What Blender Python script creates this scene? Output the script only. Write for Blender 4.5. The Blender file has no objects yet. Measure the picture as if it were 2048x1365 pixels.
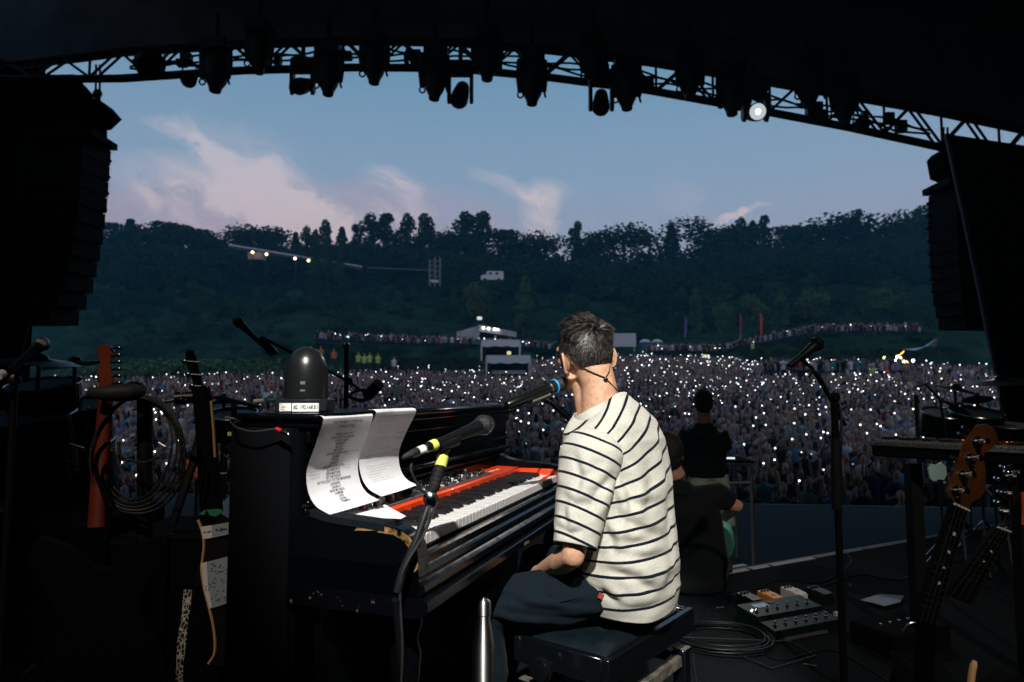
import bpy, math, random
import numpy as np
from mathutils import Vector, Matrix, noise
R = math.radians
rnd = random.Random(7)
scene = bpy.context.scene
C = scene.collection

# ------------------------------------------------------------------ camera
FPX, PITCH, CAMZ = 1365.3, math.atan(102/1365.3), 1.15      # picture 2048 px wide, 24 mm lens
cam_d = bpy.data.cameras.new('camera'); cam = bpy.data.objects.new('camera', cam_d); C.objects.link(cam)
cam.location = (0, 0, CAMZ); cam.rotation_euler = (R(90)+PITCH, 0, 0)
cam_d.lens = 24; cam_d.sensor_width = 36; cam_d.clip_start = .05; cam_d.clip_end = 3000
cam_d.dof.use_dof = True; cam_d.dof.focus_distance = 2.1; cam_d.dof.aperture_fstop = 4.5
scene.camera = cam
# ------------------------------------------------------------------ exposure
scene.view_settings.view_transform = 'Standard'; scene.view_settings.look = 'None'
scene.view_settings.exposure = 0; scene.view_settings.gamma = 1
scene.cycles.max_bounces = 5; scene.cycles.diffuse_bounces = 3; scene.cycles.glossy_bounces = 3
scene.cycles.volume_bounces = 0; scene.cycles.transparent_max_bounces = 6
scene.cycles.sample_clamp_indirect = 2.0
scene.cycles.use_denoising = True

def newnode(nt, t, **kw):
    n = nt.nodes.new(t)
    for k, v in kw.items():
        if k.startswith('i_'): n.inputs[int(k[2:])].default_value = v
        else: setattr(n, k, v)
    return n
# ------------------------------------------------------------------ world: dusk sky with cirrus
world = bpy.data.worlds.new('World'); scene.world = world; world.use_nodes = True
nt = world.node_tree; nt.nodes.clear(); L = nt.links.new
tc = newnode(nt, 'ShaderNodeTexCoord'); sep = newnode(nt, 'ShaderNodeSeparateXYZ'); L(tc.outputs['Generated'], sep.inputs[0])
def mth(op, a, b=None, c=None, clamp=False, t=None):
    t = t or nt
    n = t.nodes.new('ShaderNodeMath'); n.operation = op; n.use_clamp = clamp
    for i, v in enumerate((a, b, c)):
        if v is None: continue
        if isinstance(v, (int, float)): n.inputs[i].default_value = v
        else: t.links.new(v, n.inputs[i])
    return n.outputs[0]
def ramp(fac, stops, t=None, interp='EASE'):
    t = t or nt
    n = t.nodes.new('ShaderNodeValToRGB'); n.color_ramp.interpolation = interp
    e = n.color_ramp.elements
    while len(e) < len(stops): e.new(.5)
    for k, (p, c) in enumerate(stops):
        e[k].position = p; e[k].color = (*c, 1) if len(c) == 3 else c
    t.links.new(fac, n.inputs[0]); return n.outputs[0]
X, Y, Z = sep.outputs
base = ramp(Z, [(0, (.46, .41, .54)), (.19, (.46, .47, .63)), (.30, (.29, .41, .58)), (.45, (.145, .31, .47)), (1, (.05, .14, .26))], interp='LINEAR')
# gnomonic sky coordinates: u = x/y, v = z/y
yy = mth('MAXIMUM', Y, .05)
U = mth('DIVIDE', X, yy); V = mth('DIVIDE', Z, yy)
def comb(x, y, z=0.0):
    n = nt.nodes.new('ShaderNodeCombineXYZ')
    for i, v in enumerate((x, y, z)):
        if isinstance(v, (int, float)): n.inputs[i].default_value = v
        else: L(v, n.inputs[i])
    return n.outputs[0]
def noi(vec, sc, det=6, rough=.6, dist=0.0, t=None):
    t = t or nt
    n = t.nodes.new('ShaderNodeTexNoise'); n.inputs['Scale'].default_value = sc; n.inputs['Detail'].default_value = det
    n.inputs['Roughness'].default_value = rough; n.inputs['Distortion'].default_value = dist
    if vec is not None: t.links.new(vec, n.inputs['Vector'])
    return n.outputs['Fac']
def rot(u, v, a):                # coordinates along / across a streak direction
    ca, sa = math.cos(a), math.sin(a)
    return mth('ADD', mth('MULTIPLY', u, ca), mth('MULTIPLY', v, sa)), mth('SUBTRACT', mth('MULTIPLY', v, ca), mth('MULTIPLY', u, sa))
wob = mth('MULTIPLY', mth('SUBTRACT', noi(comb(U, V), 3.2, 5), .5), .22)
Uw = mth('ADD', U, wob); Vw = mth('ADD', V, mth('MULTIPLY', mth('SUBTRACT', noi(comb(V, U, 3.1), 4.5, 5), .5), .16))
def blob(cu, cv, ru, rv, ang, pw=1.0):
    a, b = rot(mth('SUBTRACT', Uw, cu), mth('SUBTRACT', Vw, cv), ang)
    d = mth('ADD', mth('POWER', mth('ABSOLUTE', mth('DIVIDE', a, ru)), 2), mth('POWER', mth('ABSOLUTE', mth('DIVIDE', b, rv)), 2))
    return mth('POWER', mth('SUBTRACT', 1, d, clamp=True), pw)
def px(p, q): return (p-1024)/FPX, (784-q)/FPX
def pblob(p, q, rp, rq, ang, k, pw=1.0):
    cu, cv = px(p, q); return mth('MULTIPLY', blob(cu, cv, rp/FPX, rq/FPX, R(ang), pw), k)
s1, s2 = rot(Uw, Vw, R(-32))
streak = noi(comb(mth('MULTIPLY', s1, 2.2), mth('MULTIPLY', s2, 9)), 1.6, 8, .62, .6)
fine = noi(comb(mth('MULTIPLY', s1, 7), mth('MULTIPLY', s2, 20)), 2.6, 9, .72, 1.1)
streak = mth('ADD', mth('MULTIPLY', streak, .72), mth('MULTIPLY', fine, .30))
streak = ramp(streak, [(.42, (0, 0, 0)), (.62, (1, 1, 1))])
soft = ramp(noi(comb(U, V, 1.7), 3.5, 6, .55), [(.35, (.2,)*3), (.7, (1,)*3)])
cl = pblob(570, 430, 400, 95, -15, 1.05, .8)
cl = mth('ADD', cl, pblob(385, 300, 170, 26, -40, .95))
cl = mth('ADD', cl, pblob(640, 445, 250, 62, -14, 1.1))
cl = mth('ADD', cl, pblob(500, 330, 240, 70, -30, .35))
cl = mth('ADD', cl, pblob(780, 400, 110, 60, -60, .5))
cl = mth('ADD', cl, pblob(330, 420, 200, 60, 0, .45))
cl = mth('ADD', cl, pblob(800, 380, 90, 45, -60, .45))
cloud = mth('MULTIPLY', cl, mth('ADD', mth('MULTIPLY', streak, .95), mth('MULTIPLY', soft, .16)), clamp=True)
c2 = mth('ADD', pblob(1010, 362, 125, 20, -22, .75), pblob(1085, 400, 60, 40, -50, .95))
c2 = mth('ADD', c2, pblob(1085, 440, 34, 60, 10, .6))
c2 = mth('ADD', c2, pblob(1110, 370, 60, 22, -25, .4))
c2 = mth('MULTIPLY', c2, mth('ADD', mth('MULTIPLY', streak, .75), .32))
c3 = mth('MULTIPLY', pblob(1508, 410, 55, 12, 22, 1.0, .7), mth('ADD', streak, .2))
c3 = mth('ADD', c3, mth('MULTIPLY', pblob(1370, 390, 70, 60, 0, .35), soft))
allc = mth('MULTIPLY', mth('ADD', mth('ADD', cloud, c2), c3), .85, clamp=True)
pink = pblob(520, 480, 640, 140, 0, .6, .8)
mixp = newnode(nt, 'ShaderNodeMix', data_type='RGBA'); L(pink, mixp.inputs[0]); L(base, mixp.inputs[6]); mixp.inputs[7].default_value = (.56, .40, .50, 1)
ccol = ramp(V, [(.12, (1.0, .74, .66)), (.26, (.86, .70, .72)), (.42, (.66, .62, .70))])
mixc = newnode(nt, 'ShaderNodeMix', data_type='RGBA'); L(allc, mixc.inputs[0]); L(mixp.outputs[2], mixc.inputs[6]); L(ccol, mixc.inputs[7])
sky = newnode(nt, 'ShaderNodeTexSky'); sky.sky_type = 'NISHITA'; sky.sun_disc = False
sky.sun_elevation = R(2); sky.sun_rotation = R(200); sky.air_density = 1.0; sky.dust_density = .5
skm = newnode(nt, 'ShaderNodeVectorMath', operation='SCALE'); L(sky.outputs[0], skm.inputs[0]); skm.inputs['Scale'].default_value = .03
addc = newnode(nt, 'ShaderNodeVectorMath', operation='ADD'); L(mixc.outputs[2], addc.inputs[0]); L(skm.outputs[0], addc.inputs[1])
bg = newnode(nt, 'ShaderNodeBackground'); L(addc.outputs[0], bg.inputs[0]); bg.inputs[1].default_value = 1.08
L(bg.outputs[0], newnode(nt, 'ShaderNodeOutputWorld').inputs[0])

# the follow spot hung in the roof behind the camera that lights the pianist
SPOT = Vector((.0, -2.6, 5.5)); AIM = Vector((.14, 2.02, .9))
sl = bpy.data.lights.new('key_spot', 'SPOT'); so = bpy.data.objects.new('key_spot', sl); C.objects.link(so)
so.location = SPOT; so.rotation_euler = (AIM-SPOT).to_track_quat('-Z', 'Y').to_euler()
sl.energy = 3300; sl.spot_size = R(16); sl.spot_blend = .45; sl.shadow_soft_size = .05; sl.color = (1, .965, .90)

# two unseen warm fill lamps added behind the camera to brighten the side guitars
SIDE = []
for nm_, loc_, aim_, en_, sz_, col_ in (('left_wash', (-1.5, -2.2, 4.8), (-1.22, 2.0, 1.02), 400, 19, (1, .82, .66)), ('right_wash', (1.5, -2.4, 4.9), (1.5, 2.9, .35), 620, 36, (1, .86, .70))):
    l_ = bpy.data.lights.new(nm_, 'SPOT'); o_ = bpy.data.objects.new(nm_, l_); C.objects.link(o_); o_.location = loc_; o_.rotation_euler = (Vector(aim_)-Vector(loc_)).to_track_quat('-Z', 'Y').to_euler()
    l_.energy = en_; l_.spot_size = R(sz_); l_.spot_blend = .9; l_.shadow_soft_size = .05; l_.color = col_; SIDE.append((Vector(loc_), Vector(aim_)))

# ------------------------------------------------------------------ pixel -> world
cP, sP = math.cos(PITCH), math.sin(PITCH)
def ray(px_, py_):
    u = (px_-1024)/FPX; v = (682.5-py_)/FPX
    return Vector((u, cP-sP*v, sP+cP*v))
def P(px_, py_, depth):          # the point seen at that pixel at that distance forward
    r = ray(px_, py_); return Vector((0, 0, CAMZ)) + r*(depth/r.y)
def PZ(px_, py_, z):             # the point seen at that pixel on the level z
    r = ray(px_, py_); return Vector((0, 0, CAMZ)) + r*((z-CAMZ)/r.z)

# ------------------------------------------------------------------ materials
MATS = {}
def mat(name, col, rough=.6, metal=0.0, spec=.5, emit=None, es=1.0, var=0.0, vs=20.0, bump=0.0, bs=60.0, coat=0.0, sheen=0.0, alpha=None, sss=0.0):
    if name in MATS: return MATS[name]
    m = bpy.data.materials.new(name); m.use_nodes = True; t = m.node_tree
    b = t.nodes['Principled BSDF']
    b.inputs['Base Color'].default_value = (*col, 1); b.inputs['Roughness'].default_value = rough
    b.inputs['Metallic'].default_value = metal; b.inputs['Specular IOR Level'].default_value = spec
    b.inputs['Coat Weight'].default_value = coat; b.inputs['Sheen Weight'].default_value = sheen
    if sss: b.inputs['Subsurface Weight'].default_value = sss; b.inputs['Subsurface Radius'].default_value = (.01, .004, .002); b.inputs['Subsurface Scale'].default_value = 1
    if emit: b.inputs['Emission Color'].default_value = (*emit, 1); b.inputs['Emission Strength'].default_value = es
    if alpha is not None: b.inputs['Alpha'].default_value = alpha
    if var or bump:
        tcn = t.nodes.new('ShaderNodeTexCoord')
    if var:
        f = noi(tcn.outputs['Object'], vs, 5, .6, 0, t)
        lo = tuple(c*(1-var) for c in col); hi = tuple(min(1, c*(1+var)) for c in col)
        L2 = ramp(f, [(.3, lo), (.7, hi)], t); t.links.new(L2, b.inputs['Base Color'])
        rr = mth('ADD', mth('MULTIPLY', f, .25, t=t), rough-.12, t=t); t.links.new(rr, b.inputs['Roughness'])
    if bump:
        f = noi(tcn.outputs['Object'], bs, 4, .6, 0, t)
        bn = t.nodes.new('ShaderNodeBump'); bn.inputs['Strength'].default_value = bump; bn.inputs['Distance'].default_value = .002
        t.links.new(f, bn.inputs['Height']); t.links.new(bn.outputs[0], b.inputs['Normal'])
    if emit: m.cycles.emission_sampling = 'NONE'
    MATS[name] = m; return m
def obj_color_mat(name, rough=.8):
    m = mat(name, (.5, .5, .5), rough); t = m.node_tree
    oi = t.nodes.new('ShaderNodeObjectInfo'); t.links.new(oi.outputs['Color'], t.nodes['Principled BSDF'].inputs['Base Color']); return m
def attr_mat(name, attr, rough=.85, var=0.0, spec=.3):
    m = mat(name, (.5, .5, .5), rough, spec=spec); t = m.node_tree
    a = t.nodes.new('ShaderNodeAttribute'); a.attribute_name = attr; t.links.new(a.outputs['Color'], t.nodes['Principled BSDF'].inputs['Base Color']); return m
BLK = mat('black_paint', (.005, .006, .008), .45, var=.3, spec=.3)
BLKM = mat('black_matt', (.0035, .004, .005), .9, spec=.05)
BLKG = mat('black_gloss', (.003, .004, .005), .14, spec=.3)
BLKP = mat('black_plastic', (.008, .009, .010), .36, spec=.35)
RUB = mat('rubber', (.012, .012, .013), .7)
CHR = mat('chrome', (.75, .76, .78), .14, 1.0)
STL = mat('steel', (.42, .43, .45), .32, 1.0)
ALU = mat('aluminium', (.45, .48, .50), .42, .9, var=.15)
WHT = mat('white_tape', (.75, .75, .73), .7)
YEL = mat('yellow_tape', (.62, .74, .12), .6)
GRN = mat('green_tape', (.02, .22, .10), .6)
INK = mat('ink', (.012, .012, .014), .7)
PAPER = mat('paper', (.74, .74, .77), .75, bump=.15, bs=40)
MAPLE = mat('maple', (.50, .13, .025), .4, var=.25, vs=9)
CREAM = mat('cream_binding', (.60, .36, .16), .5)

# ------------------------------------------------------------------ mesh builder
def basis(d):
    d = Vector(d).normalized(); a = Vector((0, 0, 1)) if abs(d.z) < .9 else Vector((0, 1, 0))
    x = a.cross(d).normalized(); return x, d.cross(x), d
class MB:
    def __init__(s): s.v, s.f, s.m, s.cm = [], [], [], 0
    def add(s, vs, fs, m=None):
        o = len(s.v); s.v += [tuple(p) for p in vs]; s.f += [tuple(i+o for i in f) for f in fs]; s.m += [s.cm if m is None else m]*len(fs); return s
    def box(s, c, d, M=None, bev=0.0, m=None):       # centre, full sizes, optional 3x3/4x4 frame
        x, y, z = (k/2 for k in d); c = Vector(c)
        if bev > 0:
            b = min(bev, x*.9, y*.9, z*.9); vs = []; 
            for sx in (-1, 1):
                for sy in (-1, 1):
                    for sz in (-1, 1):
                        vs += [(sx*x, sy*(y-b), sz*(z-b)), (sx*(x-b), sy*y, sz*(z-b)), (sx*(x-b), sy*(y-b), sz*z)]
            def i(a, b_, c_, k): return ((a*2+b_)*2+c_)*3+k
            fs = []
            for a in (0, 1):
                q = [i(a, 0, 0, 0), i(a, 1, 0, 0), i(a, 1, 1, 0), i(a, 0, 1, 0)]; fs.append(q if a else q[::-1])
                q = [i(0, a, 0, 1), i(0, a, 1, 1), i(1, a, 1, 1), i(1, a, 0, 1)]; fs.append(q if a else q[::-1])
                q = [i(0, 0, a, 2), i(1, 0, a, 2), i(1, 1, a, 2), i(0, 1, a, 2)]; fs.append(q if a else q[::-1])
            for a in (0, 1):
                for b_ in (0, 1):
                    fs.append([i(a, b_, 0, 0), i(a, b_, 1, 0), i(a, b_, 1, 1), i(a, b_, 0, 1)] if a == b_ else [i(a, b_, 0, 1), i(a, b_, 1, 1), i(a, b_, 1, 0), i(a, b_, 0, 0)])
                    fs.append([i(a, 0, b_, 0), i(a, 0, b_, 2), i(a, 1, b_, 2), i(a, 1, b_, 0)] if a == b_ else [i(a, 1, b_, 0), i(a, 1, b_, 2), i(a, 0, b_, 2), i(a, 0, b_, 0)])
                    fs.append([i(0, a, b_, 1), i(1, a, b_, 1), i(1, a, b_, 2), i(0, a, b_, 2)] if a != b_ else [i(0, a, b_, 2), i(1, a, b_, 2), i(1, a, b_, 1), i(0, a, b_, 1)])
            for a in (0, 1):
                for b_ in (0, 1):
                    for c_ in (0, 1):
                        q = [i(a, b_, c_, 0), i(a, b_, c_, 1), i(a, b_, c_, 2)]; fs.append(q if (a+b_+c_) % 2 else q[::-1])
        else:
            vs = [(a*x, b_*y, c_*z) for a in (-1, 1) for b_ in (-1, 1) for c_ in (-1, 1)]
            fs = [(0, 1, 3, 2), (4, 6, 7, 5), (0, 4, 5, 1), (2, 3, 7, 6), (0, 2, 6, 4), (1, 5, 7, 3)]
        vs = [Vector(p) for p in vs]
        if M is not None: vs = [M @ p for p in vs]
        return s.add([p+c for p in vs], fs, m)
    def tube(s, pts, r, n=10, cap=True, m=None, sq=None):
        pts = [Vector(p) for p in pts]; k = len(pts)
        rs = [r]*k if isinstance(r, (int, float)) else list(r)
        x = None; vs = []
        for i, p in enumerate(pts):
            d = (pts[min(i+1, k-1)]-pts[max(i-1, 0)])
            if d.length < 1e-9: d = Vector((0, 0, 1))
            d.normalize()
            if x is None: x = basis(d)[0]
            x = (x-d*x.dot(d)).normalized(); y = d.cross(x)
            for j in range(n):
                a = 2*math.pi*j/n; ca, sa = math.cos(a), math.sin(a)
                vs.append(p+(x*ca+y*sa*(sq or 1))*rs[i])
        fs = [(i*n+j, i*n+(j+1) % n, (i+1)*n+(j+1) % n, (i+1)*n+j) for i in range(k-1) for j in range(n)]
        if cap: fs += [tuple(range(n))[::-1], tuple((k-1)*n+j for j in range(n))]
        return s.add(vs, fs, m)
    def lathe(s, prof, o, d, n=20, cap=True, m=None):   # prof: (radius, distance along d)
        x, y, d = basis(d); o = Vector(o); vs = []
        for r, t in prof:
            for j in range(n):
                a = 2*math.pi*j/n; vs.append(o+d*t+(x*math.cos(a)+y*math.sin(a))*max(r, 1e-5))
        k = len(prof)
        fs = [(i*n+j, i*n+(j+1) % n, (i+1)*n+(j+1) % n, (i+1)*n+j) for i in range(k-1) for j in range(n)]
        if cap: fs += [tuple(range(n))[::-1], tuple((k-1)*n+j for j in range(n))]
        return s.add(vs, fs, m)
    def ball(s, c, r, n=12, k=8, M=None, m=None):
        r = (r,)*3 if isinstance(r, (int, float)) else r; c = Vector(c); vs = []
        for i in range(k+1):
            t = math.pi*i/k; t = min(max(t, .02), math.pi-.02)
            for j in range(n):
                a = 2*math.pi*j/n; p = Vector((r[0]*math.sin(t)*math.cos(a), r[1]*math.sin(t)*math.sin(a), -r[2]*math.cos(t)))
                vs.append(c+(M @ p if M is not None else p))
        fs = [(i*n+j, i*n+(j+1) % n, (i+1)*n+(j+1) % n, (i+1)*n+j) for i in range(k) for j in range(n)]
        fs += [tuple(range(n))[::-1], tuple(k*n+j for j in range(n))]
        return s.add(vs, fs, m)
    def prism(s, pts, o, x, y, th, m=None):          # outline in the plane x,y at o, thickness along x cross y (centred)
        o, x, y = Vector(o), Vector(x), Vector(y); z = x.cross(y).normalized(); n = len(pts)
        vs = [o+x*a+y*b+z*(th/2) for a, b in pts]+[o+x*a+y*b-z*(th/2) for a, b in pts]
        fs = [tuple(range(n)), tuple(range(n, 2*n))[::-1]]+[(i, i+n, (i+1) % n+n, (i+1) % n) for i in range(n)]
        return s.add(vs, fs, m)
    def ring(s, c, nrm, R_, r, n=28, k=8, m=None, sq=1.0):
        x, y, d = basis(nrm); c = Vector(c)
        pts = [c+(x*math.cos(2*math.pi*i/n)+y*math.sin(2*math.pi*i/n)*sq)*R_ for i in range(n+1)]
        return s.tube(pts, r, k, False, m)
    def mesh(s, name, mats, smooth=True, ang=38):
        me = bpy.data.meshes.new(name); me.from_pydata(s.v, [], s.f)
        for m in (mats if isinstance(mats, (list, tuple)) else [mats]): me.materials.append(m)
        if s.m: me.polygons.foreach_set('material_index', s.m)
        me.validate()
        if len(s.f) < 40000:
            import bmesh
            bm = bmesh.new(); bm.from_mesh(me); bmesh.ops.recalc_face_normals(bm, faces=bm.faces); bm.to_mesh(me); bm.free()
        if smooth:
            me.shade_smooth()
            try: me.set_sharp_from_angle(angle=R(ang))
            except Exception: pass
        me.update(); return me
def bez(pts, n=24):                # Catmull-Rom through points
    pts = [Vector(p) for p in pts]; q = [pts[0]*2-pts[1]]+pts+[pts[-1]*2-pts[-2]]; out = []
    per = max(2, n//(len(pts)-1))
    for i in range(1, len(q)-2):
        for j in range(per):
            t = j/per; a, b, c, d = q[i-1], q[i], q[i+1], q[i+2]
            out.append(.5*((2*b)+(c-a)*t+(2*a-5*b+4*c-d)*t*t+(3*b-a-3*c+d)*t**3))
    return out+[pts[-1]]
def tag(o, label=None, cat=None, group=None, kind=None):
    for k, v in (('label', label), ('category', cat), ('group', group), ('kind', kind)):
        if v: o[k] = v
    return o
def thing(name, label, cat, loc=(0, 0, 0), group=None):
    o = bpy.data.objects.new(name, None); C.objects.link(o); o.location = loc; o.empty_display_size = .05
    return tag(o, label, cat, group)
def top_of(p):
    while p is not None and p.parent is not None: p = p.parent
    return p
def part(name, mb, mats, parent=None, smooth=True, ang=38, label=None):    # geometry given in world coordinates
    me = mb.mesh(name, mats, smooth, ang) if isinstance(mb, MB) else mb
    o = bpy.data.objects.new(name, me); C.objects.link(o)
    if parent is not None:
        o.parent = parent; r = top_of(parent)
        if parent is r: o.matrix_parent_inverse = Matrix.Translation(-Vector(r.location))
    if label: o['label'] = label
    return o
def single(name, mb, mats, label, cat, group=None, kind=None, smooth=True, ang=38):
    o = part(name, mb, mats, None, smooth, ang)
    return tag(o, label, cat, group, kind)
def struct(name, mb, mats, smooth=False): return tag(part(name, mb, mats, None, smooth), kind='structure')
ORD = ['first', 'second', 'third', 'fourth', 'fifth', 'sixth', 'seventh', 'eighth', 'ninth', 'tenth', 'eleventh', 'twelfth', 'thirteenth', 'fourteenth', 'fifteenth', 'sixteenth', 'seventeenth', 'eighteenth', 'nineteenth', 'twentieth']
ORD += ['twenty-'+o for o in ORD[:9]]+['thirtieth']+['thirty-'+o for o in ORD[:9]]+['fortieth']+['forty-'+o for o in ORD[:9]]+['fiftieth']+['fifty-'+o for o in ORD[:9]]+['sixtieth']+['sixty-'+o for o in ORD[:9]]

def text_mesh(body, size, font_shear=0.0, align='CENTER', res=2):
    cu = bpy.data.curves.new('lettering', 'FONT'); cu.body = body; cu.size = size; cu.align_x = align; cu.resolution_u = res; cu.shear = font_shear; cu.offset = size*.016
    o = bpy.data.objects.new('lettering', cu); C.objects.link(o)
    dg = bpy.context.evaluated_depsgraph_get(); me = bpy.data.meshes.new_from_object(o.evaluated_get(dg))
    v = [tuple(p.co) for p in me.vertices]; f = [tuple(p.vertices) for p in me.polygons]
    bpy.data.objects.remove(o); bpy.data.curves.remove(cu); bpy.data.meshes.remove(me)
    return v, f
def text_on(mb, body, size, fn, align='CENTER', shear=0.0, m=None):   # fn maps (x, y) of the lettering to the world
    v, f = text_mesh(body, size, shear, align); mb.add([fn(a, b) for a, b, c in v], f, m)
def remeshed(mb, voxel, smooth_it=6, name='tmp'):
    me = mb.mesh(name, BLK, False); o = bpy.data.objects.new(name, me); C.objects.link(o)
    m = o.modifiers.new('r', 'REMESH'); m.mode = 'VOXEL'; m.voxel_size = voxel; m.adaptivity = 0
    if smooth_it: m2 = o.modifiers.new('s', 'SMOOTH'); m2.iterations = smooth_it; m2.factor = .5
    dg = bpy.context.evaluated_depsgraph_get(); out = bpy.data.meshes.new_from_object(o.evaluated_get(dg))
    bpy.data.objects.remove(o); bpy.data.meshes.remove(me)
    out.materials.clear(); out.shade_smooth(); return out
def get_co(me):
    a = np.empty(len(me.vertices)*3, np.float32); me.vertices.foreach_get('co', a); return a.reshape(-1, 3).astype(np.float64)
def set_co(me, a): me.vertices.foreach_set('co', a.astype(np.float32).ravel()); me.update()
def get_no(me):
    a = np.empty(len(me.vertices)*3, np.float32); me.vertices.foreach_get('normal', a); return a.reshape(-1, 3).astype(np.float64)
def capsule(mb, pts, rs, n=16):      # closed rounded chain used as a remesh ingredient
    mb.tube(pts, rs, n, True)
    mb.ball(pts[0], rs[0]*.995, n, 10); mb.ball(pts[-1], rs[-1]*.995, n, 10)
# ================================================================== SETTING: bowl, hill, wood
GZ, MZ = -2.4, -.6              # crowd ground at the barrier, main stage deck (riser deck is 0)
def sm(t): t = min(max(t, 0), 1); return t*t*(3-2*t)
def lerp(a, b, t): return a+(b-a)*t
def pw(x, pts):
    if x <= pts[0][0]: return pts[0][1]
    for (a, b), (c, d) in zip(pts, pts[1:]):
        if x <= c: return b+(d-b)*(x-a)/(c-a)
    return pts[-1][1]
# far edge of the crowd (where the bank starts) and its level, by bearing u = x/y
def edge_y(u): return pw(u, [(-.7, 44), (-.3, 50), (-.05, 62), (.03, 80), (.35, 84), (.5, 66), (.8, 60)])
def edge_z(u): return pw(u, [(-.7, .4), (-.3, 1.0), (-.05, 1.5), (.03, 3.3), (.2, 4.0), (.35, 3.6), (.5, 2.4), (.8, 1.6)])
def terr_z(u): return pw(u, [(-.7, 4.5), (-.45, 5.0), (-.3, 7.6), (0, 6.6), (.1, 6.0), (.3, 5.9), (.45, 8.6), (.8, 8.6)])
def sky_z(u): return pw(u, [(-.8, 41), (-.6, 38), (-.35, 35), (-.2, 36), (0, 33), (.2, 31.5), (.35, 35), (.5, 37), (.8, 43)])
def G(x, y):
    if y <= 13: return GZ
    u = x/y; ey, ez, tz, sz = edge_y(u), edge_z(u), terr_z(u), sky_z(u)
    if y < ey: t = (y-13)/(ey-13); return lerp(GZ, ez, t**1.05)
    b0, b1, b2 = max(ey+1, 84), 90, 104
    if y < b0: return lerp(ez, ez+.4, (y-ey)/max(b0-ey, 1))
    if y < b1: return lerp(ez+.4, tz, sm((y-b0)/(b1-b0)))
    if y < b2: return tz
    if y < 198:
        t = (y-b2)/(198-b2); return lerp(tz, sz, t**.92)+1.4*math.sin(t*math.pi)*noise.noise(Vector((x*.035, y*.05, 0)))*2
    return sz+(y-198)*-.03
GRASS = mat('grass', (.018, .040, .018), .95, spec=.1, var=.55, vs=.35)
mb = MB(); xs = [-420]+[-260+4*i for i in range(131)]+[420]
ys = [-60, -20, 5, 13]+[13+2.2*i for i in range(1, 86)]+[220, 260, 400, 900]
for y in ys:
    for x in xs: mb.v.append((x, y, G(x, y)))
nx = len(xs)
for j in range(len(ys)-1):
    for i in range(nx-1): mb.f.append((j*nx+i, j*nx+i+1, (j+1)*nx+i+1, (j+1)*nx+i)); mb.m.append(0)
g = mb.mesh('ground', GRASS, True, 180)
tag(part('ground', g, None), kind='structure')

# ---- foliage meshes
LEAFC = {}
def leafmat(name, col):
    m = mat(name, col, .8, spec=.15); t = m.node_tree
    tcn = t.nodes.new('ShaderNodeTexCoord'); f = noi(tcn.outputs['Object'], 1.1, 3, .6, 0, t)
    t.links.new(ramp(f, [(.35, tuple(c*.55 for c in col)), (.65, tuple(min(1, c*1.5) for c in col))], t), t.nodes['Principled BSDF'].inputs['Base Color'])
    return m
LEAF = [leafmat('leaf_dark', (.018, .040, .022)), leafmat('leaf_mid', (.036, .074, .030)), leafmat('leaf_pale', (.070, .120, .055))]
BARK = mat('bark', (.05, .04, .032), .9, var=.3)
def crown_data(seed, kind, n=560, big=1.0):
    r = random.Random(seed); V_, F_ = [], []
    if kind == 'conifer':
        lobes = [(0, 0, .25+.7*k/7, .30*(1-k/8)+.03, .08) for k in range(8)]
    elif kind == 'pine':
        lobes = [(r.uniform(-.25, .25), r.uniform(-.2, .2), r.uniform(.5, .95), r.uniform(.16, .26), r.uniform(.05, .09)) for _ in range(8)]
    elif kind == 'tall':
        lobes = [(r.uniform(-.12, .12), r.uniform(-.12, .12), .22+.72*k/7, r.uniform(.15, .22)*(1-.35*(k/7)**2), r.uniform(.09, .13)) for k in range(8)]
    elif kind == 'bush':
        lobes = [(r.uniform(-.45, .45), r.uniform(-.4, .4), r.uniform(.2, .7), r.uniform(.2, .35), r.uniform(.15, .28)) for _ in range(9)]
    else:
        lobes = [(r.uniform(-.28, .28), r.uniform(-.25, .25), r.uniform(.35, .86), r.uniform(.17, .28), r.uniform(.12, .19)) for _ in range(13)]
    per = n//len(lobes)
    for (cx, cy, cz, rr, rz) in lobes:
        for _ in range(per):
            th = r.uniform(0, 2*math.pi); cz_ = r.uniform(-1, 1); q = r.uniform(.55, 1.08)
            s_ = math.sqrt(1-cz_*cz_)
            p = Vector((cx+rr*q*s_*math.cos(th), cy+rr*q*s_*math.sin(th), cz+rz*q*cz_))
            nrm = Vector((r.gauss(0, 1), r.gauss(0, 1), r.gauss(0, 1)+.4)).normalized(); a, b, _n = basis(nrm)
            k = r.uniform(.026, .058)*big; o = len(V_)
            V_ += [p+a*k, p+b*k*.8, p-a*k*r.uniform(.6, 1), p-b*k*.8]; F_.append((o, o+1, o+2, o+3))
    return np.array([tuple(v) for v in V_], np.float32), np.array(F_, np.int32)
KINDS = ['broad', 'broad', 'tall', 'tall', 'pine', 'conifer', 'bush', 'bush']
CROWN = [crown_data(20+i, k) for i, k in enumerate(KINDS)]; CROWN += [crown_data(40+i, k, 1000, .78) for i, k in enumerate(KINDS)]; CROWNH = [crown_data(20+i, k, 1900, .62) for i, k in enumerate(KINDS)]
def trunk_mb(h, kind, seed):
    r = random.Random(seed); mb = MB(); top = .8 if kind != 'bush' else .4
    mb.tube([(0, 0, -.5), (.01*h, 0, h*.3), (-.01*h, .01*h, h*.6), (0, 0, h*top)], [h*.028, h*.02, h*.013, h*.004], 7)
    for k in range(5):
        a = r.uniform(0, 6.28); z = h*r.uniform(.25, .6)
        mb.tube([(0, 0, z), (math.cos(a)*h*.1, math.sin(a)*h*.1, z+h*.1), (math.cos(a)*h*.2, math.sin(a)*h*.2, z+h*.16)], [h*.01, h*.006, h*.002], 5)
    return mb
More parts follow.
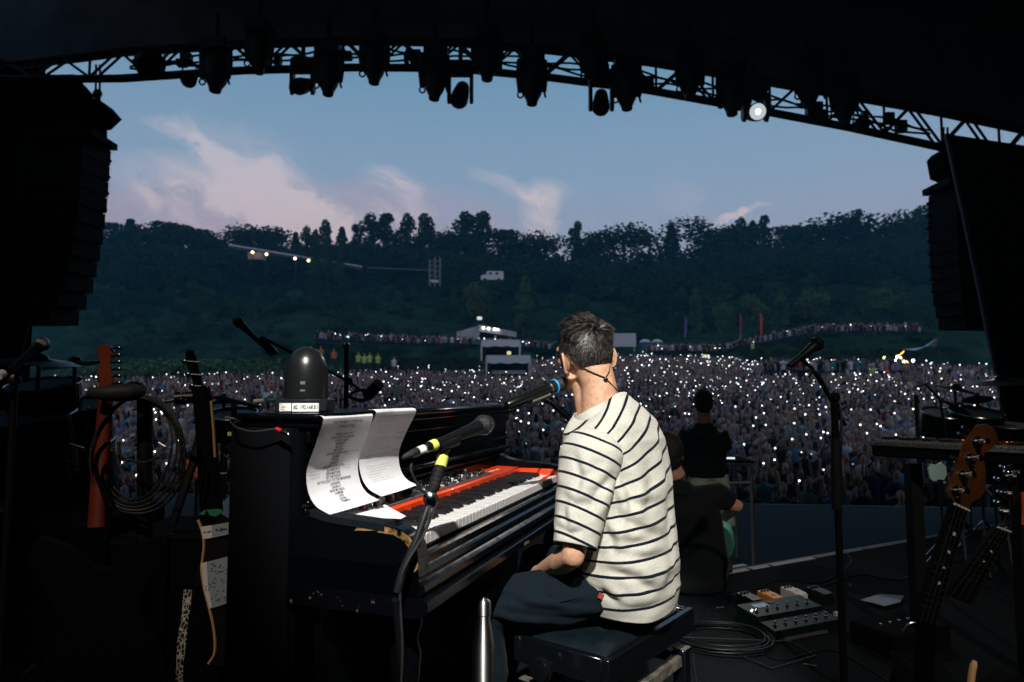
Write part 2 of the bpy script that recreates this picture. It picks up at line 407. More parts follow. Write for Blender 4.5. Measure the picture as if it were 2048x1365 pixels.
def np_mesh(name, V_, F_, mats, mi=None, smooth=False, col=None):
    me = bpy.data.meshes.new(name); nv, nf, k = len(V_), len(F_), F_.shape[1]
    me.vertices.add(nv); me.vertices.foreach_set('co', np.ascontiguousarray(V_, np.float32).ravel())
    me.loops.add(nf*k); me.loops.foreach_set('vertex_index', np.ascontiguousarray(F_, np.int32).ravel())
    me.polygons.add(nf); me.polygons.foreach_set('loop_start', np.arange(0, nf*k, k, dtype=np.int32))
    for m in mats: me.materials.append(m)
    if mi is not None: me.polygons.foreach_set('material_index', mi.astype(np.int32))
    if col is not None:
        ca = me.color_attributes.new('tint', 'FLOAT_COLOR', 'POINT'); c4 = np.ones((nv, 4), np.float32); c4[:, :3] = col; ca.data.foreach_set('color', c4.ravel())
    me.update(calc_edges=True)
    if smooth: me.shade_smooth()
    return me
TREE_ME = {}
def tree(kind_i, lm, loc, h, w, rz, label, name, group, cat='tree'):
    key = (kind_i, lm)
    if key not in TREE_ME:
        V_, F_ = CROWNH[kind_i]; cm = np_mesh('crown', V_, F_, [LEAF[lm]])
        TREE_ME[key] = (cm, trunk_mb(1.0, KINDS[kind_i], kind_i).mesh('trunk', BARK))
    cm, tm = TREE_ME[key]; e = thing(name, label, cat, loc, group); e.rotation_euler.z = rz
    for nm, me in (('crown', cm), ('trunk', tm)):
        o = bpy.data.objects.new(nm, me); C.objects.link(o); o.parent = e; o.scale = (h*w, h*w, h)
    return e
# ---- trees of the skyline, each one a thing: (px, py of the top, kind, width)
SKYT = [(232, 450, 4, 1.1), (262, 446, 5, 1.2), (300, 458, 0, 1.2), (326, 452, 4, 1.0), (352, 447, 4, 1.2), (404, 462, 4, 1.0), (445, 470, 0, 1.3),
        (497, 449, 1, 1.3), (530, 458, 0, 1.1), (565, 476, 6, 1.2), (592, 472, 5, .8), (615, 462, 2, .8), (632, 470, 3, .7), (652, 452, 2, .8), (684, 462, 5, .9),
        (711, 456, 3, .7), (744, 438, 2, 1.0), (776, 438, 3, 1.2), (814, 441, 2, .9), (846, 436, 3, .9), (873, 456, 0, .8), (905, 455, 1, 1.0), (938, 438, 2, 1.1), (961, 434, 3, 1.0),
        (1012, 463, 4, 1.0), (1045, 466, 0, 1.1), (1075, 462, 1, 1.0), (1155, 453, 3, .6), (1180, 461, 0, 1.0), (1210, 462, 1, 1.1), (1300, 452, 0, 1.0), (1342, 457, 5, .9),
        (1414, 444, 1, 1.3), (1450, 446, 0, 1.0), (1478, 447, 2, .9), (1505, 450, 5, .8), (1530, 441, 3, .8), (1570, 452, 4, 1.1), (1608, 447, 0, 1.1), (1665, 436, 1, 1.5), (1696, 440, 0, 1.0), (1717, 428, 3, .6),
        (1745, 446, 6, 1.2), (1779, 435, 1, 1.0), (1810, 440, 0, 1.1), (1836, 424, 4, 1.1), (1862, 432, 0, 1.3)]
KN = ['round-headed tree', 'bushy tree', 'tall slim tree', 'tall ragged tree', 'flat-topped pine', 'pointed conifer', 'low bush', 'low bush']
WIDE = ['narrow', 'broad']
fam = {}
for i, (qx, qy, k, w) in enumerate(SKYT):
    yy_ = 198; top = P(qx, qy-5, yy_); z0 = G(top.x, yy_); h = max(top.z-z0, 5)
    nm = ['broadleaf_tree', 'broadleaf_tree', 'slender_tree', 'slender_tree', 'pine_tree', 'conifer_tree', 'bush', 'bush'][k]
    fam.setdefault(KN[k], []).append(1)
    lab = f"{ORD[len(fam[KN[k]])-1]} {KN[k]} from the left along the hilltop skyline"
    tree(k, 0, (top.x, yy_, z0), h, w*.95 if k in (2, 3, 5) else w*1.15, i*1.3, lab, nm, 'trees on the skyline')
# ---- paler trees standing in front of the hill on the right
for i, (qx, qy, k, w, dy) in enumerate([(1388, 582, 2, .7, 118), (1452, 605, 0, .9, 112), (1510, 590, 1, 1.1, 113), (1558, 585, 2, .9, 113), (1625, 574, 1, 1.1, 114), (1750, 573, 0, 1.2, 115), (1800, 585, 1, 1.1, 118), (960, 565, 0, 1.0, 125), (1050, 560, 2, .9, 125)]):
    top = P(qx, qy, dy); z0 = G(top.x, dy)
    near = ['smallest, above the purple flag', 'left of the first red flag', 'above the two red flags', 'right of the second red flag', 'rounded, above the railed terrace', 'wide, above the right end of the railed terrace', 'beside the right speaker stack', 'under the white van', 'just right of the white van'][i]
    tree(k, 2, (top.x, dy, z0), max(top.z-z0, 3), w*.8, i*2.1, 'pale green tree on the slope, '+near, 'broadleaf_tree', 'pale trees on the slope')
for i, (qx, qy, dy) in enumerate([(632, 478, 165), (656, 478, 165), (681, 500, 160)]):
    top = P(qx, qy, dy); z0 = G(top.x, dy)
    tree(5, 1, (top.x, dy, z0), max(top.z-z0, 4)+2, .42, i, f'{["left", "middle", "right and shortest"][i]} of three bare spiky trees in front of the lit walkway', 'conifer_tree', 'spiky trees by the walkway')

# ---- the wood and scrub on the hill that reads as one mass
def merge_instances(items):       # items: (variant, x, y, z, sx, sz, rot) -> verts, faces
    VV, FF, o = [], [], 0
    for (k, x, y, z, sx, sz, a) in items:
        V_, F_ = CROWN[k]; ca, sa = math.cos(a), math.sin(a)
        W = np.empty_like(V_); W[:, 0] = (V_[:, 0]*ca-V_[:, 1]*sa)*sx+x; W[:, 1] = (V_[:, 0]*sa+V_[:, 1]*ca)*sx+y; W[:, 2] = V_[:, 2]*sz+z
        VV.append(W); FF.append(F_+o); o += len(V_)
    return np.concatenate(VV), np.concatenate(FF)
r = random.Random(3); it = [[], [], []]
for _ in range(2300):
    y = 107+92*r.random()**.85; x = r.uniform(-.78, .80)*y; u = x/y
    q = (y-104)/94; z = G(x, y)-.6
    if noise.noise(Vector((x*.045, y*.07, 5))) < (-.30 if q > .5 else -.20) and q < .78: continue
    walk = (784-(490+(x/y*FPX+1024-460)*.165))/FPX*y+CAMZ
    h = lerp(2.6, 8.2, sm((q-.2)/.6))*r.uniform(.7, 1.25)
    pxx = u*FPX+1024
    if 440 < pxx < 900 and 132 < y < 171: h = min(h, 2.8)
    k = r.choice([0, 1, 0, 1, 2, 3, 4, 6, 7]) if q > .35 else r.choice([6, 7, 6, 7, 0])
    it[0 if q > .5 or r.random() < .5 else 1].append((k, x, y, z, h*r.uniform(.7, 1.1), h, r.uniform(0, 6.28)))
for _ in range(560):               # top line of the wood
    x = r.uniform(-.78, .8)*200; y = r.uniform(196, 206); h = r.uniform(5.0, 8.2) if x > -75 else r.uniform(4, 6.2)
    if -52 < x < 4: h += 1.8
    it[0].append((8+r.choice([0, 1, 0, 3, 6]), x, y, G(x, y)-.5, h*1.25, h, r.uniform(0, 6.28)))
for _ in range(260):               # pale shrub bank left of the stage front
    u = r.uniform(-.62, -.29); y = r.uniform(62, 84); x = u*y
    it[2].append((r.choice([6, 7]), x, y, G(x, y)-.3, r.uniform(3, 4.5), r.uniform(2.6, 4.2)*(1 if u < -.36 else .75), r.uniform(0, 6.28)))
for _ in range(260):               # low scrub on the banks
    u = r.uniform(-.62, .66); y = r.uniform(84, 90); x = u*y
    it[0].append((r.choice([6, 7]), x, y, G(x, y)-.3, r.uniform(1.4, 2.4), r.uniform(.6, 1.2), r.uniform(0, 6.28)))
for nm, l, lm in (('hillside_wood', it[0], 0), ('hillside_scrub', it[1], 1), ('shrub_bank', it[2], 2)):
    V_, F_ = merge_instances(l); o = bpy.data.objects.new(nm, np_mesh(nm, V_, F_, [LEAF[lm]])); C.objects.link(o)
    tag(o, {'hillside_wood': 'dense dark wood covering the hill behind the crowd', 'hillside_scrub': 'mid green scrub growing in patches on the hillside', 'shrub_bank': 'pale green shrubs massed below the dark wooded hill'}[nm], 'foliage', kind='stuff')

# ================================================================== CROWD
SKIN_O = mat('skin_far', (.46, .26, .20), .6, spec=.2); HAIRM = [mat('hair_dark', (.02, .014, .01), .6), mat('hair_brown', (.06, .035, .02), .6), mat('hair_fair', (.30, .20, .10), .6)]
SHIRT_O = obj_color_mat('cloth_dyed'); TROU = mat('trousers_far', (.02, .025, .045), .8)
def person_mb(pose, seed):
    r = random.Random(seed); mb = MB(); sk, sh, tr, ha = 0, 1, 2, 3
    h = 1.0
    for s in (-1, 1):     # legs
        mb.tube([(s*.09, 0, .0), (s*.09, 0, .42), (s*.085, 0, .82)], [.05, .06, .085], 6, m=tr)
        mb.box((s*.09, -.05, .03), (.08, .22, .07), m=tr)
    W = [(.16, .10, .80), (.155, .105, .92), (.15, .10, 1.05), (.175, .115, 1.22), (.19, .11, 1.34), (.17, .09, 1.42), (.06, .06, 1.48)]
    vs, fs = [], []; n = 10
    for (a, b, z) in W:
        for j in range(n): t = 2*math.pi*j/n; vs.append((a*math.cos(t), b*math.sin(t), z))
    fs = [(i*n+j, i*n+(j+1) % n, (i+1)*n+(j+1) % n, (i+1)*n+j) for i in range(len(W)-1) for j in range(n)]+[tuple(range(n))[::-1]]
    mb.add(vs, fs, sh)
    mb.tube([(0, 0, 1.45), (0, -.01, 1.56)], [.052, .05], 7, m=sk)
    mb.ball((0, -.01, 1.63), (.072, .09, .11), 9, 7, m=sk)
    mb.ball((0, .018, 1.66), (.082, .092, .10), 9, 7, m=ha)
    if seed % 3 == 0: mb.ball((0, .05, 1.55), (.085, .06, .17), 8, 6, m=ha)   # long hair
    mb.box((0, -.105, 1.62), (.022, .03, .04), m=sk)
    def arm(s, el, ha_):
        sh_ = Vector((s*.19, 0, 1.38)); el = Vector(el); hd = Vector(ha_)
        mb.tube([sh_, sh_.lerp(el, .6)], [.058, .05], 6, m=sh)
        mb.tube([sh_.lerp(el, .55), el, hd], [.038, .036, .026], 6, m=sk)
        mb.ball(hd+(hd-el).normalized()*.05, (.035, .03, .05), 6, 5, m=sk)
    hand = None
    if pose == 'down': arm(-1, (-.24, .02, 1.12), (-.22, -.08, .88)); arm(1, (.24, .02, 1.12), (.22, -.08, .88))
    elif pose == 'phone': arm(-1, (-.24, .02, 1.12), (-.16, -.16, .98)); arm(1, (.27, -.12, 1.42), (.22, -.2, 1.68)); hand = (.22, -.22, 1.76)
    elif pose == 'high': arm(-1, (-.26, -.05, 1.5), (-.24, -.08, 1.8)); arm(1, (.27, -.05, 1.52), (.20, -.1, 1.84)); hand = (.20, -.12, 1.92)
    elif pose == 'clap': arm(-1, (-.26, -.08, 1.14), (-.04, -.30, 1.26)); arm(1, (.26, -.08, 1.14), (.04, -.30, 1.26))
    elif pose == 'point': arm(-1, (-.25, .0, 1.12), (-.2, -.12, .9)); arm(1, (.42, -.1, 1.5), (.62, -.2, 1.7)); hand = None
    return mb, hand
POSES = [('down', 0), ('phone', 1), ('high', 2), ('clap', 3), ('phone', 6), ('down', 5), ('clap', 9), ('point', 7), ('down', 8), ('high', 4)]
PT = {'down': 'arms down', 'phone': 'one hand up', 'high': 'arms raised', 'clap': 'clapping', 'point': 'one arm out'}
PMB = [person_mb(p, s) for p, s in POSES]
PME = []
for i, (mb, hd) in enumerate(PMB):
    PME.append([mb.mesh('person', [SKIN_O, SHIRT_O, TROU, HAIRM[k]], True, 60) for k in range(3)])
PAL = [('white', (.72, .62, .62), 15), ('pale pink', (.58, .36, .34), 10), ('black', (.012, .012, .015), 34), ('grey', (.20, .17, .18), 9), ('navy', (.015, .02, .05), 14), ('sky blue', (.12, .28, .46), 5),
       ('red', (.40, .04, .04), 4), ('teal', (.03, .20, .22), 5), ('orange', (.5, .15, .04), 2), ('brown', (.14, .08, .05), 7), ('lilac', (.30, .25, .42), 4), ('cream', (.55, .48, .38), 5)]
PAL = [(n_, tuple(c_*.98 for c_ in col_), w_) for n_, col_, w_ in PAL]
PALW = [k for k, p in enumerate(PAL) for _ in range(p[2])]
r = random.Random(11); people = []; row = 0; y = 13.4
while y < 84:
    x0 = -.70*y; nmax = int(1.42*y/.58)
    for k in range(nmax):
        x = x0+k*.58*(1 if y < 30 else 1.05)+r.uniform(-.2, .2); yy_ = y+r.uniform(-.28, .28); u = x/yy_
        if yy_ > edge_y(u)-1.5 or r.random() < .08+(.18 if u < -.25 else 0): continue
        q = u*FPX+1024
        if 970 < q < 1065 and yy_ > 52: continue                 # the mixing tents
        if 985 < q < 1050 and yy_ > 60: continue
        if 1500 < q and 50 < yy_ < 56: continue                   # raised platform gap on the right
        people.append((row, x, yy_, G(x, yy_), r.choice(range(len(POSES))), r.choice(PALW) if y > 19 or r.random() < .4 else 2, r.choice([0, 0, 1, 1, 2]), r.uniform(.92, 1.07), r.gauss(0, .3)))  # front rows mostly black: their low light is put into the shirt colour
    y += .72 if y < 30 else .8; row += 1
def seen(px_, py_):                # is that spot clear of the things standing on the stage
    if px_ < 160 or px_ > 2040: return False
    if py_ > 985: return False
    if 470 < px_ < 1040 and py_ > 806: return False
    if 560 < px_ < 665 and py_ > 700: return False
    if 1115 < px_ < 1350 and py_ > 780: return False
    if 1365 < px_ < 1455 and py_ > 790: return False
    if 1560 < px_ and py_ > 905: return False
    return True
near = []; 
for p in people:
    row, x, yy_, z, k, c, h, s, a = p; hx, hy = x/yy_*FPX+1024, 784-(z+1.6-CAMZ)/yy_*FPX
    if seen(hx, hy): near.append(p)
near = near[:292]; nearset = set(id(p) for p in near)
mass = [p for p in people if id(p) not in nearset]
rows = {}; phones = []
SKIP = {}
for p in near:
    row, x, yy_, z, k, c, h, s, a = p; key = (row, c, PT[POSES[k][0]]); rows[key] = rows.get(key, 0)+1
    o = bpy.data.objects.new('person', PME[k][h]); C.objects.link(o)
    o.location = (x, yy_, z); o.scale = (s,)*3; o.rotation_euler.z = a*.5+math.atan2(x, yy_)*-1; o.color = (*PAL[c][1], 1)
    rn = ORD[row]; tot = rows[key]
    tag(o, f"fan in {PAL[c][0]} top, {PT[POSES[k][0]]}, {ORD[tot-1]} such from left in {rn} row", 'person', 'audience standing in the front rows')
    hd = PMB[k][1]
    if hd and r.random() < .55:
        M = Matrix.LocRotScale(Vector(o.location), o.rotation_euler, Vector((s,)*3)); phones.append((M @ Vector(hd), f"{PAL[c][0]}-topped fan", tot, rn, POSES[k][0]))
# the rest of the crowd as one mass
TINT = attr_mat('crowd_tint', 'tint', .8, spec=.12)
def tri_quads(mb):
    F_ = []
    for f in mb.f:
        if len(f) == 4: F_.append((f, ))
        elif len(f) == 3: F_.append(((f[0], f[1], f[2], f[2]), ))
    return F_
def mass_mesh(lst, name):
    base = []
    for mb, hd in PMB:
        V_ = np.array(mb.v, np.float32); F_, Mv = [], np.zeros(len(V_), np.int32)
        for f, m in zip(mb.f, mb.m):
            for i in f: Mv[i] = m
            if len(f) == 4: F_.append(f)
        base.append((V_, np.array(F_, np.int32), Mv))
    VV, FF, CC, o = [], [], [], 0
    for (row, x, y, z, k, c, h, s, a) in lst:
        V_, F_, Mv = base[k]; ca, sa = math.cos(a*.5), math.sin(a*.5)
        W = np.empty_like(V_); W[:, 0] = (V_[:, 0]*ca-V_[:, 1]*sa)*s+x; W[:, 1] = (V_[:, 0]*sa+V_[:, 1]*ca)*s+y; W[:, 2] = V_[:, 2]*s+z
        sk = np.array((.55, .31, .25))*r.uniform(.35, 1.15)
        pal = np.array([sk, np.array(PAL[c][1])*r.uniform(.7, 1.1), (.02, .025, .045), HAIRC[h]], np.float32)
        VV.append(W); FF.append(F_+o); CC.append(pal[Mv]); o += len(V_)
    return np_mesh(name, np.concatenate(VV), np.concatenate(FF), [TINT], None, True, np.concatenate(CC))
HAIRC = [(.02, .014, .01), (.06, .035, .02), (.30, .20, .10)]
def terrace(u0, u1, y0, y1, n, dens=1.0):
    out = []
    for _ in range(n):
        u = r.uniform(u0, u1); y = r.uniform(y0, y1); x = u*y
        out.append((0, x, y, G(x, y), r.choice([0, 0, 3, 5, 6, 8, 1]), r.choice(PALW), r.choice([0, 1, 2]), r.uniform(.9, 1.05), r.gauss(0, .5)))
    return out
mass += terrace(-.29, -.06, 90.5, 95, 170)+terrace(-.08, .06, 91, 96, 230)+terrace(.06, .15, 91, 95, 60)+terrace(.20, .37, 91, 96, 170)+terrace(.36, .60, 90.5, 100, 330)+terrace(.38, .58, 100, 109, 260)
mass += terrace(-.60, -.40, 58, 61, 60)+terrace(-.42, -.30, 56, 58, 24)
m_ = mass_mesh(mass, 'crowd'); o = bpy.data.objects.new('crowd', m_); C.objects.link(o)
tag(o, 'packed festival audience filling the grass bowl behind the front rows', 'crowd', kind='stuff')
# phones: a dark slab with its torch on
PHB = mat('phone_case', (.01, .01, .012), .3); TORCH = mat('torch_light', (1, 1, 1), .5, emit=(.93, .97, 1.0), es=5)
pm = MB(); pm.box((0, 0, 0), (.075, .010, .15), bev=.004); phone_me = pm.mesh('phone', PHB)
tm = MB(); tm.ball((0, 0, 0), 1.0, 10, 6); torch_me = tm.mesh('torch', TORCH); TORCHD = mat('torch_dim', (1, 1, 1), .5, emit=(.80, .90, 1.0), es=1.6); torch_dim = tm.mesh('torch', TORCHD)
def add_phone(pos, label, rad):
    e = bpy.data.objects.new('phone', phone_me); C.objects.link(e); e.location = pos; tag(e, label, 'phone', 'phones lit up in the crowd')
    t = bpy.data.objects.new('torch', torch_me if rad > .012 or r.random() < .6 else torch_dim); C.objects.link(t); t.parent = e; t.location = (.015, -.02, .05); t.scale = (rad,)*3
for pos, who, k, rn, ps in phones:
    add_phone(pos, f"lit phone held by the {ORD[k-1]} {who} with {'one arm' if ps == 'phone' else 'both arms'} up, {rn} crowd row", .0007*pos.y+.006)
cand = [p for p in mass if PMB[p[4]][1] and p[2] < edge_y(p[1]/p[2])]; r.shuffle(cand)
band = lambda p: (1.0 if p[2] < 45 else .45)*(.55 if p[1]/p[2] < -.3 else 1)
cand = [p for p in cand if r.random() < band(p)][:860]
pb = MB(); tb = MB()
for (row, x, y, z, k, c, h, s, a) in cand:
    hd = PMB[k][1]; q = Vector((x+hd[0]*s, y+hd[1]*s, z+hd[2]*s+r.uniform(0, .12)))
    pb.box(q, (.075, .012, .15)); tb.ball(q+Vector((.01, -.04, .05)), (.00054*q.y+.005)*r.choice([.55, .7, .8, 1, 1.25]), 7, 5, m=r.choice([1, 1, 2]))
for u0, u1, y0, n in ((-.28, .1, 90.6, 20), (.2, .6, 90.6, 12), (-.6, -.3, 56, 9)):
    for _ in range(n):
        u = r.uniform(u0, u1); q = Vector((u*y0, y0, G(u*y0, y0)+r.uniform(.9, 1.6))); pb.box(q, (.075, .012, .15)); tb.ball(q+Vector((0, -.05, 0)), .0006*y0*r.uniform(.6, 1.2), 7, 5, m=1)
o_ = len(pb.v); pb.v += tb.v; pb.f += [tuple(i+o_ for i in f) for f in tb.f]; pb.m += tb.m
single('phone_lights', pb, [PHB, TORCH, TORCHD], 'hundreds of tiny white phone torches held up across the far crowd', 'phone lights', kind='stuff')
UZ_ = Vector((0, 0, 1))
# ================================================================== THINGS IN THE BOWL
TENT = mat('tent_fabric', (.62, .60, .60), .8, bump=.3, bs=3); CONC = mat('render_wall', (.42, .40, .40), .85, var=.2, vs=.6)
DKG = mat('dark_green', (.018, .03, .024), .9, var=.5, vs=1.2); WARM = mat('lamp_warm', (1, .8, .5), .5, emit=(1, .78, .45), es=7); LAMPW = mat('lamp_white', (1, 1, 1), .5, emit=(1, .97, .9), es=8)
DARKC = mat('dark_cloth', (.012, .014, .018), .9)
def tent(x0, x1, ytop, yeave, yfoot, depth, label, peak=True, deep=5.0):
    a, b = P(x0, yeave, depth), P(x1, yeave, depth); f = P(x0, yfoot, depth); w = b.x-a.x; ze = a.z; zt = P((x0+x1)/2, ytop, depth).z; zf = f.z
    e = thing('marquee', label, 'tent', ((a.x+b.x)/2, depth, zf)); mb = MB(); cx = (a.x+b.x)/2
    n = 16
    if peak:
        for i in range(n):
            t0, t1 = i/n, (i+1)/n
            def zz(t, d): s_ = 1-abs(2*t-1); return ze+.45*(zt-ze)/(zt-ze+.01)+(zt-ze-.45)*s_**1.25*(1-.0*d)
            q = [(lerp(a.x, b.x, t), depth+d) for t in (t0, t1) for d in (0, deep)]
            mb.add([(q[0][0], q[0][1], zz(t0, 0)), (q[2][0], q[2][1], zz(t1, 0)), (q[3][0], q[3][1], zz(t1, 1)), (q[1][0], q[1][1], zz(t0, 1))], [(0, 1, 2, 3)])
            sag = lambda t: ze-.12-.10*abs(math.sin(t*math.pi*3))+(zt-ze-.45)*(1-abs(2*t-1))**1.25*.8
            mb.add([(q[0][0], depth-.02, zz(t0, 0)), (q[2][0], depth-.02, zz(t1, 0)), (q[2][0], depth-.02, sag(t1)), (q[0][0], depth-.02, sag(t0))], [(0, 1, 2, 3)])
    part('roof', mb, TENT, e)
    for xx in (a.x, b.x):
        for yy_ in (0, deep): part('leg', MB().box((xx, depth+yy_, (ze+zf)/2+.1), (.14, .14, ze-zf+.2)), ALU, e)
    part('back_wall', MB().box((cx, depth+deep, (ze+zf)/2), (w-.3, .08, ze-zf)), DARKC, e)
    part('side_wall', MB().box((a.x+.1, depth+deep/2, (ze+zf)/2), (.06, deep-.3, ze-zf)), DARKC, e)
    part('counter', MB().box((cx, depth+1.2, zf+(ze-zf)*.22), (w*.8, .5, .12)).box((cx, depth+1.2, zf+(ze-zf)*.35), (w*.8, .1, .08)), ALU, e)
    return e
tent(963, 1040, 679, 690, 722, 63, 'higher white peaked marquee with dark inside behind the nearer marquee')
tent(973, 1061, 711, 722, 752, 53, 'lower white peaked marquee standing in the crowd')
# long open-fronted bar with lamps
dp = 99; a, b = P(957, 650, dp), P(1033, 662, dp); zf = P(957, 668, dp).z-1.5; e = thing('bar_building', 'long pale open-fronted bar with four white lamps on the upper terrace', 'building', ((a.x+b.x)/2, dp, zf))
mb = MB(); mb.prism([(a.x, a.z), (b.x, b.z-.2), (b.x, b.z-.95), (a.x, a.z-.95)], (0, dp, 0), (1, 0, 0), (0, 0, 1), .2); mb.prism([(a.x, a.z), (b.x, b.z-.2), (b.x, b.z-.35), (a.x, a.z-.15)], (0, dp+3.1, 0), (1, 0, 0), (0, 0, 1), 6)
part('roof', mb, CONC, e)
for xx, zz in ((a.x, a.z), (lerp(a.x, b.x, .45), a.z-.6), (b.x, b.z-.2)): part('post', MB().box((xx, dp, (zz+zf)/2-.5), (.25, .25, zz-zf-.9)), CONC, e)
part('side_wall', MB().prism([(-9.2+dp*0+a.x+7, zf), (a.x, zf), (a.x, a.z-.1), (a.x-3.2, a.z-1.0), (a.x-3.2, zf)][1:], (0, dp+.5, 0), (1, 0, 0), (0, 0, 1), .3), CONC, e)
part('back_wall', MB().box(((a.x+b.x)/2, dp+6, (a.z+zf)/2-.3), (b.x-a.x, .2, a.z-zf-.8)), DARKC, e)
for q in (967, 977, 989, 995.5): c = P(q, 656.5+(q-967)*.1, dp-.3); part('lamp', MB().ball(c, .15, 10, 6), LAMPW, e)
# white projection screen
dp = 96; a, b = P(1226, 667, dp), P(1272, 694, dp); e = thing('screen', 'blank white rectangular screen standing at the back of the crowd', 'screen', ((a.x+b.x)/2, dp, b.z-.6))
part('panel', MB().box(((a.x+b.x)/2, dp, (a.z+b.z)/2), (b.x-a.x, .15, a.z-b.z)), mat('screen_white', (.60, .56, .57), .7), e)
for xx in (a.x+.2, b.x-.2): part('leg', MB().box((xx, dp+.12, b.z-.3), (.1, .1, .7)), ALU, e)
# two domed cabins
for i, q in enumerate((1290, 1314)):
    c = P(q, 679, 96); w = 1.55; e = thing('cabin', ['domed cabin with pale roof, left one of the pair beside the white screen', 'domed cabin with pale roof, right one of the pair beside the white screen'][i], 'cabin', (c.x, 96, c.z-2.2), 'domed cabins by the screen')
    part('wall', MB().box((c.x, 96, c.z-1.35), (w*.9, w*.9, 1.8), bev=.1), mat('cabin_green', (.03, .09, .085), .7), e)
    part('roof', MB().lathe([(w*.52, 0), (w*.5, .1), (w*.36, .32), (w*.18, .44), (.02, .48)], (c.x, 96, c.z-.45), (0, 0, 1), 16), TENT, e)
    part('door', MB().box((c.x, 96-w*.45-.02, c.z-1.45), (.6, .04, 1.5)), mat('cabin_door', (.05, .13, .12), .7), e)
# feather flags
for q, t, bt, col, lab in ((1370, 633, 676, (.10, .06, .30), 'slim purple feather flag on the slope behind the crowd'), (1480, 629, 684, (.28, .02, .03), 'dark red feather flag, left of the two red ones'), (1521, 627, 688, (.55, .06, .02), 'bright orange-red feather flag, right of the two red ones')):
    dp = 101; a, b = P(q, t, dp), P(q, bt, dp); e = thing('feather_flag', lab, 'flag', (b.x, dp, b.z), 'feather flags'); part('pole', MB().tube([b, a], .04, 6), ALU, e)
    hh = a.z-b.z; part('flag_cloth', MB().prism([(0, hh*.15), (.32, hh*.2), (.28, hh*.5), (.42, hh*.8), (.25, hh*.95), (0, hh)], (b.x, dp-.05, b.z), (1, .1, 0), (0, 0, 1), .02), mat('flag_'+lab[:8], col, .7), e)
# hillside walkway and its lamps
e = thing('walkway', 'pale straight elevated walkway running down the wooded hill', 'walkway', P(590, 520, 172)); RAILC = mat('walkway_rail', (.55, .50, .52), .7)
def wpt(t): return P(lerp(460, 724, t), lerp(490.5, 534, t), lerp(176, 166, t))
a, b = wpt(0), wpt(1); part('rail', MB().tube([a, b], [.28, .24], 6), RAILC, e)
part('deck', MB().prism([(0, 0), (1, 0), (1, .01), (0, .01)], a-Vector((0, 0, .75)), b-a, (0, 0, 22), .9), mat('deck_dim', (.10, .09, .09), .9), e)
for k in range(9): c = wpt(k/8); part('post', MB().tube([c, (c.x, c.y, G(c.x, c.y)-.3)], .06, 5), BARK, e)
c0, c1 = P(735, 536, 166), P(857, 541, 160); part('far_rail', MB().tube([c0, c1], .13, 6), mat('rail_dim', (.16, .15, .17), .8), e)
for i, (q, s_) in enumerate(((505, 505), (533, 509), (590, 517.5), (617, 521.5))):
    c = P(q, s_, 164); e = thing('path_lamp', f'warm lamp, {ORD[i]} from the left below the hillside walkway', 'lamp', (c.x, c.y, G(c.x, c.y)), 'lamps below the walkway')
    part('post', MB().tube([(c.x, c.y, G(c.x, c.y)-.2), c], .06, 5), BLKP, e); part('bulb', MB().ball(c, .32, 10, 6), WARM, e)
c = P(514, 513, 167); e = thing('kiosk', 'small pale stone kiosk under the upper end of the walkway', 'kiosk', (c.x, c.y, c.z-1.3))
part('wall', MB().box(c-Vector((0, 0, .2)), (3.6, 2.2, 1.6)), mat('kiosk_stone', (.34, .24, .20), .9, var=.4, vs=1), e); part('roof', MB().box(c+Vector((0, 0, .7)), (3.9, 2.5, .15)), CONC, e)
# lattice mast
dp = 140; e = thing('lattice_tower', 'small grey scaffold tower with open frame on the hillside', 'tower', P(869, 566, dp)); mb = MB(); a, b = P(859, 519, dp), P(879, 562, dp)
for xx in (a.x, lerp(a.x, b.x, .5), b.x):
    for d in (0, 1.6): mb.tube([(xx, dp+d, b.z-1), (xx, dp+d, a.z+(.5 if xx != a.x else 0))], .11, 5)
for k in range(5):
    zz = lerp(b.z, a.z, k/4.3); mb.tube([(a.x-.3, dp, zz), (b.x+.3, dp, zz)], .08, 5)
    if k < 4: mb.tube([(a.x, dp, zz), (b.x, dp, lerp(b.z, a.z, (k+1)/4.3))], .06, 4)
part('frame', mb, mat('scaffold_grey', (.20, .19, .20), .7), e); part('base_sheet', MB().box(P(869, 563, dp), (1.6, .3, .5)), TENT, e)
# white van on the hill road
dp = 136; c = P(983, 558.5, dp); e = thing('van', 'white motorhome parked on the hillside track', 'van', c); VANW = mat('van_white', (.62, .62, .66), .4)
part('body', MB().prism([(-2.1, .3), (2.4, .3), (2.4, 2.0), (-.6, 2.05), (-.9, 1.95), (-1.5, 1.3), (-2.1, 1.1)], c-Vector((0, 0, .6)), (1, 0, 0), (0, 0, 1), 2.0), VANW, e)
for q in (-1.25, -.2, 1.1): part('window', MB().box(c+Vector((q, -1.02, .95)), (.6, .05, .45)), BLKG, e)
for q in (-1.3, 1.5):
    w = part('wheel', MB().lathe([(.33, -.1), (.33, .1)], c+Vector((q, -.95, -.3)), (0, 1, 0), 14), RUB, e)
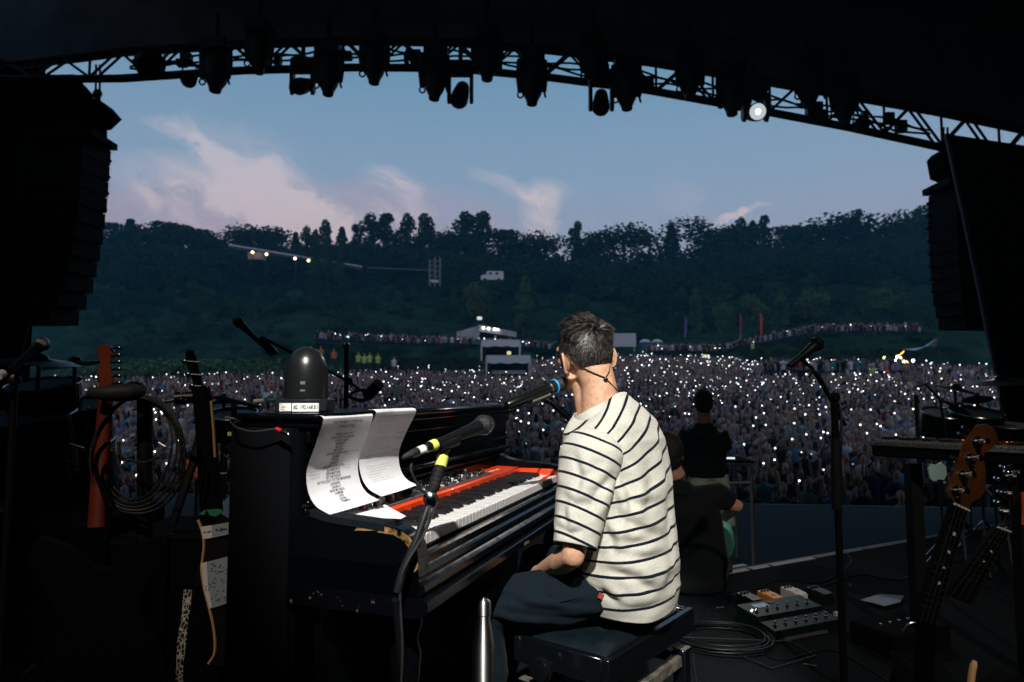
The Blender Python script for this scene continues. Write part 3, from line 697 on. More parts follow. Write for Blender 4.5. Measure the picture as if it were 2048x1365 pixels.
# balloon-like white sign light above the bar
c = P(959, 637, 100); e = thing('floodlight', 'small square white light on a thin pole above the bar roof', 'lamp', (c.x, 100, c.z-4)); part('pole', MB().tube([c-Vector((0, 0, 4)), c+Vector((0, 0, 3))], .05, 5), BLKP, e); part('lamp_head', MB().box(c, (.75, .3, .5), bev=.1), mat('soft_lamp', (.8, .8, .75), .5, emit=(1, .97, .85), es=.6), e)
for i, (q, s_, lab) in enumerate(((1018, 706.5, 'small yellow lit sign behind the lower marquee peak'), (1410, 712.5, 'small yellow lit sign standing over the far crowd under the purple flag'))):
    c = P(q, s_, 62+16*i); e = thing('lit_sign', lab, 'sign', (c.x, c.y, G(c.x, c.y))); part('pole', MB().tube([(c.x, c.y, G(c.x, c.y)), c], .05, 5), BLKP, e); part('panel', MB().box(c, (.36+.1*i, .1, .3), bev=.04), mat('sign_yellow', (.8, .8, .3), .5, emit=(1, .95, .45), es=.7), e)
# bank faces (clipped hedges) in front of the terraces
HEDGE = leafmat('hedge_leaf', (.016, .03, .015))
def hedge(u0, u1, y, z0, z1, label, seed):
    r = random.Random(seed); mb = MB(); n = int(abs(u1-u0)*y*26)
    for k in range(14):
        t0, t1 = k/14, (k+1)/14
        a, b = lerp(u0, u1, t0)*y, lerp(u0, u1, t1)*y
        mb.add([(a, y, z0), (b, y, z0), (b, y+.6, z1), (a, y+.6, z1), (a, y+1.6, z1), (b, y+1.6, z1)], [(0, 1, 2, 3), (3, 2, 5, 4)])
    for _ in range(n):
        t, s_ = r.random(), r.random(); p = Vector((lerp(u0, u1, t)*y, y-.1+.6*s_, lerp(z0, z1, s_)+r.uniform(-.05, .12))); a, b, _n = basis((r.gauss(0, 1), -1.2+r.gauss(0, 1), r.gauss(0, 1))); k = r.uniform(.08, .2)
        mb.add([p+a*k, p+b*k, p-a*k, p-b*k], [(0, 1, 2, 3)])
    return single('hedge', mb, HEDGE, label, 'hedge', smooth=False)
hedge(-.25, -.052, 67, 1.2, 4.55, 'dark clipped hedge bank below the left terrace crowd', 1)
hedge(-.06, .145, 86, 3.6, 5.6, 'dark hedge bank behind the two marquees', 2)
hedge(.145, .37, 86.5, 3.8, 5.3, 'dark hedge bank under the white screen and flags', 3)
hedge(.34, .60, 72, 3.4, 5.7, 'dark hedge bank below the railed right terrace', 4)
hedge(-.62, -.24, 55, .2, 2.6, 'dark hedge bank in front of the pale shrubs', 5)
# railings of the terraces
def railing(pts, h, label, gap=2.0):
    e = thing('railing', label, 'railing', pts[0]); mb = MB()
    for zz in (h, h*.55, h*.15): mb.tube([Vector(p)+Vector((0, 0, zz)) for p in pts], .03, 5, False)
    RLM = mat('railing_dark', (.05, .06, .07), .6)
    part('rail', mb, RLM, e)
    for a, b in zip(pts, pts[1:]):
        n = max(1, int((Vector(b)-Vector(a)).length/gap))
        for k in range(n): c = Vector(a).lerp(Vector(b), k/n); part('post', MB().tube([c, c+Vector((0, 0, h))], .03, 5), RLM, e)
railing([(u*90, 90, G(u*90, 90.6)) for u in (-.29, -.2, -.1, .0)], 1.1, 'thin metal railing along the left terrace edge', 2.6)
railing([(u*90, 90, G(u*90, 90.6)) for u in (.36, .42, .5, .58)], 1.2, 'tall metal railing along the right terrace edge', 2.2)
railing([(u*63, 63, z) for u, z in ((-.25, 1.5), (-.15, 1.7), (-.06, 2.3))], 1.0, 'low crowd barrier behind the left block of the crowd', 2.2)
# raised viewing platform on the right, with its front fascia
e = thing('viewing_platform', 'long dark raised viewing platform in the crowd on the right', 'platform', (26, 53, 0)); a, b = .38*52, .60*52
part('fascia', MB().box(((a+b)/2, 52, 1.0), (b-a, .3, 2.1)), DARKC, e); part('deck', MB().box(((a+b)/2, 54.6, 2.0), (b-a, 5, .15)), DARKC, e)
plat = []; rr_ = random.Random(9)
for k in range(46): plat.append((0, rr_.uniform(a, b), rr_.uniform(52.6, 56.5), 2.08, rr_.choice([0, 1, 3, 5]), rr_.choice(PALW), rr_.choice([0, 1, 2]), rr_.uniform(.9, 1.05), rr_.gauss(0, .4)))
m_ = mass_mesh(plat, 'platform_crowd'); o = bpy.data.objects.new('platform_crowd', m_); C.objects.link(o); tag(o, 'people crowded on the raised viewing platform on the right', 'crowd', kind='stuff')
# sail canopy with lit stall beneath
e = thing('sail_canopy', 'pale pointed sail canopy over the lit stall at the right', 'canopy', P(1850, 720, 70)); a, b, c, d = P(1806, 699, 70), P(1876, 675, 70), P(1873, 694, 74), P(1840, 697, 66)
n = 8; mb = MB()
for i in range(n):
    for s_, w in ((0, 0), ): pass
mb.add([a, a.lerp(b, .35)-Vector((0, 0, .55)), a.lerp(b, .7)-Vector((0, 0, .5)), b, b.lerp(c, .5), c, c.lerp(a, .4)+Vector((0, 0, .1)), c.lerp(a, .7)], [(0, 1, 7), (1, 2, 6, 7), (2, 3, 4, 5, 6)])
part('sail', mb, TENT, e); part('mast', MB().tube([(b.x, 70, G(b.x, 70)), b+Vector((0, 0, .1))], .1, 6), BLKP, e)
e = thing('stall', 'dark stall front strung with orange and yellow lamps under the canopy', 'stall', P(1800, 735, 66)); c = P(1800, 728, 68)
part('counter', MB().box(c, (5.5, 1.5, 1.0)), DARKC, e); ORL = mat('lamp_orange', (1, .4, .05), .5, emit=(1, .36, .04), es=5)
for q, s_, rr_, m in ((1795.5, 714.5, .17, WARM), (1801.5, 716, .1, WARM), (1807, 723, .13, WARM), (1769, 716, .13, mat('lamp_green', (1, 1, .5), .5, emit=(.85, 1, .35), es=5)), (1792, 721, .1, LAMPW), (1826.5, 721.7, .13, LAMPW), (1815, 725, .07, ORL)):
    part('lamp', MB().ball(P(q, s_, 66), rr_, 8, 6), m, e)
part('flame_banner', MB().prism([(0, 0), (.08, .02), (.55, .38), (.62, .55), (.35, .32)], P(1796, 713, 66), (1, 0, 0), (0, 0, 1), .05), ORL, e)
# stewards in high-visibility jackets
HV = {'yellow': mat('hivis_yellow', (.45, .62, .10), .6, emit=None), 'orange': mat('hivis_orange', (.75, .10, .02), .6), 'cream': mat('cream_top', (.7, .6, .5), .8)}
SP = [(756-0, 715, 'yellow'), (622, 701, 'orange'), (642, 701, 'orange'), (668, 706, 'orange'), (717, 713, 'yellow'), (729, 715, 'yellow'), (739.5, 713.5, 'yellow'), (788, 722, 'cream'), (1746, 741, 'yellow'), (1773, 743, 'orange'), (1505, 690, 'yellow')]
SPL = ['yellow-jacketed steward, rightmost of four in front of the left hedge bank', 'orange-jacketed steward, first of three above the black dome', 'orange-jacketed steward, second of three above the black dome', 'orange-jacketed steward, third of three, right of the dome top', 'yellow-jacketed steward, first of four in front of the left hedge bank', 'yellow-jacketed steward, second of four in front of the left hedge bank', 'yellow-jacketed steward, third and brightest of four by the left hedge bank', 'person in cream top standing right of the yellow stewards', 'yellow-jacketed steward with arms out on the right viewing platform', 'orange-jacketed steward beside the yellow one on the right platform', 'yellow-jacketed steward on the bank under the red flags']
for (q, s_, c), lab in zip(SP, SPL):
    dp = 50 if q > 1700 else (88 if q > 1400 else 64); dp = 51 if q > 1700 else dp; z = P(q, s_, dp).z-1.35; me = PMB[0 if q != 1746 else 7][0].mesh('person', [SKIN_O, HV[c], TROU, HAIRM[0]], True, 60)
    o = bpy.data.objects.new('person', me); C.objects.link(o); o.location = (P(q, s_, dp).x, dp, z); tag(o, lab, 'person', 'stewards and bystanders')
# crowd barrier in front of the stage
e = thing('crowd_barrier', 'black steel crowd barrier running along the front row', 'barrier', (0, 12, GZ)); mb = MB()
part('panel', MB().box((0, 12.0, GZ+.55), (34, .06, 1.1)), BLKM, e); part('rail', MB().tube([(-17, 11.95, GZ+1.14), (17, 11.95, GZ+1.14)], .03, 6), BLKP, e)

# ================================================================== STAGE
DECK = mat('stage_deck', (.007, .013, .021), .8, spec=.15, var=.45, vs=3, bump=.2, bs=30)
CARP = mat('riser_carpet', (.0035, .0052, .0068), .95, spec=.1, var=.35, vs=40, bump=.5, bs=300)
# deck front edge follows a gentle diagonal
a, b = PZ(0, 982, MZ), PZ(2048, 1018, MZ); dv = (b-a).normalized(); a, b = a-dv*14, b+dv*14
mb = MB(); ox = [(a.x, a.y), (b.x, b.y), (b.x, -8), (a.x, -8)]
mb.add([(x, y, MZ) for x, y in ox]+[(x, y, GZ) for x, y in ox], [(0, 1, 2, 3), (0, 4, 5, 1)]); struct('stage_deck', mb, DECK)
mb = MB(); q = dv.cross(Vector((0, 0, 1))).normalized(); q = q if q.y < 0 else -q
mb.box((a+b)/2+q*.03+Vector((0, 0, .003)), ((b-a).length, .035, .01), Matrix.Rotation(math.atan2(dv.y, dv.x), 3, 'Z')); single('edge_strip', mb, mat('edge_strip', (.16, .20, .24), .5), 'pale blue-grey marking strip along the front stage edge', 'marking strip')
# riser
e0, e1 = PZ(1420, 1150, 0), PZ(1865, 1073, 0); dr = (e1-e0).normalized(); r0, r1 = e0-dr*9, e1+dr*7
rk_ = e0-dr*1.4; mb = MB(); ox = [(-9.5, rk_.y), (rk_.x, rk_.y), (r1.x, r1.y), (r1.x+2, -7), (-9.5, -7)]
mb.add([(x, y, 0) for x, y in ox]+[(x, y, MZ) for x, y in ox], [(0, 1, 2, 3, 4), (0, 5, 6, 1), (1, 6, 7, 2)]); struct('riser_deck', mb, CARP)
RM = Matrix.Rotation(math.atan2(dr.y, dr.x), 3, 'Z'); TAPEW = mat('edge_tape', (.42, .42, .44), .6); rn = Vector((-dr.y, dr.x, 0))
es = thing('edge_trim', 'dashed pale tape and metal trim along the riser front edge', 'edge trim', e0)
for k in range(9):
    L_ = (.30, .16, .42, .5, .6, .5, .7, .6, .5)[k]; s0 = sum((.30, .16, .42, .5, .6, .5, .7, .6, .5)[:k])+.03*k
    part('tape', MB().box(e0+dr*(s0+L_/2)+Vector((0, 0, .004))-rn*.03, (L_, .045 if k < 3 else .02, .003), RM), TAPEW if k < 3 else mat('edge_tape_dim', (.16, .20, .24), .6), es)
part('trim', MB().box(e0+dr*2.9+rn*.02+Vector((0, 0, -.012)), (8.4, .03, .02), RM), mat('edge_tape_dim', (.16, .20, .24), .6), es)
part('tape', MB().box(e0+dr*.12+rn*.065+Vector((0, 0, .004)), (.14, .04, .003), RM), TAPEW, es); part('tape', MB().box(e0+dr*.30+rn*.065+Vector((0, 0, .004)), (.16, .04, .003), RM), TAPEW, es)

# ---- roof: canopy skin, side drapes, trusses
ROOF = mat('canopy_skin', (.15, .20, .24), .8, var=.3, vs=1.5); TR = mat('truss_black', (.035, .042, .05), .55)
TD = 10.5
TP = [(-160, 128), (20, 158-8), (240, 148), (480, 132), (700, 126), (900, 127), (1100, 146), (1300, 172), (1500, 208), (1700, 246), (1880, 285), (2060, 330), (2220, 370)]
BOT = [P(x, y+6, TD) for x, y in TP]
TOPP = [(-160, 70), (20, 138), (150, 124), (240, 112), (480, 97), (700, 90), (900, 92), (1100, 108), (1300, 132), (1500, 165), (1700, 200), (1880, 232), (2060, 270), (2220, 300)]
TOP = [P(x, y-4, TD) for x, y in TOPP]
cv = MB(); n = len(TOP)
for i in range(n-1):
    a, b = TOP[i], TOP[i+1]
    for (y0, h0, y1, h1) in ((TD+.1, 0, TD+.1, 1.6), (TD+.1, 1.6, 6, 2.2), (6, 2.2, 0, 2.8), (0, 2.8, -9, 2.6), (TD+.1, 1.6, 18.5, 5.2)):  # last strip: unseen overhang added to keep sky light off the near crowd
        cv.add([(a.x, y0, a.z+h0), (b.x, y0, b.z+h0), (b.x, y1, b.z+h1), (a.x, y1, a.z+h1)], [(0, 1, 2, 3)])
single('stage_roof', cv, ROOF, 'dark fabric canopy roof stretched over the whole stage', 'roof')
def truss(name, label, A, B, wdt, hgt, seg=1.0, r_=.028):
    e = thing(name, label, 'truss', A[0]); mb = MB(); dg = MB()
    for off in ((0, 0), (0, wdt)): mb.tube([Vector(p)+Vector((0, off[1], 0)) for p in A], r_, 6)
    for off in ((0, 0), (0, wdt)): mb.tube([Vector(p)+Vector((0, off[1], 0)) for p in B], r_, 6)
    def at(L_, x):
        for p, q in zip(L_, L_[1:]):
            if x <= q.x: return p.lerp(q, (x-p.x)/(q.x-p.x))
        return L_[-1]
    x0, x1 = max(A[0].x, B[0].x), min(A[-1].x, B[-1].x); n = int((x1-x0)/seg)
    for k in range(n):
        xa, xm, xb = x0+k*seg, x0+(k+.5)*seg, x0+(k+1)*seg
        for o_ in (0, wdt):
            v = Vector((0, o_, 0)); dg.tube([at(A, xa)+v, at(B, xm)+v], r_*.6, 5); dg.tube([at(B, xm)+v, at(A, xb)+v], r_*.6, 5)
        dg.tube([at(A, xa), at(A, xa)+Vector((0, wdt, 0))], r_*.6, 5); dg.tube([at(A, xa), at(B, xa)], r_*.6, 5)
    part('chord', mb, TR, e); part('bracing', dg, TR, e); return e
truss('front_truss', 'long black lighting truss curving across the front of the roof', BOT, [p+Vector((0, 0, .06)) for p in TOP], .12, .4, .9, .036)
for k, (yy_, dz) in enumerate(((8.2, .9), (5.6, 1.3))):
    truss('roof_truss', ['black roof truss just inside the front truss', 'black roof truss nearest overhead, deepest inside the roof'][k], [Vector((p.x, yy_, p.z+dz-.25)) for p in TOP], [Vector((p.x, yy_, p.z+dz+.35)) for p in TOP], .4, .5, .9, .03)
e = thing('cable_loom', 'bundled lamp cables and junction boxes strung along the front truss', 'cables', TOP[4]); rr_ = random.Random(31)
for k in range(3):
    pts = []
    for i in range(90):
        x_ = lerp(260, 1860, i/89); t_ = np.interp(x_, [q[0] for q in TP], [q[1] for q in TP]); pts.append(P(x_, float(t_)-8-7*k+4*math.sin(i*.9+k*2)+rr_.uniform(-1.5, 1.5), TD+.06))
    part('loom', MB().tube(pts, .018, 5), TR, e)
for k in range(34):
    x_ = rr_.uniform(260, 1850); t_ = float(np.interp(x_, [q[0] for q in TP], [q[1] for q in TP])); part('junction_box', MB().box(P(x_, t_-rr_.uniform(4, 26), TD+.03), (rr_.uniform(.06, .22), .12, rr_.uniform(.08, .2))), TR, e)
# moving-head lamps (yoke style and hooded style)
def lens_disc(mb, c, d, r_): mb.lathe([(r_, 0), (r_*.98, .012), (.0, .03)], c, d, 20)
MOV = mat('fixture_black', (.018, .021, .026), .5); GLS = mat('lens', (.03, .035, .04), .08, coat=1)
def yoke_lamp(qx, qtop, qy, w, label, tilt=0.35, lit=False):
    dp = TD-.15; c = P(qx, qy, dp); top = P(qx, qtop, dp); s = w/FPX*dp; e = thing('moving_light', label, 'stage light', top, 'stage lights under the front truss')
    part('base', MB().box(top+Vector((0, 0, .02)), (s*1.0, s*.7, .16), bev=.03), MOV, e)
    part('clamp', MB().tube([top+Vector((0, 0, .08)), top+Vector((0, 0, .45))], .035, 8), MOV, e)
    for k in (-1, 1):
        mb = MB(); mb.prism([(-.07, 0), (.07, 0), (.05, -(top.z-c.z)*.6), (.08, -(top.z-c.z)-.02), (0, -(top.z-c.z)-.10), (-.08, -(top.z-c.z)-.02), (-.06, -(top.z-c.z)*.6)], top+Vector((k*s*.46, 0, -.05)), (0, 1, 0), (0, 0, 1), .055); part('yoke_arm', mb, MOV, e)
    part('yoke', MB().box(top-Vector((0, 0, .08)), (s*.95, .16, .07), bev=.02), MOV, e)
    d = Vector((-.1, -math.cos(tilt), -math.sin(tilt))).normalized()
    hd = part('head', MB().lathe([(s*.18, -.26), (s*.28, -.22), (s*.33, -.05), (s*.36, .08), (s*.37, .20), (s*.34, .23)], c-d*.02, d, 20), MOV, e)
    lm = MB(); lens_disc(lm, c+d*.205, d, s*(.17 if lit else .30))
    part('lens', lm, mat('lens_lit', (1, 1, 1), .5, emit=(1, .95, .85), es=14) if lit else GLS, hd)
    if lit: lm = MB(); lens_disc(lm, c+d*.200, d, s*.33); part('lens_ring', lm, mat('lens_glow', (1, 1, 1), .5, emit=(.55, .62, .66), es=.9), hd)
    if lit:
        bl = bpy.data.lights.new('back_lamp', 'SPOT'); bo = bpy.data.objects.new('back_lamp', bl); C.objects.link(bo); bo.location = c+d*.3
        bo.rotation_euler = (Vector((2.0, 1.5, .9))-c).to_track_quat('-Z', 'Y').to_euler(); bl.energy = 200; bl.spot_size = R(50); bl.spot_blend = .8; bl.shadow_soft_size = .12; bl.color = (1, .9, .78); bo.parent = None
    return e
def hooded_lamp(qx, qbot, w, label, tilt=0.0):     # body hanging straight down, tapering to the lens ring
    dp = TD-.25; b = P(qx, qbot, dp); s = w/FPX*dp; e = thing('moving_light', label, 'stage light', b+Vector((0, 0, .95)), 'stage lights under the front truss'); z1 = b.z
    d = Vector((math.sin(tilt), -.12, -1)).normalized(); o_ = b-d*.62
    part('base', MB().box(b+Vector((-math.sin(tilt)*.6, 0, .72)), (s*.95, s*.7, .22), bev=.03), MOV, e)
    for k in (-1, 1): mb = MB(); mb.tube([b+Vector((k*s*.46, 0, .7)), b+Vector((k*s*.5, 0, .42)), b+Vector((k*s*.46, 0, .20))], [.06, .055, .045], 8, sq=.6); part('yoke_arm', mb, MOV, e)
    hd = part('head', MB().lathe([(s*.36, -.1), (s*.42, .05), (s*.46, .20), (s*.45, .32), (s*.37, .45), (s*.27, .53), (s*.23, .57), (s*.21, .62)], o_, d, 18), MOV, e)
    hk = MB(); hk.tube([b+Vector((s*.46, -.02, .22)), b+Vector((s*.54, -.02, .10))], .018, 5); part('hook', hk, MOV, e); hk = MB(); hk.ring(b+Vector((-s*.46, -.02, .14)), (0, 1, 0), .045, .014, 12, 5)
    part('eyelet', hk, MOV, e); part('clamp', MB().tube([b+Vector((0, 0, .8)), b+Vector((0, 0, 1.25))], .035, 8), MOV, e); return e
def pos_lab(i, n): return f'{ORD[i]} stage light from the left under the front truss'
LS = [('h', 430, 183, 56), ('h', 517, 146, 50), ('y', 606, 132, 172, 46), ('h', 656, 190, 52), ('h', 748, 167, 52), ('h', 868, 199, 52), ('y', 921, 138, 190, 50), ('h', 974, 160, 54), ('h', 1064, 209, 52), ('h', 1188, 170, 48), ('y', 1202, 158, 205, 48), ('h', 1254, 219, 52), ('h', 1381, 197, 50), ('h', 1464, 230, 52), ('L', 1509, 182, 226, 50), ('h', 1620, 212, 56), ('h', 1690, 247, 50)]
for i, l in enumerate(LS):
    lab = pos_lab(i, 0)
    if l[0] == 'h': hooded_lamp(l[1], l[2], l[3], 'black bullet-shaped '+lab, .05*math.sin(i*2.3))
    elif l[0] == 'y': yoke_lamp(l[1], l[2], l[3], l[4], 'open-yoke '+lab, .9 if l[1] > 700 else .5)
    else: yoke_lamp(l[1], l[2], l[3], l[4], 'the one glowing white lamp among the stage lights on the front truss', .32, True)
for q, s_, lab in ((378, 160, 'small round lamp hanging near the left end of the truss'), (1722, 250, 'small round lamp hanging near the right end of the truss'), (301, 128, 'fat dark lamp tucked up beside the left end of the truss')):
    c = P(q, s_, TD); big = q == 301; e = thing('par_lamp', lab, 'stage light', c+Vector((0, 0, .2))); k = 1.9 if big else 1
    part('can', MB().lathe([(.06*k, -.1*k), (.115*k, -.04*k), (.12*k, .06*k), (.08*k, .1*k)], c, (.3, -.8, -.5), 16), MOV, e)
    part('bracket', MB().tube([c+Vector((-.13*k, 0, 0)), c+Vector((-.10*k, 0, .22)), c+Vector((.10*k, 0, .22)), c+Vector((.13*k, 0, 0))], .014, 5), MOV, e)
# the lamp behind the camera that makes the key light
e = thing('follow_spot', 'black spotlight hung behind the viewer lighting the pianist', 'stage light', SPOT+Vector((0, 0, .6)))
d = (AIM-SPOT).normalized(); part('body', MB().lathe([(.10, -.75), (.16, -.7), (.17, -.2), (.15, -.06)], SPOT, d, 20), MOV, e); part('yoke', MB().tube([SPOT-d*.4+Vector((-.2, 0, 0)), SPOT-d*.4+Vector((-.2, 0, .5)), SPOT-d*.4+Vector((.2, 0, .5)), SPOT-d*.4+Vector((.2, 0, 0))], .02, 6), MOV, e)
for k, (lo, am) in enumerate(SIDE):  # housings for the two added fill lamps
    e = thing('wash_light', ['black wash lamp behind the viewer aimed at the left guitars', 'black wash lamp behind the viewer aimed at the right side of the stage'][k], 'stage light', lo+UZ_*.5); d = (am-lo).normalized()
    part('body', MB().lathe([(.08, -.5), (.13, -.45), (.14, -.2), (.13, -.05)], lo, d, 18), MOV, e)
# rigging above each speaker stack + the stacks
PAM = mat('speaker_paint', (.0035, .005, .007), .7, spec=.15)
def pa(side, edge, zt, label, rig):
    dp = TD+.4; s = 1 if side == 'l' else -1; w = 1.15; e = thing('speaker_stack', label, 'speaker', P(edge[0][0], edge[0][1], dp)); pts = [P(x, y, dp) for x, y in edge]
    n = 11; tot = pts[0].z-pts[-1].z
    for k in range(n):
        t = (k+.5)/n; zz = pts[0].z-tot*t
        for a, b in zip(pts, pts[1:]):
            if b.z <= zz <= a.z: c = a.lerp(b, (a.z-zz)/(a.z-b.z)); sl_ = (b.x-a.x)/(a.z-b.z)
        ang = math.atan(sl_)*.0
        h = tot/n*.955; xx = c.x*(dp+.28+k*k*.004)/dp-s*w/2; yaw = -s*.12
        cb = part('cabinet', MB().prism([(-w/2, -h/2), (w/2, -h/2), (w/2, h/2), (-w/2, h/2)], (xx, dp+k*k*.004, zz), (math.cos(yaw), math.sin(yaw), 0), (0, 0, 1), .62), PAM, e)
        part('hinge', MB().box((c.x*(dp+k*k*.004-.1)/dp-s*.012, dp-.1+k*k*.004, zz+h*.46), (.05, .08, .04)), PAM, cb)
    t_ = pts[0]+Vector((-s*w*.42, 0, .02)); sp = [(0, 0), (0, .10), (-s*.26, .22), (-s*.5, .24), (-s*.6, .1), (-s*w*.9, .1), (-s*w*.9, 0)]
    part('flying_frame', MB().prism(sp, pts[0]+Vector((pts[0].x*.018+s*.08, -.1, .01)), (1, 0, 0), (0, 0, 1), .7), PAM, e)
    return e
pa('l', [(222, 292), (214, 400), (204, 480), (185, 570), (150, 645)], 0, 'black curved line array of speakers hanging at the left side', None)
pa('r', [(1858, 385), (1857, 450), (1860, 520), (1867, 600), (1880, 655)], 0, 'black curved line array of speakers hanging at the right side', None)
for s, pts, lab, (hx, hy) in ((1, [(170, 258), (170, 222), (186, 209), (212, 209), (230, 230), (208, 251), (200, 252), (200, 270), (172, 266)], 'dark chain hoist box above the left speaker stack', (195, 150)), (-1, [(1875, 352), (1868, 315), (1877, 304), (1900, 304), (1915, 318), (1912, 352), (1890, 358)], 'dark covered chain hoist above the right speaker stack', (1890, 275))):
    dp = TD+.3; e = thing('chain_hoist', lab, 'hoist', P(pts[0][0], pts[0][1], dp)); o_ = P(0, 0, dp)
    q = [(P(x, y, dp)-o_) for x, y in pts]; part('motor_bag', MB().prism([(v.x, v.z) for v in q], o_, (1, 0, 0), (0, 0, 1), .4), BLKM, e)
    for dx in (-3, 5): part('chain', MB().tube([P(hx+dx, hy-20, dp), P(hx+dx-1, pts[2][1]+4, dp)], .018, 5), TR, e)
    part('hook', MB().ring(P(hx, hy+38, dp), (0, 1, 0), .06, .02, 12, 5).box(P(hx-1, hy+48, dp), (.06, .06, .28)), TR, e)
# side drapes and the struts that stand in front of them
DRAPE = mat('side_drape', (.007, .009, .012), .95, spec=.05)
def drape(pts, label, bulge):
    mb = MB(); n = 40
    for i in range(n):
        t0, t1 = i/n, (i+1)/n
        def q(t): 
            k = t*(len(pts)-1); j = min(int(k), len(pts)-2); p = Vector(pts[j]).lerp(Vector(pts[j+1]), k-j); return p+Vector((0, 0, 0))+Vector(bulge)*math.sin(t*60)*.12
        a, b = q(t0), q(t1); mb.add([(a.x, a.y, MZ-.02), (b.x, b.y, MZ-.02), (b.x, b.y, 8.6), (a.x, a.y, 8.6)], [(0, 1, 2, 3)])
    return single('side_drape', mb, DRAPE, label, 'curtain')
def dr_pt(x, dp): v = P(x, 784, dp); return (v.x, v.y, 0)
drape([dr_pt(-420, 10.9), dr_pt(60, 11.3)], 'tall black drape closing the left wing of the stage', (0, 1, 0))
drape([dr_pt(-420, 10.9), (-9.5, -8, 0)], 'tall black drape down the left side of the stage', (1, 0, 0))
drape([dr_pt(2110, 10.6), dr_pt(2500, 10.6)], 'tall black drape closing the right wing of the stage', (0, 1, 0))
drape([dr_pt(2500, 10.6), (10.5, -8, 0)], 'tall black drape down the right side of the stage', (1, 0, 0))
mb = MB(); mb.box((0, -8, 4), (21, .05, 9.3)); single('back_drape', mb, DRAPE, 'black drape closing the back of the stage behind the viewer', 'curtain')
# the leaning wind scrims between roof and wing, bounded by the struts
def scrim(pts, label, dp):
    o_ = P(0, 0, dp); q = [(P(x, y, dp)-o_) for x, y in pts]
    return single('wind_scrim', MB().prism([(v.x, v.z) for v in q], o_, (1, 0, 0), (0, 0, 1), .04), DRAPE, label, 'scrim')
scrim([(-200, 60), (20, 152), (150, 150), (186, 190), (172, 260), (60, 650), (-200, 650)], 'black scrim panel hanging beside the left speaker stack', 11.2)
scrim([(1897, 270), (2300, 330), (2300, 1020), (2012, 1020), (2005, 762), (1995, 760), (1950, 520)], 'black scrim panel hanging beside the right speaker stack', 10.2)
STR = mat('strut_grey', (.10, .13, .15), .45, .5)
single('roof_strut', MB().tube([P(188, 190, 10.9), P(118, 440, 10.9), P(55, 665, 10.9), P(30, 760, 10.9)], .013, 6), STR, 'thin grey cable sloping down beside the left speaker stack', 'cable')
single('roof_strut', MB().tube([P(1893, 268, 9.9), P(1955, 560, 9.9), P(1998, 775, 9.9), P(2020, 900, 9.9)], .036, 8), STR, 'grey metal pole leaning down beside the right speaker stack', 'pole')
# ================================================================== PIANO
K0 = PZ(822, 1079, .84); K1 = PZ(1113, 951, .84); d_ = (K1-K0); KL = d_.length; d_.normalize(); n_ = Vector((d_.y, -d_.x, 0)); UZ = Vector((0, 0, 1))
def K(a, b, z): return Vector((K0.x, K0.y, 0))+d_*a-n_*b+UZ*z
KM = Matrix((d_, -n_, UZ)).transposed()            # columns: along, back, up
def kbox(mb, a0, a1, b0, b1, z0, z1, bev=0, m=None): return mb.box(K((a0+a1)/2, (b0+b1)/2, (z0+z1)/2), (a1-a0, b1-b0, z1-z0), KM, bev, m)
def worn(name, amt):
    m = mat(name, (.01, .01, .012), .4, spec=.16); t = m.node_tree; tcn = t.nodes.new('ShaderNodeTexCoord')
    mp = t.nodes.new('ShaderNodeMapping'); mp.inputs['Rotation'].default_value = (0, 0, -math.atan2(d_.y, d_.x)); mp.inputs['Scale'].default_value = (1, 1, 1); t.links.new(tcn.outputs['Object'], mp.inputs[0])
    mp2 = t.nodes.new('ShaderNodeMapping'); mp2.inputs['Scale'].default_value = (2.2, 14, 14); t.links.new(mp.outputs[0], mp2.inputs[0])
    f = noi(mp2.outputs[0], 2.5, 6, .65, .3, t)
    t.links.new(ramp(f, [(amt, (.0014, .002, .003)), (amt+.05, (.16, .09, .035)), (amt+.2, (.32, .19, .08))], t), t.nodes['Principled BSDF'].inputs['Base Color'])
    t.links.new(ramp(noi(tcn.outputs['Object'], 30, 4, .6, 0, t), [(.3, (.12,)*3), (.7, (.24,)*3)], t), t.nodes['Principled BSDF'].inputs['Roughness']); return m
LAC = worn('piano_lacquer', .80); WORN = worn('piano_worn', .60); WOOD = worn('piano_bare_wood', .40)
pn = thing('upright_piano', 'old black upright piano case with scuffed mouldings and a red keyboard set into it', 'piano', K(.6, .2, 0))
A0, A1 = -.05, 1.335
part('lid', kbox(MB(), A0, A1, .19, .425, 1.086, 1.103, .006), LAC, pn)
part('lid_moulding', kbox(MB(), A0+.01, A1-.01, .205, .415, 1.070, 1.0855, .004), LAC, pn)
mb = MB(); kbox(mb, A0+.02, A1-.02, .250, .262, .80, 1.07); part('music_board', mb, LAC, pn)
mb = MB(); kbox(mb, A0+.02, A1-.02, .236, .2495, 1.035, 1.0695, .004); kbox(mb, A0+.02, A1-.02, .238, .2495, .965, .972, .003); part('board_rail', mb, LAC, pn)
part('board_moulding', kbox(kbox(kbox(MB(), A0+.02, A1-.02, .226, .2495, .925, .940, .006), A0+.02, A1-.02, .232, .2495, .902, .914, .005), A0+.02, A1-.02, .240, .2495, .88, .895, .003), LAC, pn)
part('side_panel', kbox(MB(), A0-.012, A0+.02, .262, .42, .0, 1.07), BLKM, pn); part('side_panel', kbox(MB(), A1-.02, A1+.012, .262, .42, .0, 1.07, .004), LAC, pn)
part('back_panel', kbox(MB(), A0+.02, A1-.02, .405, .418, .02, 1.07), BLKM, pn); part('lower_panel', kbox(MB(), A0+.02, A1-.02, .20, .215, .04, .70), LAC, pn)
def kprism(mb, prof, a0, a1, m=None): mb.prism(prof, K((a0+a1)/2, 0, 0), -n_, UZ, a1-a0, m); return mb
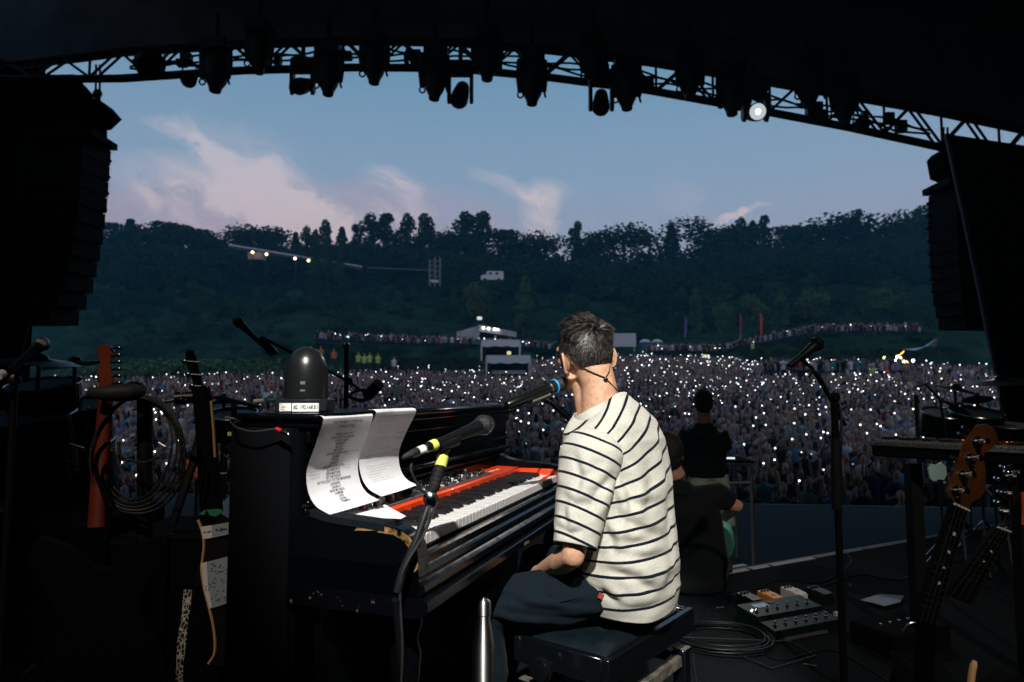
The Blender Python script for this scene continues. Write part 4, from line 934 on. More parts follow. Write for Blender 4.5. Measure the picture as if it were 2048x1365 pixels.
part('keybed', kprism(MB(), [(-.028, .812), (-.034, .808), (-.036, .792), (-.046, .788), (-.050, .780), (-.046, .772), (-.052, .768), (-.06, .764), (-.062, .752), (-.055, .746), (-.05, .738), (.262, .738), (.262, .80), (.0, .80), (-.018, .812)], A0-.008, A1+.008), LAC, pn, ang=25)
part('keybed_ledge', kprism(MB(), [(-.058, .7375), (-.070, .732), (-.072, .715), (-.062, .708), (-.050, .700), (.262, .700), (.262, .7375)], A0-.014, A1+.014), WORN, pn, ang=25)
arc = [(.262, .945), (.250, .930), (.235, .912), (.21, .898), (.17, .889), (.13, .885), (.08, .882), (.03, .878), (-.005, .872), (-.028, .860), (-.042, .840), (-.047, .812), (-.047, .80)]
for a0, a1 in ((-.058, -.014), (KL+.014, KL+.062)):
    ar = arc if a0 > 0 else [(.262, .873)]+arc[3:]
    kp = part('cheek', kprism(MB(), ar+[(-.047, .7385), (ar[0][0], .7385)], a0, a1), LAC, pn, ang=30)
    if a0 < 0:
        ed = MB(); q = arc[6:]
        for (b, z), (b1, z1) in zip(q, q[1:]):
            nb, nz = Vector((z-z1, b1-b)).normalized() if 1 else (0, 0)
            ed.add([K(a0-.0015, b, z-.002), K(a0-.0015, b1, z1-.002), K(a0-.0015, b1+.010+.012*(b1+.05)/.13, z1-.012), K(a0-.0015, b+.010+.012*(b+.05)/.13, z-.012-.012*max(0, b)/.13)], [(0, 1, 2, 3)])
        part('bare_edge', ed, WOOD, kp)
        tp = MB(); q = [(b, z+.0015) for b, z in ar if .0 < b < .24]
        for (b, z), (b1, z1) in zip(q, q[1:]): tp.add([K(a0-.002, b, z), K(a0-.002, b1, z1), K(a1+.004, b1, z1), K(a1+.004, b, z)], [(0, 1, 2, 3)]); tp.add([K(a0-.002, b, z), K(a0-.002, b1, z1), K(a0-.0025, b1, z1-.014), K(a0-.0025, b, z-.014)], [(0, 1, 2, 3)])
        part('gaffer_tape', tp, mat('gaffer_tape', (.005, .007, .009), .8, spec=.1), kp)
for a in (.02, KL+.01): part('front_leg', MB().lathe([(.028, 0), (.034, .03), (.024, .06), (.020, .3), (.026, .5), (.034, .6), (.026, .63), (.036, .66), (.036, .70)], K(a, .02, 0), UZ, 18), LAC, pn)
# ---- red stage keyboard
RED = mat('red_lacquer', (.72, .055, .012), .32, coat=.3, var=.08); PANEL = mat('panel_grey', (.06, .063, .07), .45)
WK = mat('white_key', (.78, .77, .76), .25, coat=.3); BK = mat('black_key', (.008, .008, .009), .35); WKF = mat('key_gap', (.05, .05, .05), .7)
kb = thing('stage_keyboard', 'red stage keyboard with full row of white and black keys and chrome-knobbed panel', 'keyboard', K(.6, .1, .80))
mb = MB(); kbox(mb, -.012, KL+.012, .149, .245, .805, .866, .004); kbox(mb, -.013, -.0015, -.012, .1495, .805, .862, .004); kbox(mb, KL+.0015, KL+.013, -.012, .1495, .805, .862, .004); part('body', mb, RED, kb)
kbox(mb := MB(), 0, KL, -.008, .149, .803, .815); part('key_tray', mb, BLKM, kb)
mb = MB(); a0, a1 = .05, KL*.80; kbox(mb, a0, a1, .166, .243, .8662, .8705, .002); part('panel', mb, PANEL, kb)
rk = random.Random(5)
kw = KL/52
for i in range(52):
    m_ = MB(); kbox(m_, i*kw+.0006, (i+1)*kw-.0006, -.001, .148, .8155, .840-rk.random()*.0004, .0012); part('white_key', m_, WK, kb)
pat = [0, 2, 3, 5, 6]                      # black keys after white A, C, D, F, G (from A0)
for i in range(51):
    if i % 7 in (0, 2, 3, 5, 6): m_ = MB(); x = (i+1)*kw; m_.prism([(.052, .8405), (.060, .852), (.147, .853), (.147, .8405)], K(x, 0, 0), -n_, UZ, .0105); part('black_key', m_, BK, kb)
KN_ = mat('knob_black', (.012, .012, .013), .3); LEDR = mat('led_red', (1, .1, .02), .5, emit=(1, .15, .03), es=1.5)
def knob(a, b, r_=.0058, h=.014, chrome=True):
    k = part('knob', MB().lathe([(r_, 0), (r_*.95, h*.8), (r_*.6, h)], K(a, b, .8706), UZ, 10), KN_, kb)
    if chrome: part('cap', MB().lathe([(r_*.62, 0), (r_*.5, .003)], K(a, b, .8706+h), UZ, 8), CHR, k)
cnt = 0
for j in range(58):
    t = rk.random(); a = lerp(.10, KL*.77, t); b = rk.choice([.176, .190, .204, .218, .232])
    if t < .30 and b < .20: continue
    if cnt < 44: knob(a, b, rk.choice([.0045, .0058, .007]), rk.uniform(.010, .018)); cnt += 1
mb = MB(); wb = MB(); rb = MB(); cb = MB()
for j in range(230):
    a = lerp(.07, KL*.78, rk.random()); b = lerp(.171, .238, rk.random()); m_ = rk.choice([mb, mb, wb, wb, cb, cb, rb]); kbox(m_, a, a+rk.choice([.006, .010, .014]), b, b+.005, .8706, .8706+rk.uniform(.0015, .004))
for nm, m_, mt in (('dark_buttons', mb, KN_), ('legend', wb, WHT), ('steel_buttons', cb, STL), ('red_buttons', rb, RED)): o = part(nm, m_, mt, kb, False); o['kind'] = 'stuff'
for j in range(9): sx = .105+.021*j; f = part('slider', kbox(MB(), sx, sx+.012, .178+.004*(j % 3), .192+.004*(j % 3), .8706, .889, .003), WHT if j in (4, 5, 7) else KN_, kb)
part('display', kbox(MB(), .36, .42, .20, .228, .8706, .8722), mat('display', (.05, .06, .07), .1), kb); part('display', kbox(MB(), .60, .65, .20, .228, .8706, .8722), mat('display', (.05, .06, .07), .1), kb)
mb = MB(); text_on(mb, 'STAGE PIANO', .020, lambda x, y: K(KL*.82+x, .158+y+.03, .8668), 'LEFT'); part('lettering', mb, WHT, kb, False)
mb = MB()
for i in range(52): kbox(mb, i*kw+.0012, (i+1)*kw-.0012, -.0022, -.0012, .8165, .8372)
o = part('key_fronts', mb, mat('key_front', (.58, .575, .56), .4), kb, False); o['kind'] = 'stuff'
# ---- sheets of paper hanging over the music board
def sheet(label, a0, w, zt, ln, curl, lines, scr, top_b=.188, sag=.0):
    # profile of the hanging sheet (b, z) by arc length
    prof = bez([Vector((top_b+.02, 0, 1.1045)), Vector((top_b-.002, 0, 1.1035)), Vector((top_b-.004, 0, 1.09)), Vector((.206, 0, 1.04)), Vector((.226, 0, .985)), Vector((.220, 0, .940)), Vector((.200, 0, .912)), Vector((.166, 0, .8965))], 42)
    cum = [0]
    for p, q in zip(prof, prof[1:]): cum.append(cum[-1]+(q-p).length)
    tot = cum[-1]
    def S(s, t, off=0.0):
        tt = t/ln*tot; i = 0
        while i < len(prof)-2 and cum[i+1] < tt: i += 1
        k = (tt-cum[i])/(cum[i+1]-cum[i]); p = prof[i].lerp(prof[i+1], k); dd = (prof[i+1]-prof[i]).normalized(); nb = Vector((-dd.z, 0, dd.x))
        f = s/w; p2 = p+nb*(-(off)); ripple = .004*math.sin(f*3.1+curl)*math.sin(t/ln*4+curl)
        return K(a0+s, p2.x+ripple+curl*.003*(f**2), p2.z+zt-.006*f*0)
    mb = MB(); nu, nv = 14, 46
    for j in range(nv+1):
        for i in range(nu+1): mb.v.append(tuple(S(w*i/nu, ln*j/nv)))
    for j in range(nv):
        for i in range(nu): mb.f.append((j*(nu+1)+i, j*(nu+1)+i+1, (j+1)*(nu+1)+i+1, (j+1)*(nu+1)+i)); mb.m.append(0)
    o = single('paper_sheet', mb, PAPER, label, 'paper', 'sheets on the piano'); tb = MB()
    for (tx, t, sz, x0) in lines:
        text_on(tb, tx, sz, lambda x, y: S(min(max(w*x0+x, 0), w), min(max(t-y, 0), ln), .0012), 'CENTER', .12)
    rr = random.Random(a0*100+3)
    for (x0, t, n, wd) in scr:                                 # unreadable lines of small type or pencil
        x = x0
        for k in range(n):
            l_ = rr.uniform(.004, .013)*wd; h = .0011*wd if wd < 1.2 else .0016
            for hh in range(3): 
                q0 = x+l_*hh/3
                tb.add([S(min(max(xx, 0), w), tt, .0012) for xx, tt in ((q0, t+rr.uniform(-.0006, .0006)), (q0+l_*.26, t+rr.uniform(-.0006, .0006)), (q0+l_*.26, t+h), (q0, t+h))], [(0, 1, 2, 3)])
            x += l_+.0022
    part('print', tb, INK, o, False); return o
T1 = ['THINGS WE LOST', 'SHUT OFF THE LIGHTS', 'GOOD GRIEF', 'WARMTH', 'FLAWS', 'OBLIVION', '~ENGINE INTERLUDE~', 'BLAME', 'WTGD', 'FAKE IT', '~ENGINE INTERLUDE~', 'DOOM DAYS', 'OPH MIXTAPE', 'OF THE NIGHT', 'IN THE LIGHT OF THE MORNING', 'SURVIVIN', 'LAURA P', 'SAVE MY SOUL', 'HAPPIER', '1 EYE', 'GLORY', 'POMPEII']
ln1 = [('EDEN PROJECT   CORNWALL', .046, .0094, .5), ('09TH JULY 2026', .058, .0094, .5)]+[(s_, .079+.00885*i, .0090, .5) for i, s_ in enumerate(T1)]
sheet('left of two hanging white sheets, a printed set list in capitals with pencil notes', -.052, .208, -.006, .297, .0, ln1, [(.012, .17, 5, .9), (.012, .178, 4, .9), (.014, .186, 4, .9), (.14, .128, 5, .9), (.14, .135, 2, .9), (.145, .168, 3, .9), (.145, .175, 4, .9), (.13, .25, 4, .8), (.13, .262, 4, .8), (.135, .272, 4, .8)], .192)
scr = []; rr_ = random.Random(2); t = .022
for blk in (6, 4, 6, 3, 7):
    for k in range(blk): scr.append((.03 if blk != 4 else .045, t, rr_.randint(7, 15) if blk != 4 else 6, .75)); t += .0072
    t += .008
scr += [(.15, .10, 5, 1.2), (.15, .118, 5, 1.2), (.16, .155, 4, 1.2)]
sheet('right of two hanging white sheets, closely printed paragraphs with pencilled letters', .160, .21, .002, .292, .9, [], scr, .184)
mb = MB(); q = [K(.012, .225, .8765), K(.10, .238, .8765), K(.205, .215, .8755), K(.185, .165, .8745), K(.15, .09, .8575), K(.115, .085, .8575), K(.02, .165, .874)]
mb.add(q, [tuple(range(7))]); o = single('note_card', mb, PAPER, 'torn white note lying across the lowest keys and the panel', 'paper')
tb = MB(); tb.add([K(.03, .226, .8772), K(.055, .230, .8772), K(.06, .216, .8768), K(.034, .212, .8768)], [(0, 1, 2, 3)]); text_on(tb, 'E.Q. changes ?', .010, lambda x, y: K(.04+x, .198+y*.9+x*.05, .8775), 'LEFT'); text_on(tb, 'not  for  intro', .010, lambda x, y: K(.045+x, .182+y*.9+x*.05, .8772), 'LEFT'); part('print', tb, mat('pencil', (.15, .15, .16), .8), o, False)
# red-collared cable on the piano end
c = [P(470, 850, 1.60), P(510, 845, 1.53), P(553, 858, 1.50)]; e = thing('cable', 'thin black cable with a red collar and silver plug hanging on the piano end', 'cable', c[0])
part('lead', MB().tube(bez([K(A0+.1, .43, 1.09), K(A0-.03, .40, 1.08), K(A0-.045, .34, 1.065), P(553, 858, 1.475)], 16), .0022, 7), RUB, e)
a = P(553, 858, 1.475); b = P(575, 868, 1.462); v = (b-a).normalized(); part('collar', MB().tube([a, a.lerp(b, .45)], .0042, 10), mat('red_collar', (.45, .01, .015), .4), e); part('plug', MB().tube([a.lerp(b, .45), b, b+v*.004], [.0042, .0038, .002], 10), CHR, e)
# black dome unit on the lid
c = K(.062, .30, 0); zl = 1.1035; e = thing('dome_camera', 'black domed remote camera on a base box taped with handwritten white labels', 'camera unit', (c.x, c.y, zl))
fx = Matrix.Rotation(R(4), 3, 'Z')
c = P(612, 815, 1.62); c.z = zl
part('base', MB().box(c+UZ*.016, (.118, .10, .030), fx, .003), BLKP, e)
part('dome', MB().lathe([(.050, 0), (.0505, .02), (.050, .05), (.0475, .075), (.042, .093), (.033, .107), (.021, .117), (.008, .1215), (.001, .122)], c+UZ*.0315, UZ, 36), mat('dome_plastic', (.008, .009, .010), .28), e)
f_ = fx @ Vector((0, -1, 0)); rx = fx @ Vector((1, 0, 0)); fc = c+f_*.0505
def lab_(x, z): return fc+f_*.0006+rx*x+UZ*z
lb = part('label', MB().add([lab_(-.048, .003), lab_(-.022, .003), lab_(-.022, .021), lab_(-.048, .021)], [(0, 1, 2, 3)]).add([lab_(-.020, .002), lab_(.040, .002), lab_(.040, .021), lab_(-.020, .021)], [(0, 1, 2, 3)]), WHT, e)
tb = MB(); text_on(tb, '#2  192.168.8.18', .0125, lambda x, y: lab_(-.017+x*.72, .008+y)+f_*.0006, 'LEFT', .1)
for k, s_ in enumerate(('IP 192.168.8.30', 'USER admin', 'PASS 12345')): text_on(tb, s_[:4]+'.....', .0045, lambda x, y: lab_(-.046+x, .0165-.0055*k+y)+f_*.0006, 'LEFT')
part('writing', tb, INK, lb, False)
db = MB(); 
for k in range(2): db.add([c+UZ*(.048+.016*k)+(fx @ Vector((math.sin(a_)*.0512, -math.cos(a_)*.0512, h_))) for a_, h_ in ((-.05, 0), (.16, 0), (.16, .004+.003*k), (-.05, .004+.003*k))], [(0, 1, 2, 3)])
part('sticker', db, mat('dim_print', (.10, .12, .12), .6), e, False)

# ================================================================== BENCH AND BOTTLE
s1 = PZ(1218, 1320, .495); s2 = PZ(1388, 1214, .495); s3 = PZ(1036, 1264, .495); be = (s2-s1).normalized(); bw = Vector((-be.y, be.x, 0)); BL = (s2-s1).length; BW = (s3-s1).dot(bw)
BMx = Matrix((be, bw, UZ)).transposed()
def B(a, b, z): return Vector((s1.x, s1.y, 0))+be*a+bw*b+UZ*z
def bbox(mb, a0, a1, b0, b1, z0, z1, bev=.003): return mb.box(B((a0+a1)/2, (b0+b1)/2, (z0+z1)/2), (a1-a0, b1-b0, z1-z0), BMx, bev)
bn = thing('piano_bench', 'black adjustable piano bench with buttoned leather seat and round height knob', 'bench', B(BL/2, BW/2, 0))
part('seat_frame', bbox(bbox(bbox(bbox(MB(), 0, BL, 0, .022, .425, .492), 0, BL, BW-.022, BW, .425, .492), 0, .022, .0225, BW-.0225, .425, .492), BL-.022, BL, .0225, BW-.0225, .425, .492), BLKG, bn)
mb = MB(); N = 48
for j in range(N+1):
    for i in range(N+1):
        u, v = i/N, j/N; e_ = (1-abs(2*u-1)**6)*(1-abs(2*v-1)**6); z = .480+.030*e_**.6+.0012*noise.noise(Vector((u*9, v*6, 0)))
        for (cu, cv) in ((.25, .3), (.5, .3), (.75, .3), (.25, .7), (.5, .7), (.75, .7)): z -= .010*math.exp(-((u-cu)**2*BL*BL+(v-cv)**2*BW*BW)/.00035)
        cr = min(u, 1-u)+min(v, 1-v); z += .003*math.sin(40*(u-v))*math.exp(-cr*14)
        mb.v.append(tuple(B(.023+u*(BL-.046), .023+v*(BW-.046), z)))
for j in range(N):
    for i in range(N): mb.f.append((j*(N+1)+i, j*(N+1)+i+1, (j+1)*(N+1)+i+1, (j+1)*(N+1)+i)); mb.m.append(0)
part('cushion', mb, mat('leather', (.0035, .0075, .010), .30, spec=.4, bump=.5, bs=240, var=.2), bn)
DUST = mat('dusty_black', (.07, .065, .055), .8, var=.6, vs=30)
for a in (.03, BL-.03):
    for b in (.03, BW-.03):
        part('leg', bbox(MB(), a-.02, a+.02, b-.02, b+.02, .0, .375), BLKG, bn); part('leg_cap', bbox(MB(), a-.021, a+.021, b-.021, b+.021, .3755, .379, .001), DUST, bn)
for b in (.03, BW-.03): part('side_rail', bbox(MB(), .055, BL-.055, b-.013, b+.013, .33, .362), DUST, bn)
for a in (.03, BL-.03): part('end_rail', bbox(MB(), a-.013, a+.013, .055, BW-.055, .33, .362), DUST, bn)
mb = MB()
for b in (.07, BW-.07): mb.tube([B(.06, b, .40), B(BL-.06, b, .425)], .008, 8); mb.tube([B(.06, b, .425), B(BL-.06, b, .37)], .008, 8)
part('scissor_lift', mb, BLK, bn)
kc = B(-.002, BW*.62, .438); part('height_knob', MB().lathe([(.010, 0), (.012, .012), (.030, .018), (.033, .026), (.033, .034), (.028, .041), (.015, .043)], kc, -be, 26), BLKG, bn)
bt = P(967, 1197, 1.72); bz = bt.z-.286
e = thing('water_bottle', 'brushed steel drinking bottle with a rounded cap standing beside the piano bench', 'bottle', (bt.x, bt.y, bz))
BRU = mat('brushed_steel', (.55, .55, .56), .26, 1.0); t = BRU.node_tree; tcn = t.nodes.new('ShaderNodeTexCoord'); mp = t.nodes.new('ShaderNodeMapping'); mp.inputs['Scale'].default_value = (3, 3, 160); t.links.new(tcn.outputs['Object'], mp.inputs[0])
t.links.new(mth('ADD', mth('MULTIPLY', noi(mp.outputs[0], 6, 3, .6, 0, t), .12, t=t), .38, t=t), t.nodes['Principled BSDF'].inputs['Roughness'])
b_ = t.nodes['Principled BSDF']; b_.inputs['Anisotropic'].default_value = .92; b_.inputs['Anisotropic Rotation'].default_value = .25; tg = t.nodes.new('ShaderNodeTangent'); tg.direction_type = 'RADIAL'; tg.axis = 'Z'; t.links.new(tg.outputs[0], b_.inputs['Tangent'])
o_ = Vector((bt.x, bt.y, bz))
part('body', MB().lathe([(.025, 0), (.0280, .006), (.0280, .135), (.0276, .155), (.0256, .18), (.0222, .205), (.0185, .225), (.0168, .238), (.0168, .2475)], o_, UZ, 44, ang if False else True), BRU, e)
part('cap', MB().lathe([(.0165, .248), (.0185, .249), (.0188, .272), (.0175, .280), (.012, .2845), (.004, .286)], o_, UZ, 36), BRU, e)
e = thing('equipment_case', 'low black equipment case under the steel bottle', 'case', (bt.x, bt.y, 0)); part('body', MB().box((bt.x-.1, bt.y-.08, bz/2-.002), (.42, .30, bz-.006), None, .01), BLKM, e); part('trim', MB().box((bt.x-.1, bt.y-.08, bz-.03), (.424, .304, .012)), BLKP, e)
# ================================================================== THE PIANIST
def ss(a, b, x): t = np.clip((x-a)/(b-a), 0, 1); return t*t*(3-2*t)
SKIN = mat('skin', (.50, .285, .185), .5, spec=.35, sss=.10, bump=.5, bs=420, var=.16, vs=60)
def cloth(name, base, stripe=None, per=.04, duty=.2):
    m = mat(name, base, .88, spec=.15, sheen=.04); t = m.node_tree; b = t.nodes['Principled BSDF']; tcn = t.nodes.new('ShaderNodeTexCoord')
    mp = t.nodes.new('ShaderNodeMapping'); mp.inputs['Scale'].default_value = (1, 1, 3.0); t.links.new(tcn.outputs['Object'], mp.inputs[0])
    f = noi(mp.outputs[0], 130, 3, .7, 0, t); f2 = noi(tcn.outputs['Object'], 900, 2, .5, 0, t)
    c0 = ramp(f, [(.3, tuple(c*.86 for c in base)), (.7, tuple(min(1, c*1.10) for c in base))], t)
    bn = t.nodes.new('ShaderNodeBump'); bn.inputs['Strength'].default_value = .35; bn.inputs['Distance'].default_value = .0008; t.links.new(f2, bn.inputs['Height']); t.links.new(bn.outputs[0], b.inputs['Normal'])
    if stripe:
        a = t.nodes.new('ShaderNodeAttribute'); a.attribute_name = 'stripe'; fr = mth('FRACT', a.outputs['Fac'], t=t)
        w = mth('LESS_THAN', mth('ABSOLUTE', mth('SUBTRACT', fr, .5, t=t), t=t), duty/2, t=t)
        mx = newnode(t, 'ShaderNodeMix', data_type='RGBA'); t.links.new(w, mx.inputs[0]); t.links.new(c0, mx.inputs[6]); mx.inputs[7].default_value = (*stripe, 1); t.links.new(mx.outputs[2], b.inputs['Base Color'])
    else: t.links.new(c0, b.inputs['Base Color'])
    return m
SHIRT = cloth('striped_jersey', (.47, .47, .42), (.003, .006, .015), duty=.185); TRS = cloth('navy_twill', (.0050, .0100, .0145)); TRS.node_tree.nodes['Principled BSDF'].inputs['Specular IOR Level'].default_value = .05; TRS.node_tree.nodes['Principled BSDF'].inputs['Sheen Weight'].default_value = .02
fB = Vector((-.80, .60, 0)); lB = Vector((.60, .80, 0))                     # the torso faces fB; lB points to his right
hd_f = Vector((-.52, .85, -.10)).normalized(); roll = R(8); hl0 = hd_f.cross(UZ).normalized()         # to his right
hu0 = hl0.cross(hd_f).normalized(); hr_ = (hl0*math.cos(roll)+hu0*math.sin(roll)).normalized(); hu = hr_.cross(hd_f).normalized()
HC = P(1169, 708, 2.12); HMx = Matrix((hr_, hd_f, hu)).transposed()
def H(a, b, c): return HC+hr_*a+hd_f*b+hu*c           # right, forward, up
shL, shR = P(1185, 893, 1.92), P(1276, 882, 2.24); c7 = P(1204, 812, 2.07); elL, wrL = P(1146, 1113, 1.83), P(1078, 1148, 2.04); elR, wrR = P(1290, 1105, 2.42), P(1150, 1130, 2.48)
mb = MB()
mb.ball(H(0, -.008, .012), (.0745, .093, .098), 28, 20, HMx); mb.ball(H(0, .030, -.030), (.060, .058, .085), 24, 18, HMx); mb.ball(H(0, .040, -.078), (.046, .045, .038), 20, 14, HMx)
mb.ball(H(0, .078, -.100), (.022, .018, .016), 14, 10, HMx); mb.ball(H(0, .074, .028), (.050, .022, .018), 16, 10, HMx)
for s in (-1, 1):
    mb.ball(H(s*.036, .062, -.012), (.022, .022, .018), 14, 10, HMx); mb.tube([H(s*.058, .01, -.055), H(s*.042, .05, -.095)], [.020, .017], 12)
mb.tube([H(0, .084, .018), H(0, .100, -.018), H(0, .108, -.036)], [.010, .012, .015], 12); mb.ball(H(-.012, .094, -.042), (.009,)*3, 10, 8); mb.ball(H(.012, .094, -.042), (.009,)*3, 10, 8)
mb.ball(H(0, .086, -.066), (.022, .010, .006), 14, 8, HMx); mb.ball(H(0, .084, -.077), (.018, .010, .0065), 14, 8, HMx)
nb = H(0, -.030, -.055)
mb.tube([c7-UZ*.07, c7+Vector((-.004, .0, -.01)), c7.lerp(nb, .55)+Vector((.004, -.002, 0)), nb], [.070, .060, .054, .057], 24); mb.tube([c7-UZ*.04+fB*.03, H(0, .018, -.085)], [.05, .046], 18)
mb.tube([c7-UZ*.08, shL.lerp(elL, .12)], [.058, .040], 16); mb.tube([c7-UZ*.08, shR.lerp(elR, .12)], [.058, .040], 16); mb.tube([c7-UZ*.05, P(1240, 950, 2.06)], [.07, .10], 16)
def arm(mb, s, e, w):
    mb.tube([s.lerp(e, .1), s.lerp(e, .5), e], [.045, .043, .031], 18); mb.ball(e, .0305, 14, 10); mb.ball(s.lerp(e, .1), .045, 14, 10)
    mb.tube([e, e.lerp(w, .3), e.lerp(w, .7), w], [.031, .036, .030, .0245], 18, sq=.92)
    mb.ball(w, .026, 14, 10)
arm(mb, shL, elL, wrL); arm(mb, shR, elR, wrR)
def hand(mb, w, dirv, up, thumb):
    dirv = dirv.normalized(); side = dirv.cross(up).normalized(); up = side.cross(dirv).normalized()
    M = Matrix((side, dirv, up)).transposed(); mb.ball(w+dirv*.045, (.040, .050, .015), 16, 10, M); mb.tube([w, w+dirv*.03], [.025, .026], 12, sq=.7)
    for k, (x, l_) in enumerate(((-.030, .062), (-.010, .072), (.011, .068), (.030, .052))):
        b = w+dirv*.085+side*x; p1 = b+dirv*l_*.5-up*.010; p2 = p1+dirv*l_*.30-up*.018; p3 = p2+dirv*l_*.14-up*.016
        mb.tube([b-dirv*.02, b, p1, p2, p3], [.0095, .0098, .0088, .0080, .0070], 10); mb.ball(p3, .0069, 8, 6)
    t0 = w+dirv*.022+side*thumb*.026; mb.tube([t0, t0+side*thumb*.026+dirv*.026-up*.006, t0+side*thumb*.034+dirv*.056-up*.014], [.013, .0115, .009], 10); mb.ball(t0+side*thumb*.034+dirv*.056-up*.014, .0088, 8, 6)
hand(mb, wrL, Vector((-.25, .95, -.35)), Vector((-.2, .2, 1)), 1); hand(mb, wrR, Vector((-.5, .1, -.6)), Vector((-.3, 0, 1)), -1)
body = remeshed(mb, .0042, 5, 'person')
man = bpy.data.objects.new('person', body); C.objects.link(man); body.materials.append(SKIN)
tag(man, 'seated man at the piano in cream jersey with navy stripes, singing, back turned', 'person')
def child(name, me, mats, smooth=True):
    if isinstance(me, MB): me = me.mesh(name, mats, smooth, 60)
    else:
        for m in (mats if isinstance(mats, list) else [mats]): me.materials.append(m)
    o = bpy.data.objects.new(name, me); C.objects.link(o); o.parent = man; return o
# ears
def ear(s):
    o = MB(); pts = []; ce = H(s*.078, -.008, -.022)
    ax = (hd_f*1.0+hr_*s*-.35).normalized(); ay = hu
    prof = [(-.010, -.028), (-.016, -.012), (-.019, .006), (-.016, .020), (-.006, .029), (.006, .028), (.014, .018), (.014, .006), (.009, -.004), (.008, -.014), (.003, -.026), (-.004, -.031)]
    out = hr_*s
    n = len(prof)
    rim = [ce+ax*a+ay*b+out*(.012+(-a)*.35) for a, b in prof]; o.tube(rim+[rim[0]], .0042, 8, False)
    base = [ce+ax*a*.9+ay*b*.9+out*(.006+(-a)*.3) for a, b in prof]; cen = ce+out*.002
    vs = base+[ce+ax*a*.55+ay*b*.6+out*.001 for a, b in prof]+[cen]
    o.add(vs, [(i, (i+1) % n, (i+1) % n+n, i+n) for i in range(n)]+[(i+n, (i+1) % n+n, 2*n) for i in range(n)])
    bk = [ce+ax*a+ay*b+out*(.012+(-a)*.35) for a, b in prof]+[ce+ax*(a*.5+.004)+ay*b*.6-out*.006 for a, b in prof]
    o.add(bk, [(i, (i+1) % n, (i+1) % n+n, i+n) for i in range(n)]); o.ball(ce+ax*-.001-ay*.027+out*.010, (.006, .006, .008), 10, 8)
    return o
for s in (-1, 1):
    child('ear', ear(s), SKIN); m_ = MB().ball(H(s*.084, .004, -.026), (.008, .009, .010), 12, 8, HMx); child('earpiece', m_, BLKP)
    m_ = MB().ball(H(s*.031, .082, -.008), .0118, 14, 10); m_.ball(H(s*.031, .0905, -.008), .0052, 10, 8, m=1); child('eye', m_, [mat('eye_white', (.75, .73, .70), .2), mat('iris', (.03, .02, .015), .1)])
    m_ = MB().tube([H(s*.016, .094, .012), H(s*.033, .092, .017), H(s*.050, .078, .011)], [.003, .0042, .002], 8); child('eyebrow', m_, mat('brow', (.015, .011, .009), .8))
m_ = MB().ball(H(0, .0965, -.0665), (.020, .004, .0045), 14, 8, HMx); m_.ball(H(0, .094, -.0765), (.017, .004, .005), 14, 8, HMx); child('lips', m_, mat('lips', (.45, .16, .12), .5))
# in-ear monitor lead, lying on the skin
from mathutils.bvhtree import BVHTree
bb = BVHTree.FromPolygons([tuple(v.co) for v in body.vertices], [tuple(p.vertices) for p in body.polygons])
def onskin(x, y, off=.003):
    r_ = ray(x, y).normalized(); h = bb.ray_cast(Vector((0, 0, CAMZ)), r_); return (h[0]-r_*off) if h[0] else P(x, y, 2.05)
jn = onskin(1211, 756, .004)
for s in (-1, 1):
    st = H(s*.088, .004, -.018); md = H(s*.088, -.010, .006) ; lo = H(s*.082, -.026, -.030)
    end = jn; ctrl = [st, md]+([onskin(1150, 727), onskin(1165, 736), onskin(1180, 743), onskin(1196, 750)] if s < 0 else [onskin(1219, 736), onskin(1217, 746)])+[end]
    pts = bez(ctrl, 32); w1, w2 = [], []
    for k, p in enumerate(pts): w1.append(p+Vector((0, -.0012, math.sin(k*1.6)*.0012))); w2.append(p+Vector((0, .0, -math.sin(k*1.6)*.0012)))
    child('earphone_lead', MB().tube(w1, .0011, 6).tube(w2, .0011, 6), mat('lead_brown', (.02, .012, .008), .3))
child('lead_slider', MB().box(jn+Vector((0, -.002, -.004)), (.011, .008, .012), Matrix.Rotation(R(30), 3, 'Y'), .002), BLKP)
child('earphone_lead', MB().tube(bez([jn, onskin(1220, 766), onskin(1230, 776), onskin(1238, 786)], 14), .0016, 7), mat('lead_brown', (.02, .012, .008), .3))
# hair
HAIR = mat('hair_black', (.010, .008, .007), .42, spec=.35); HGR = mat('hair_grey', (.12, .108, .10), .5)  # grey strands paint the sheen of the hair into its colour
sc = MB(); NU, NV = 56, 36; idx = {}
def scalp(th, ph, k=1.0): return H(.0755*math.sin(ph)*math.cos(th)*k, -.008+.094*math.sin(ph)*math.sin(th)*k, .012+.099*math.cos(ph)*k)
def hair_ok(th, ph):                      # th: 90 = front, -90 = back; ph from the crown
    b = math.sin(th); lim = R(2.5)*math.sin(th*23)*(.6 if b < 0 else 1)+pw(b, [(-1, R(136)), (-.6, R(132)), (-.15, R(98)), (.1, R(88)), (.45, R(74)), (1, R(58))]); return ph < lim, lim
for j in range(NV+1):
    for i in range(NU):
        th = 2*math.pi*i/NU; lim = hair_ok(th, 0)[1]; ph = max(.001, lim*j/NV); k = 1.006; sc.v.append(tuple(scalp(th, ph, k)))
for j in range(NV):
    for i in range(NU): sc.f.append((j*NU+i, j*NU+(i+1) % NU, (j+1)*NU+(i+1) % NU, (j+1)*NU+i)); sc.m.append(0)
hair = child('hair', sc, mat('hair_root', (.010, .008, .007), .7))
rh = random.Random(4); hv, hf, hm = [], [], []
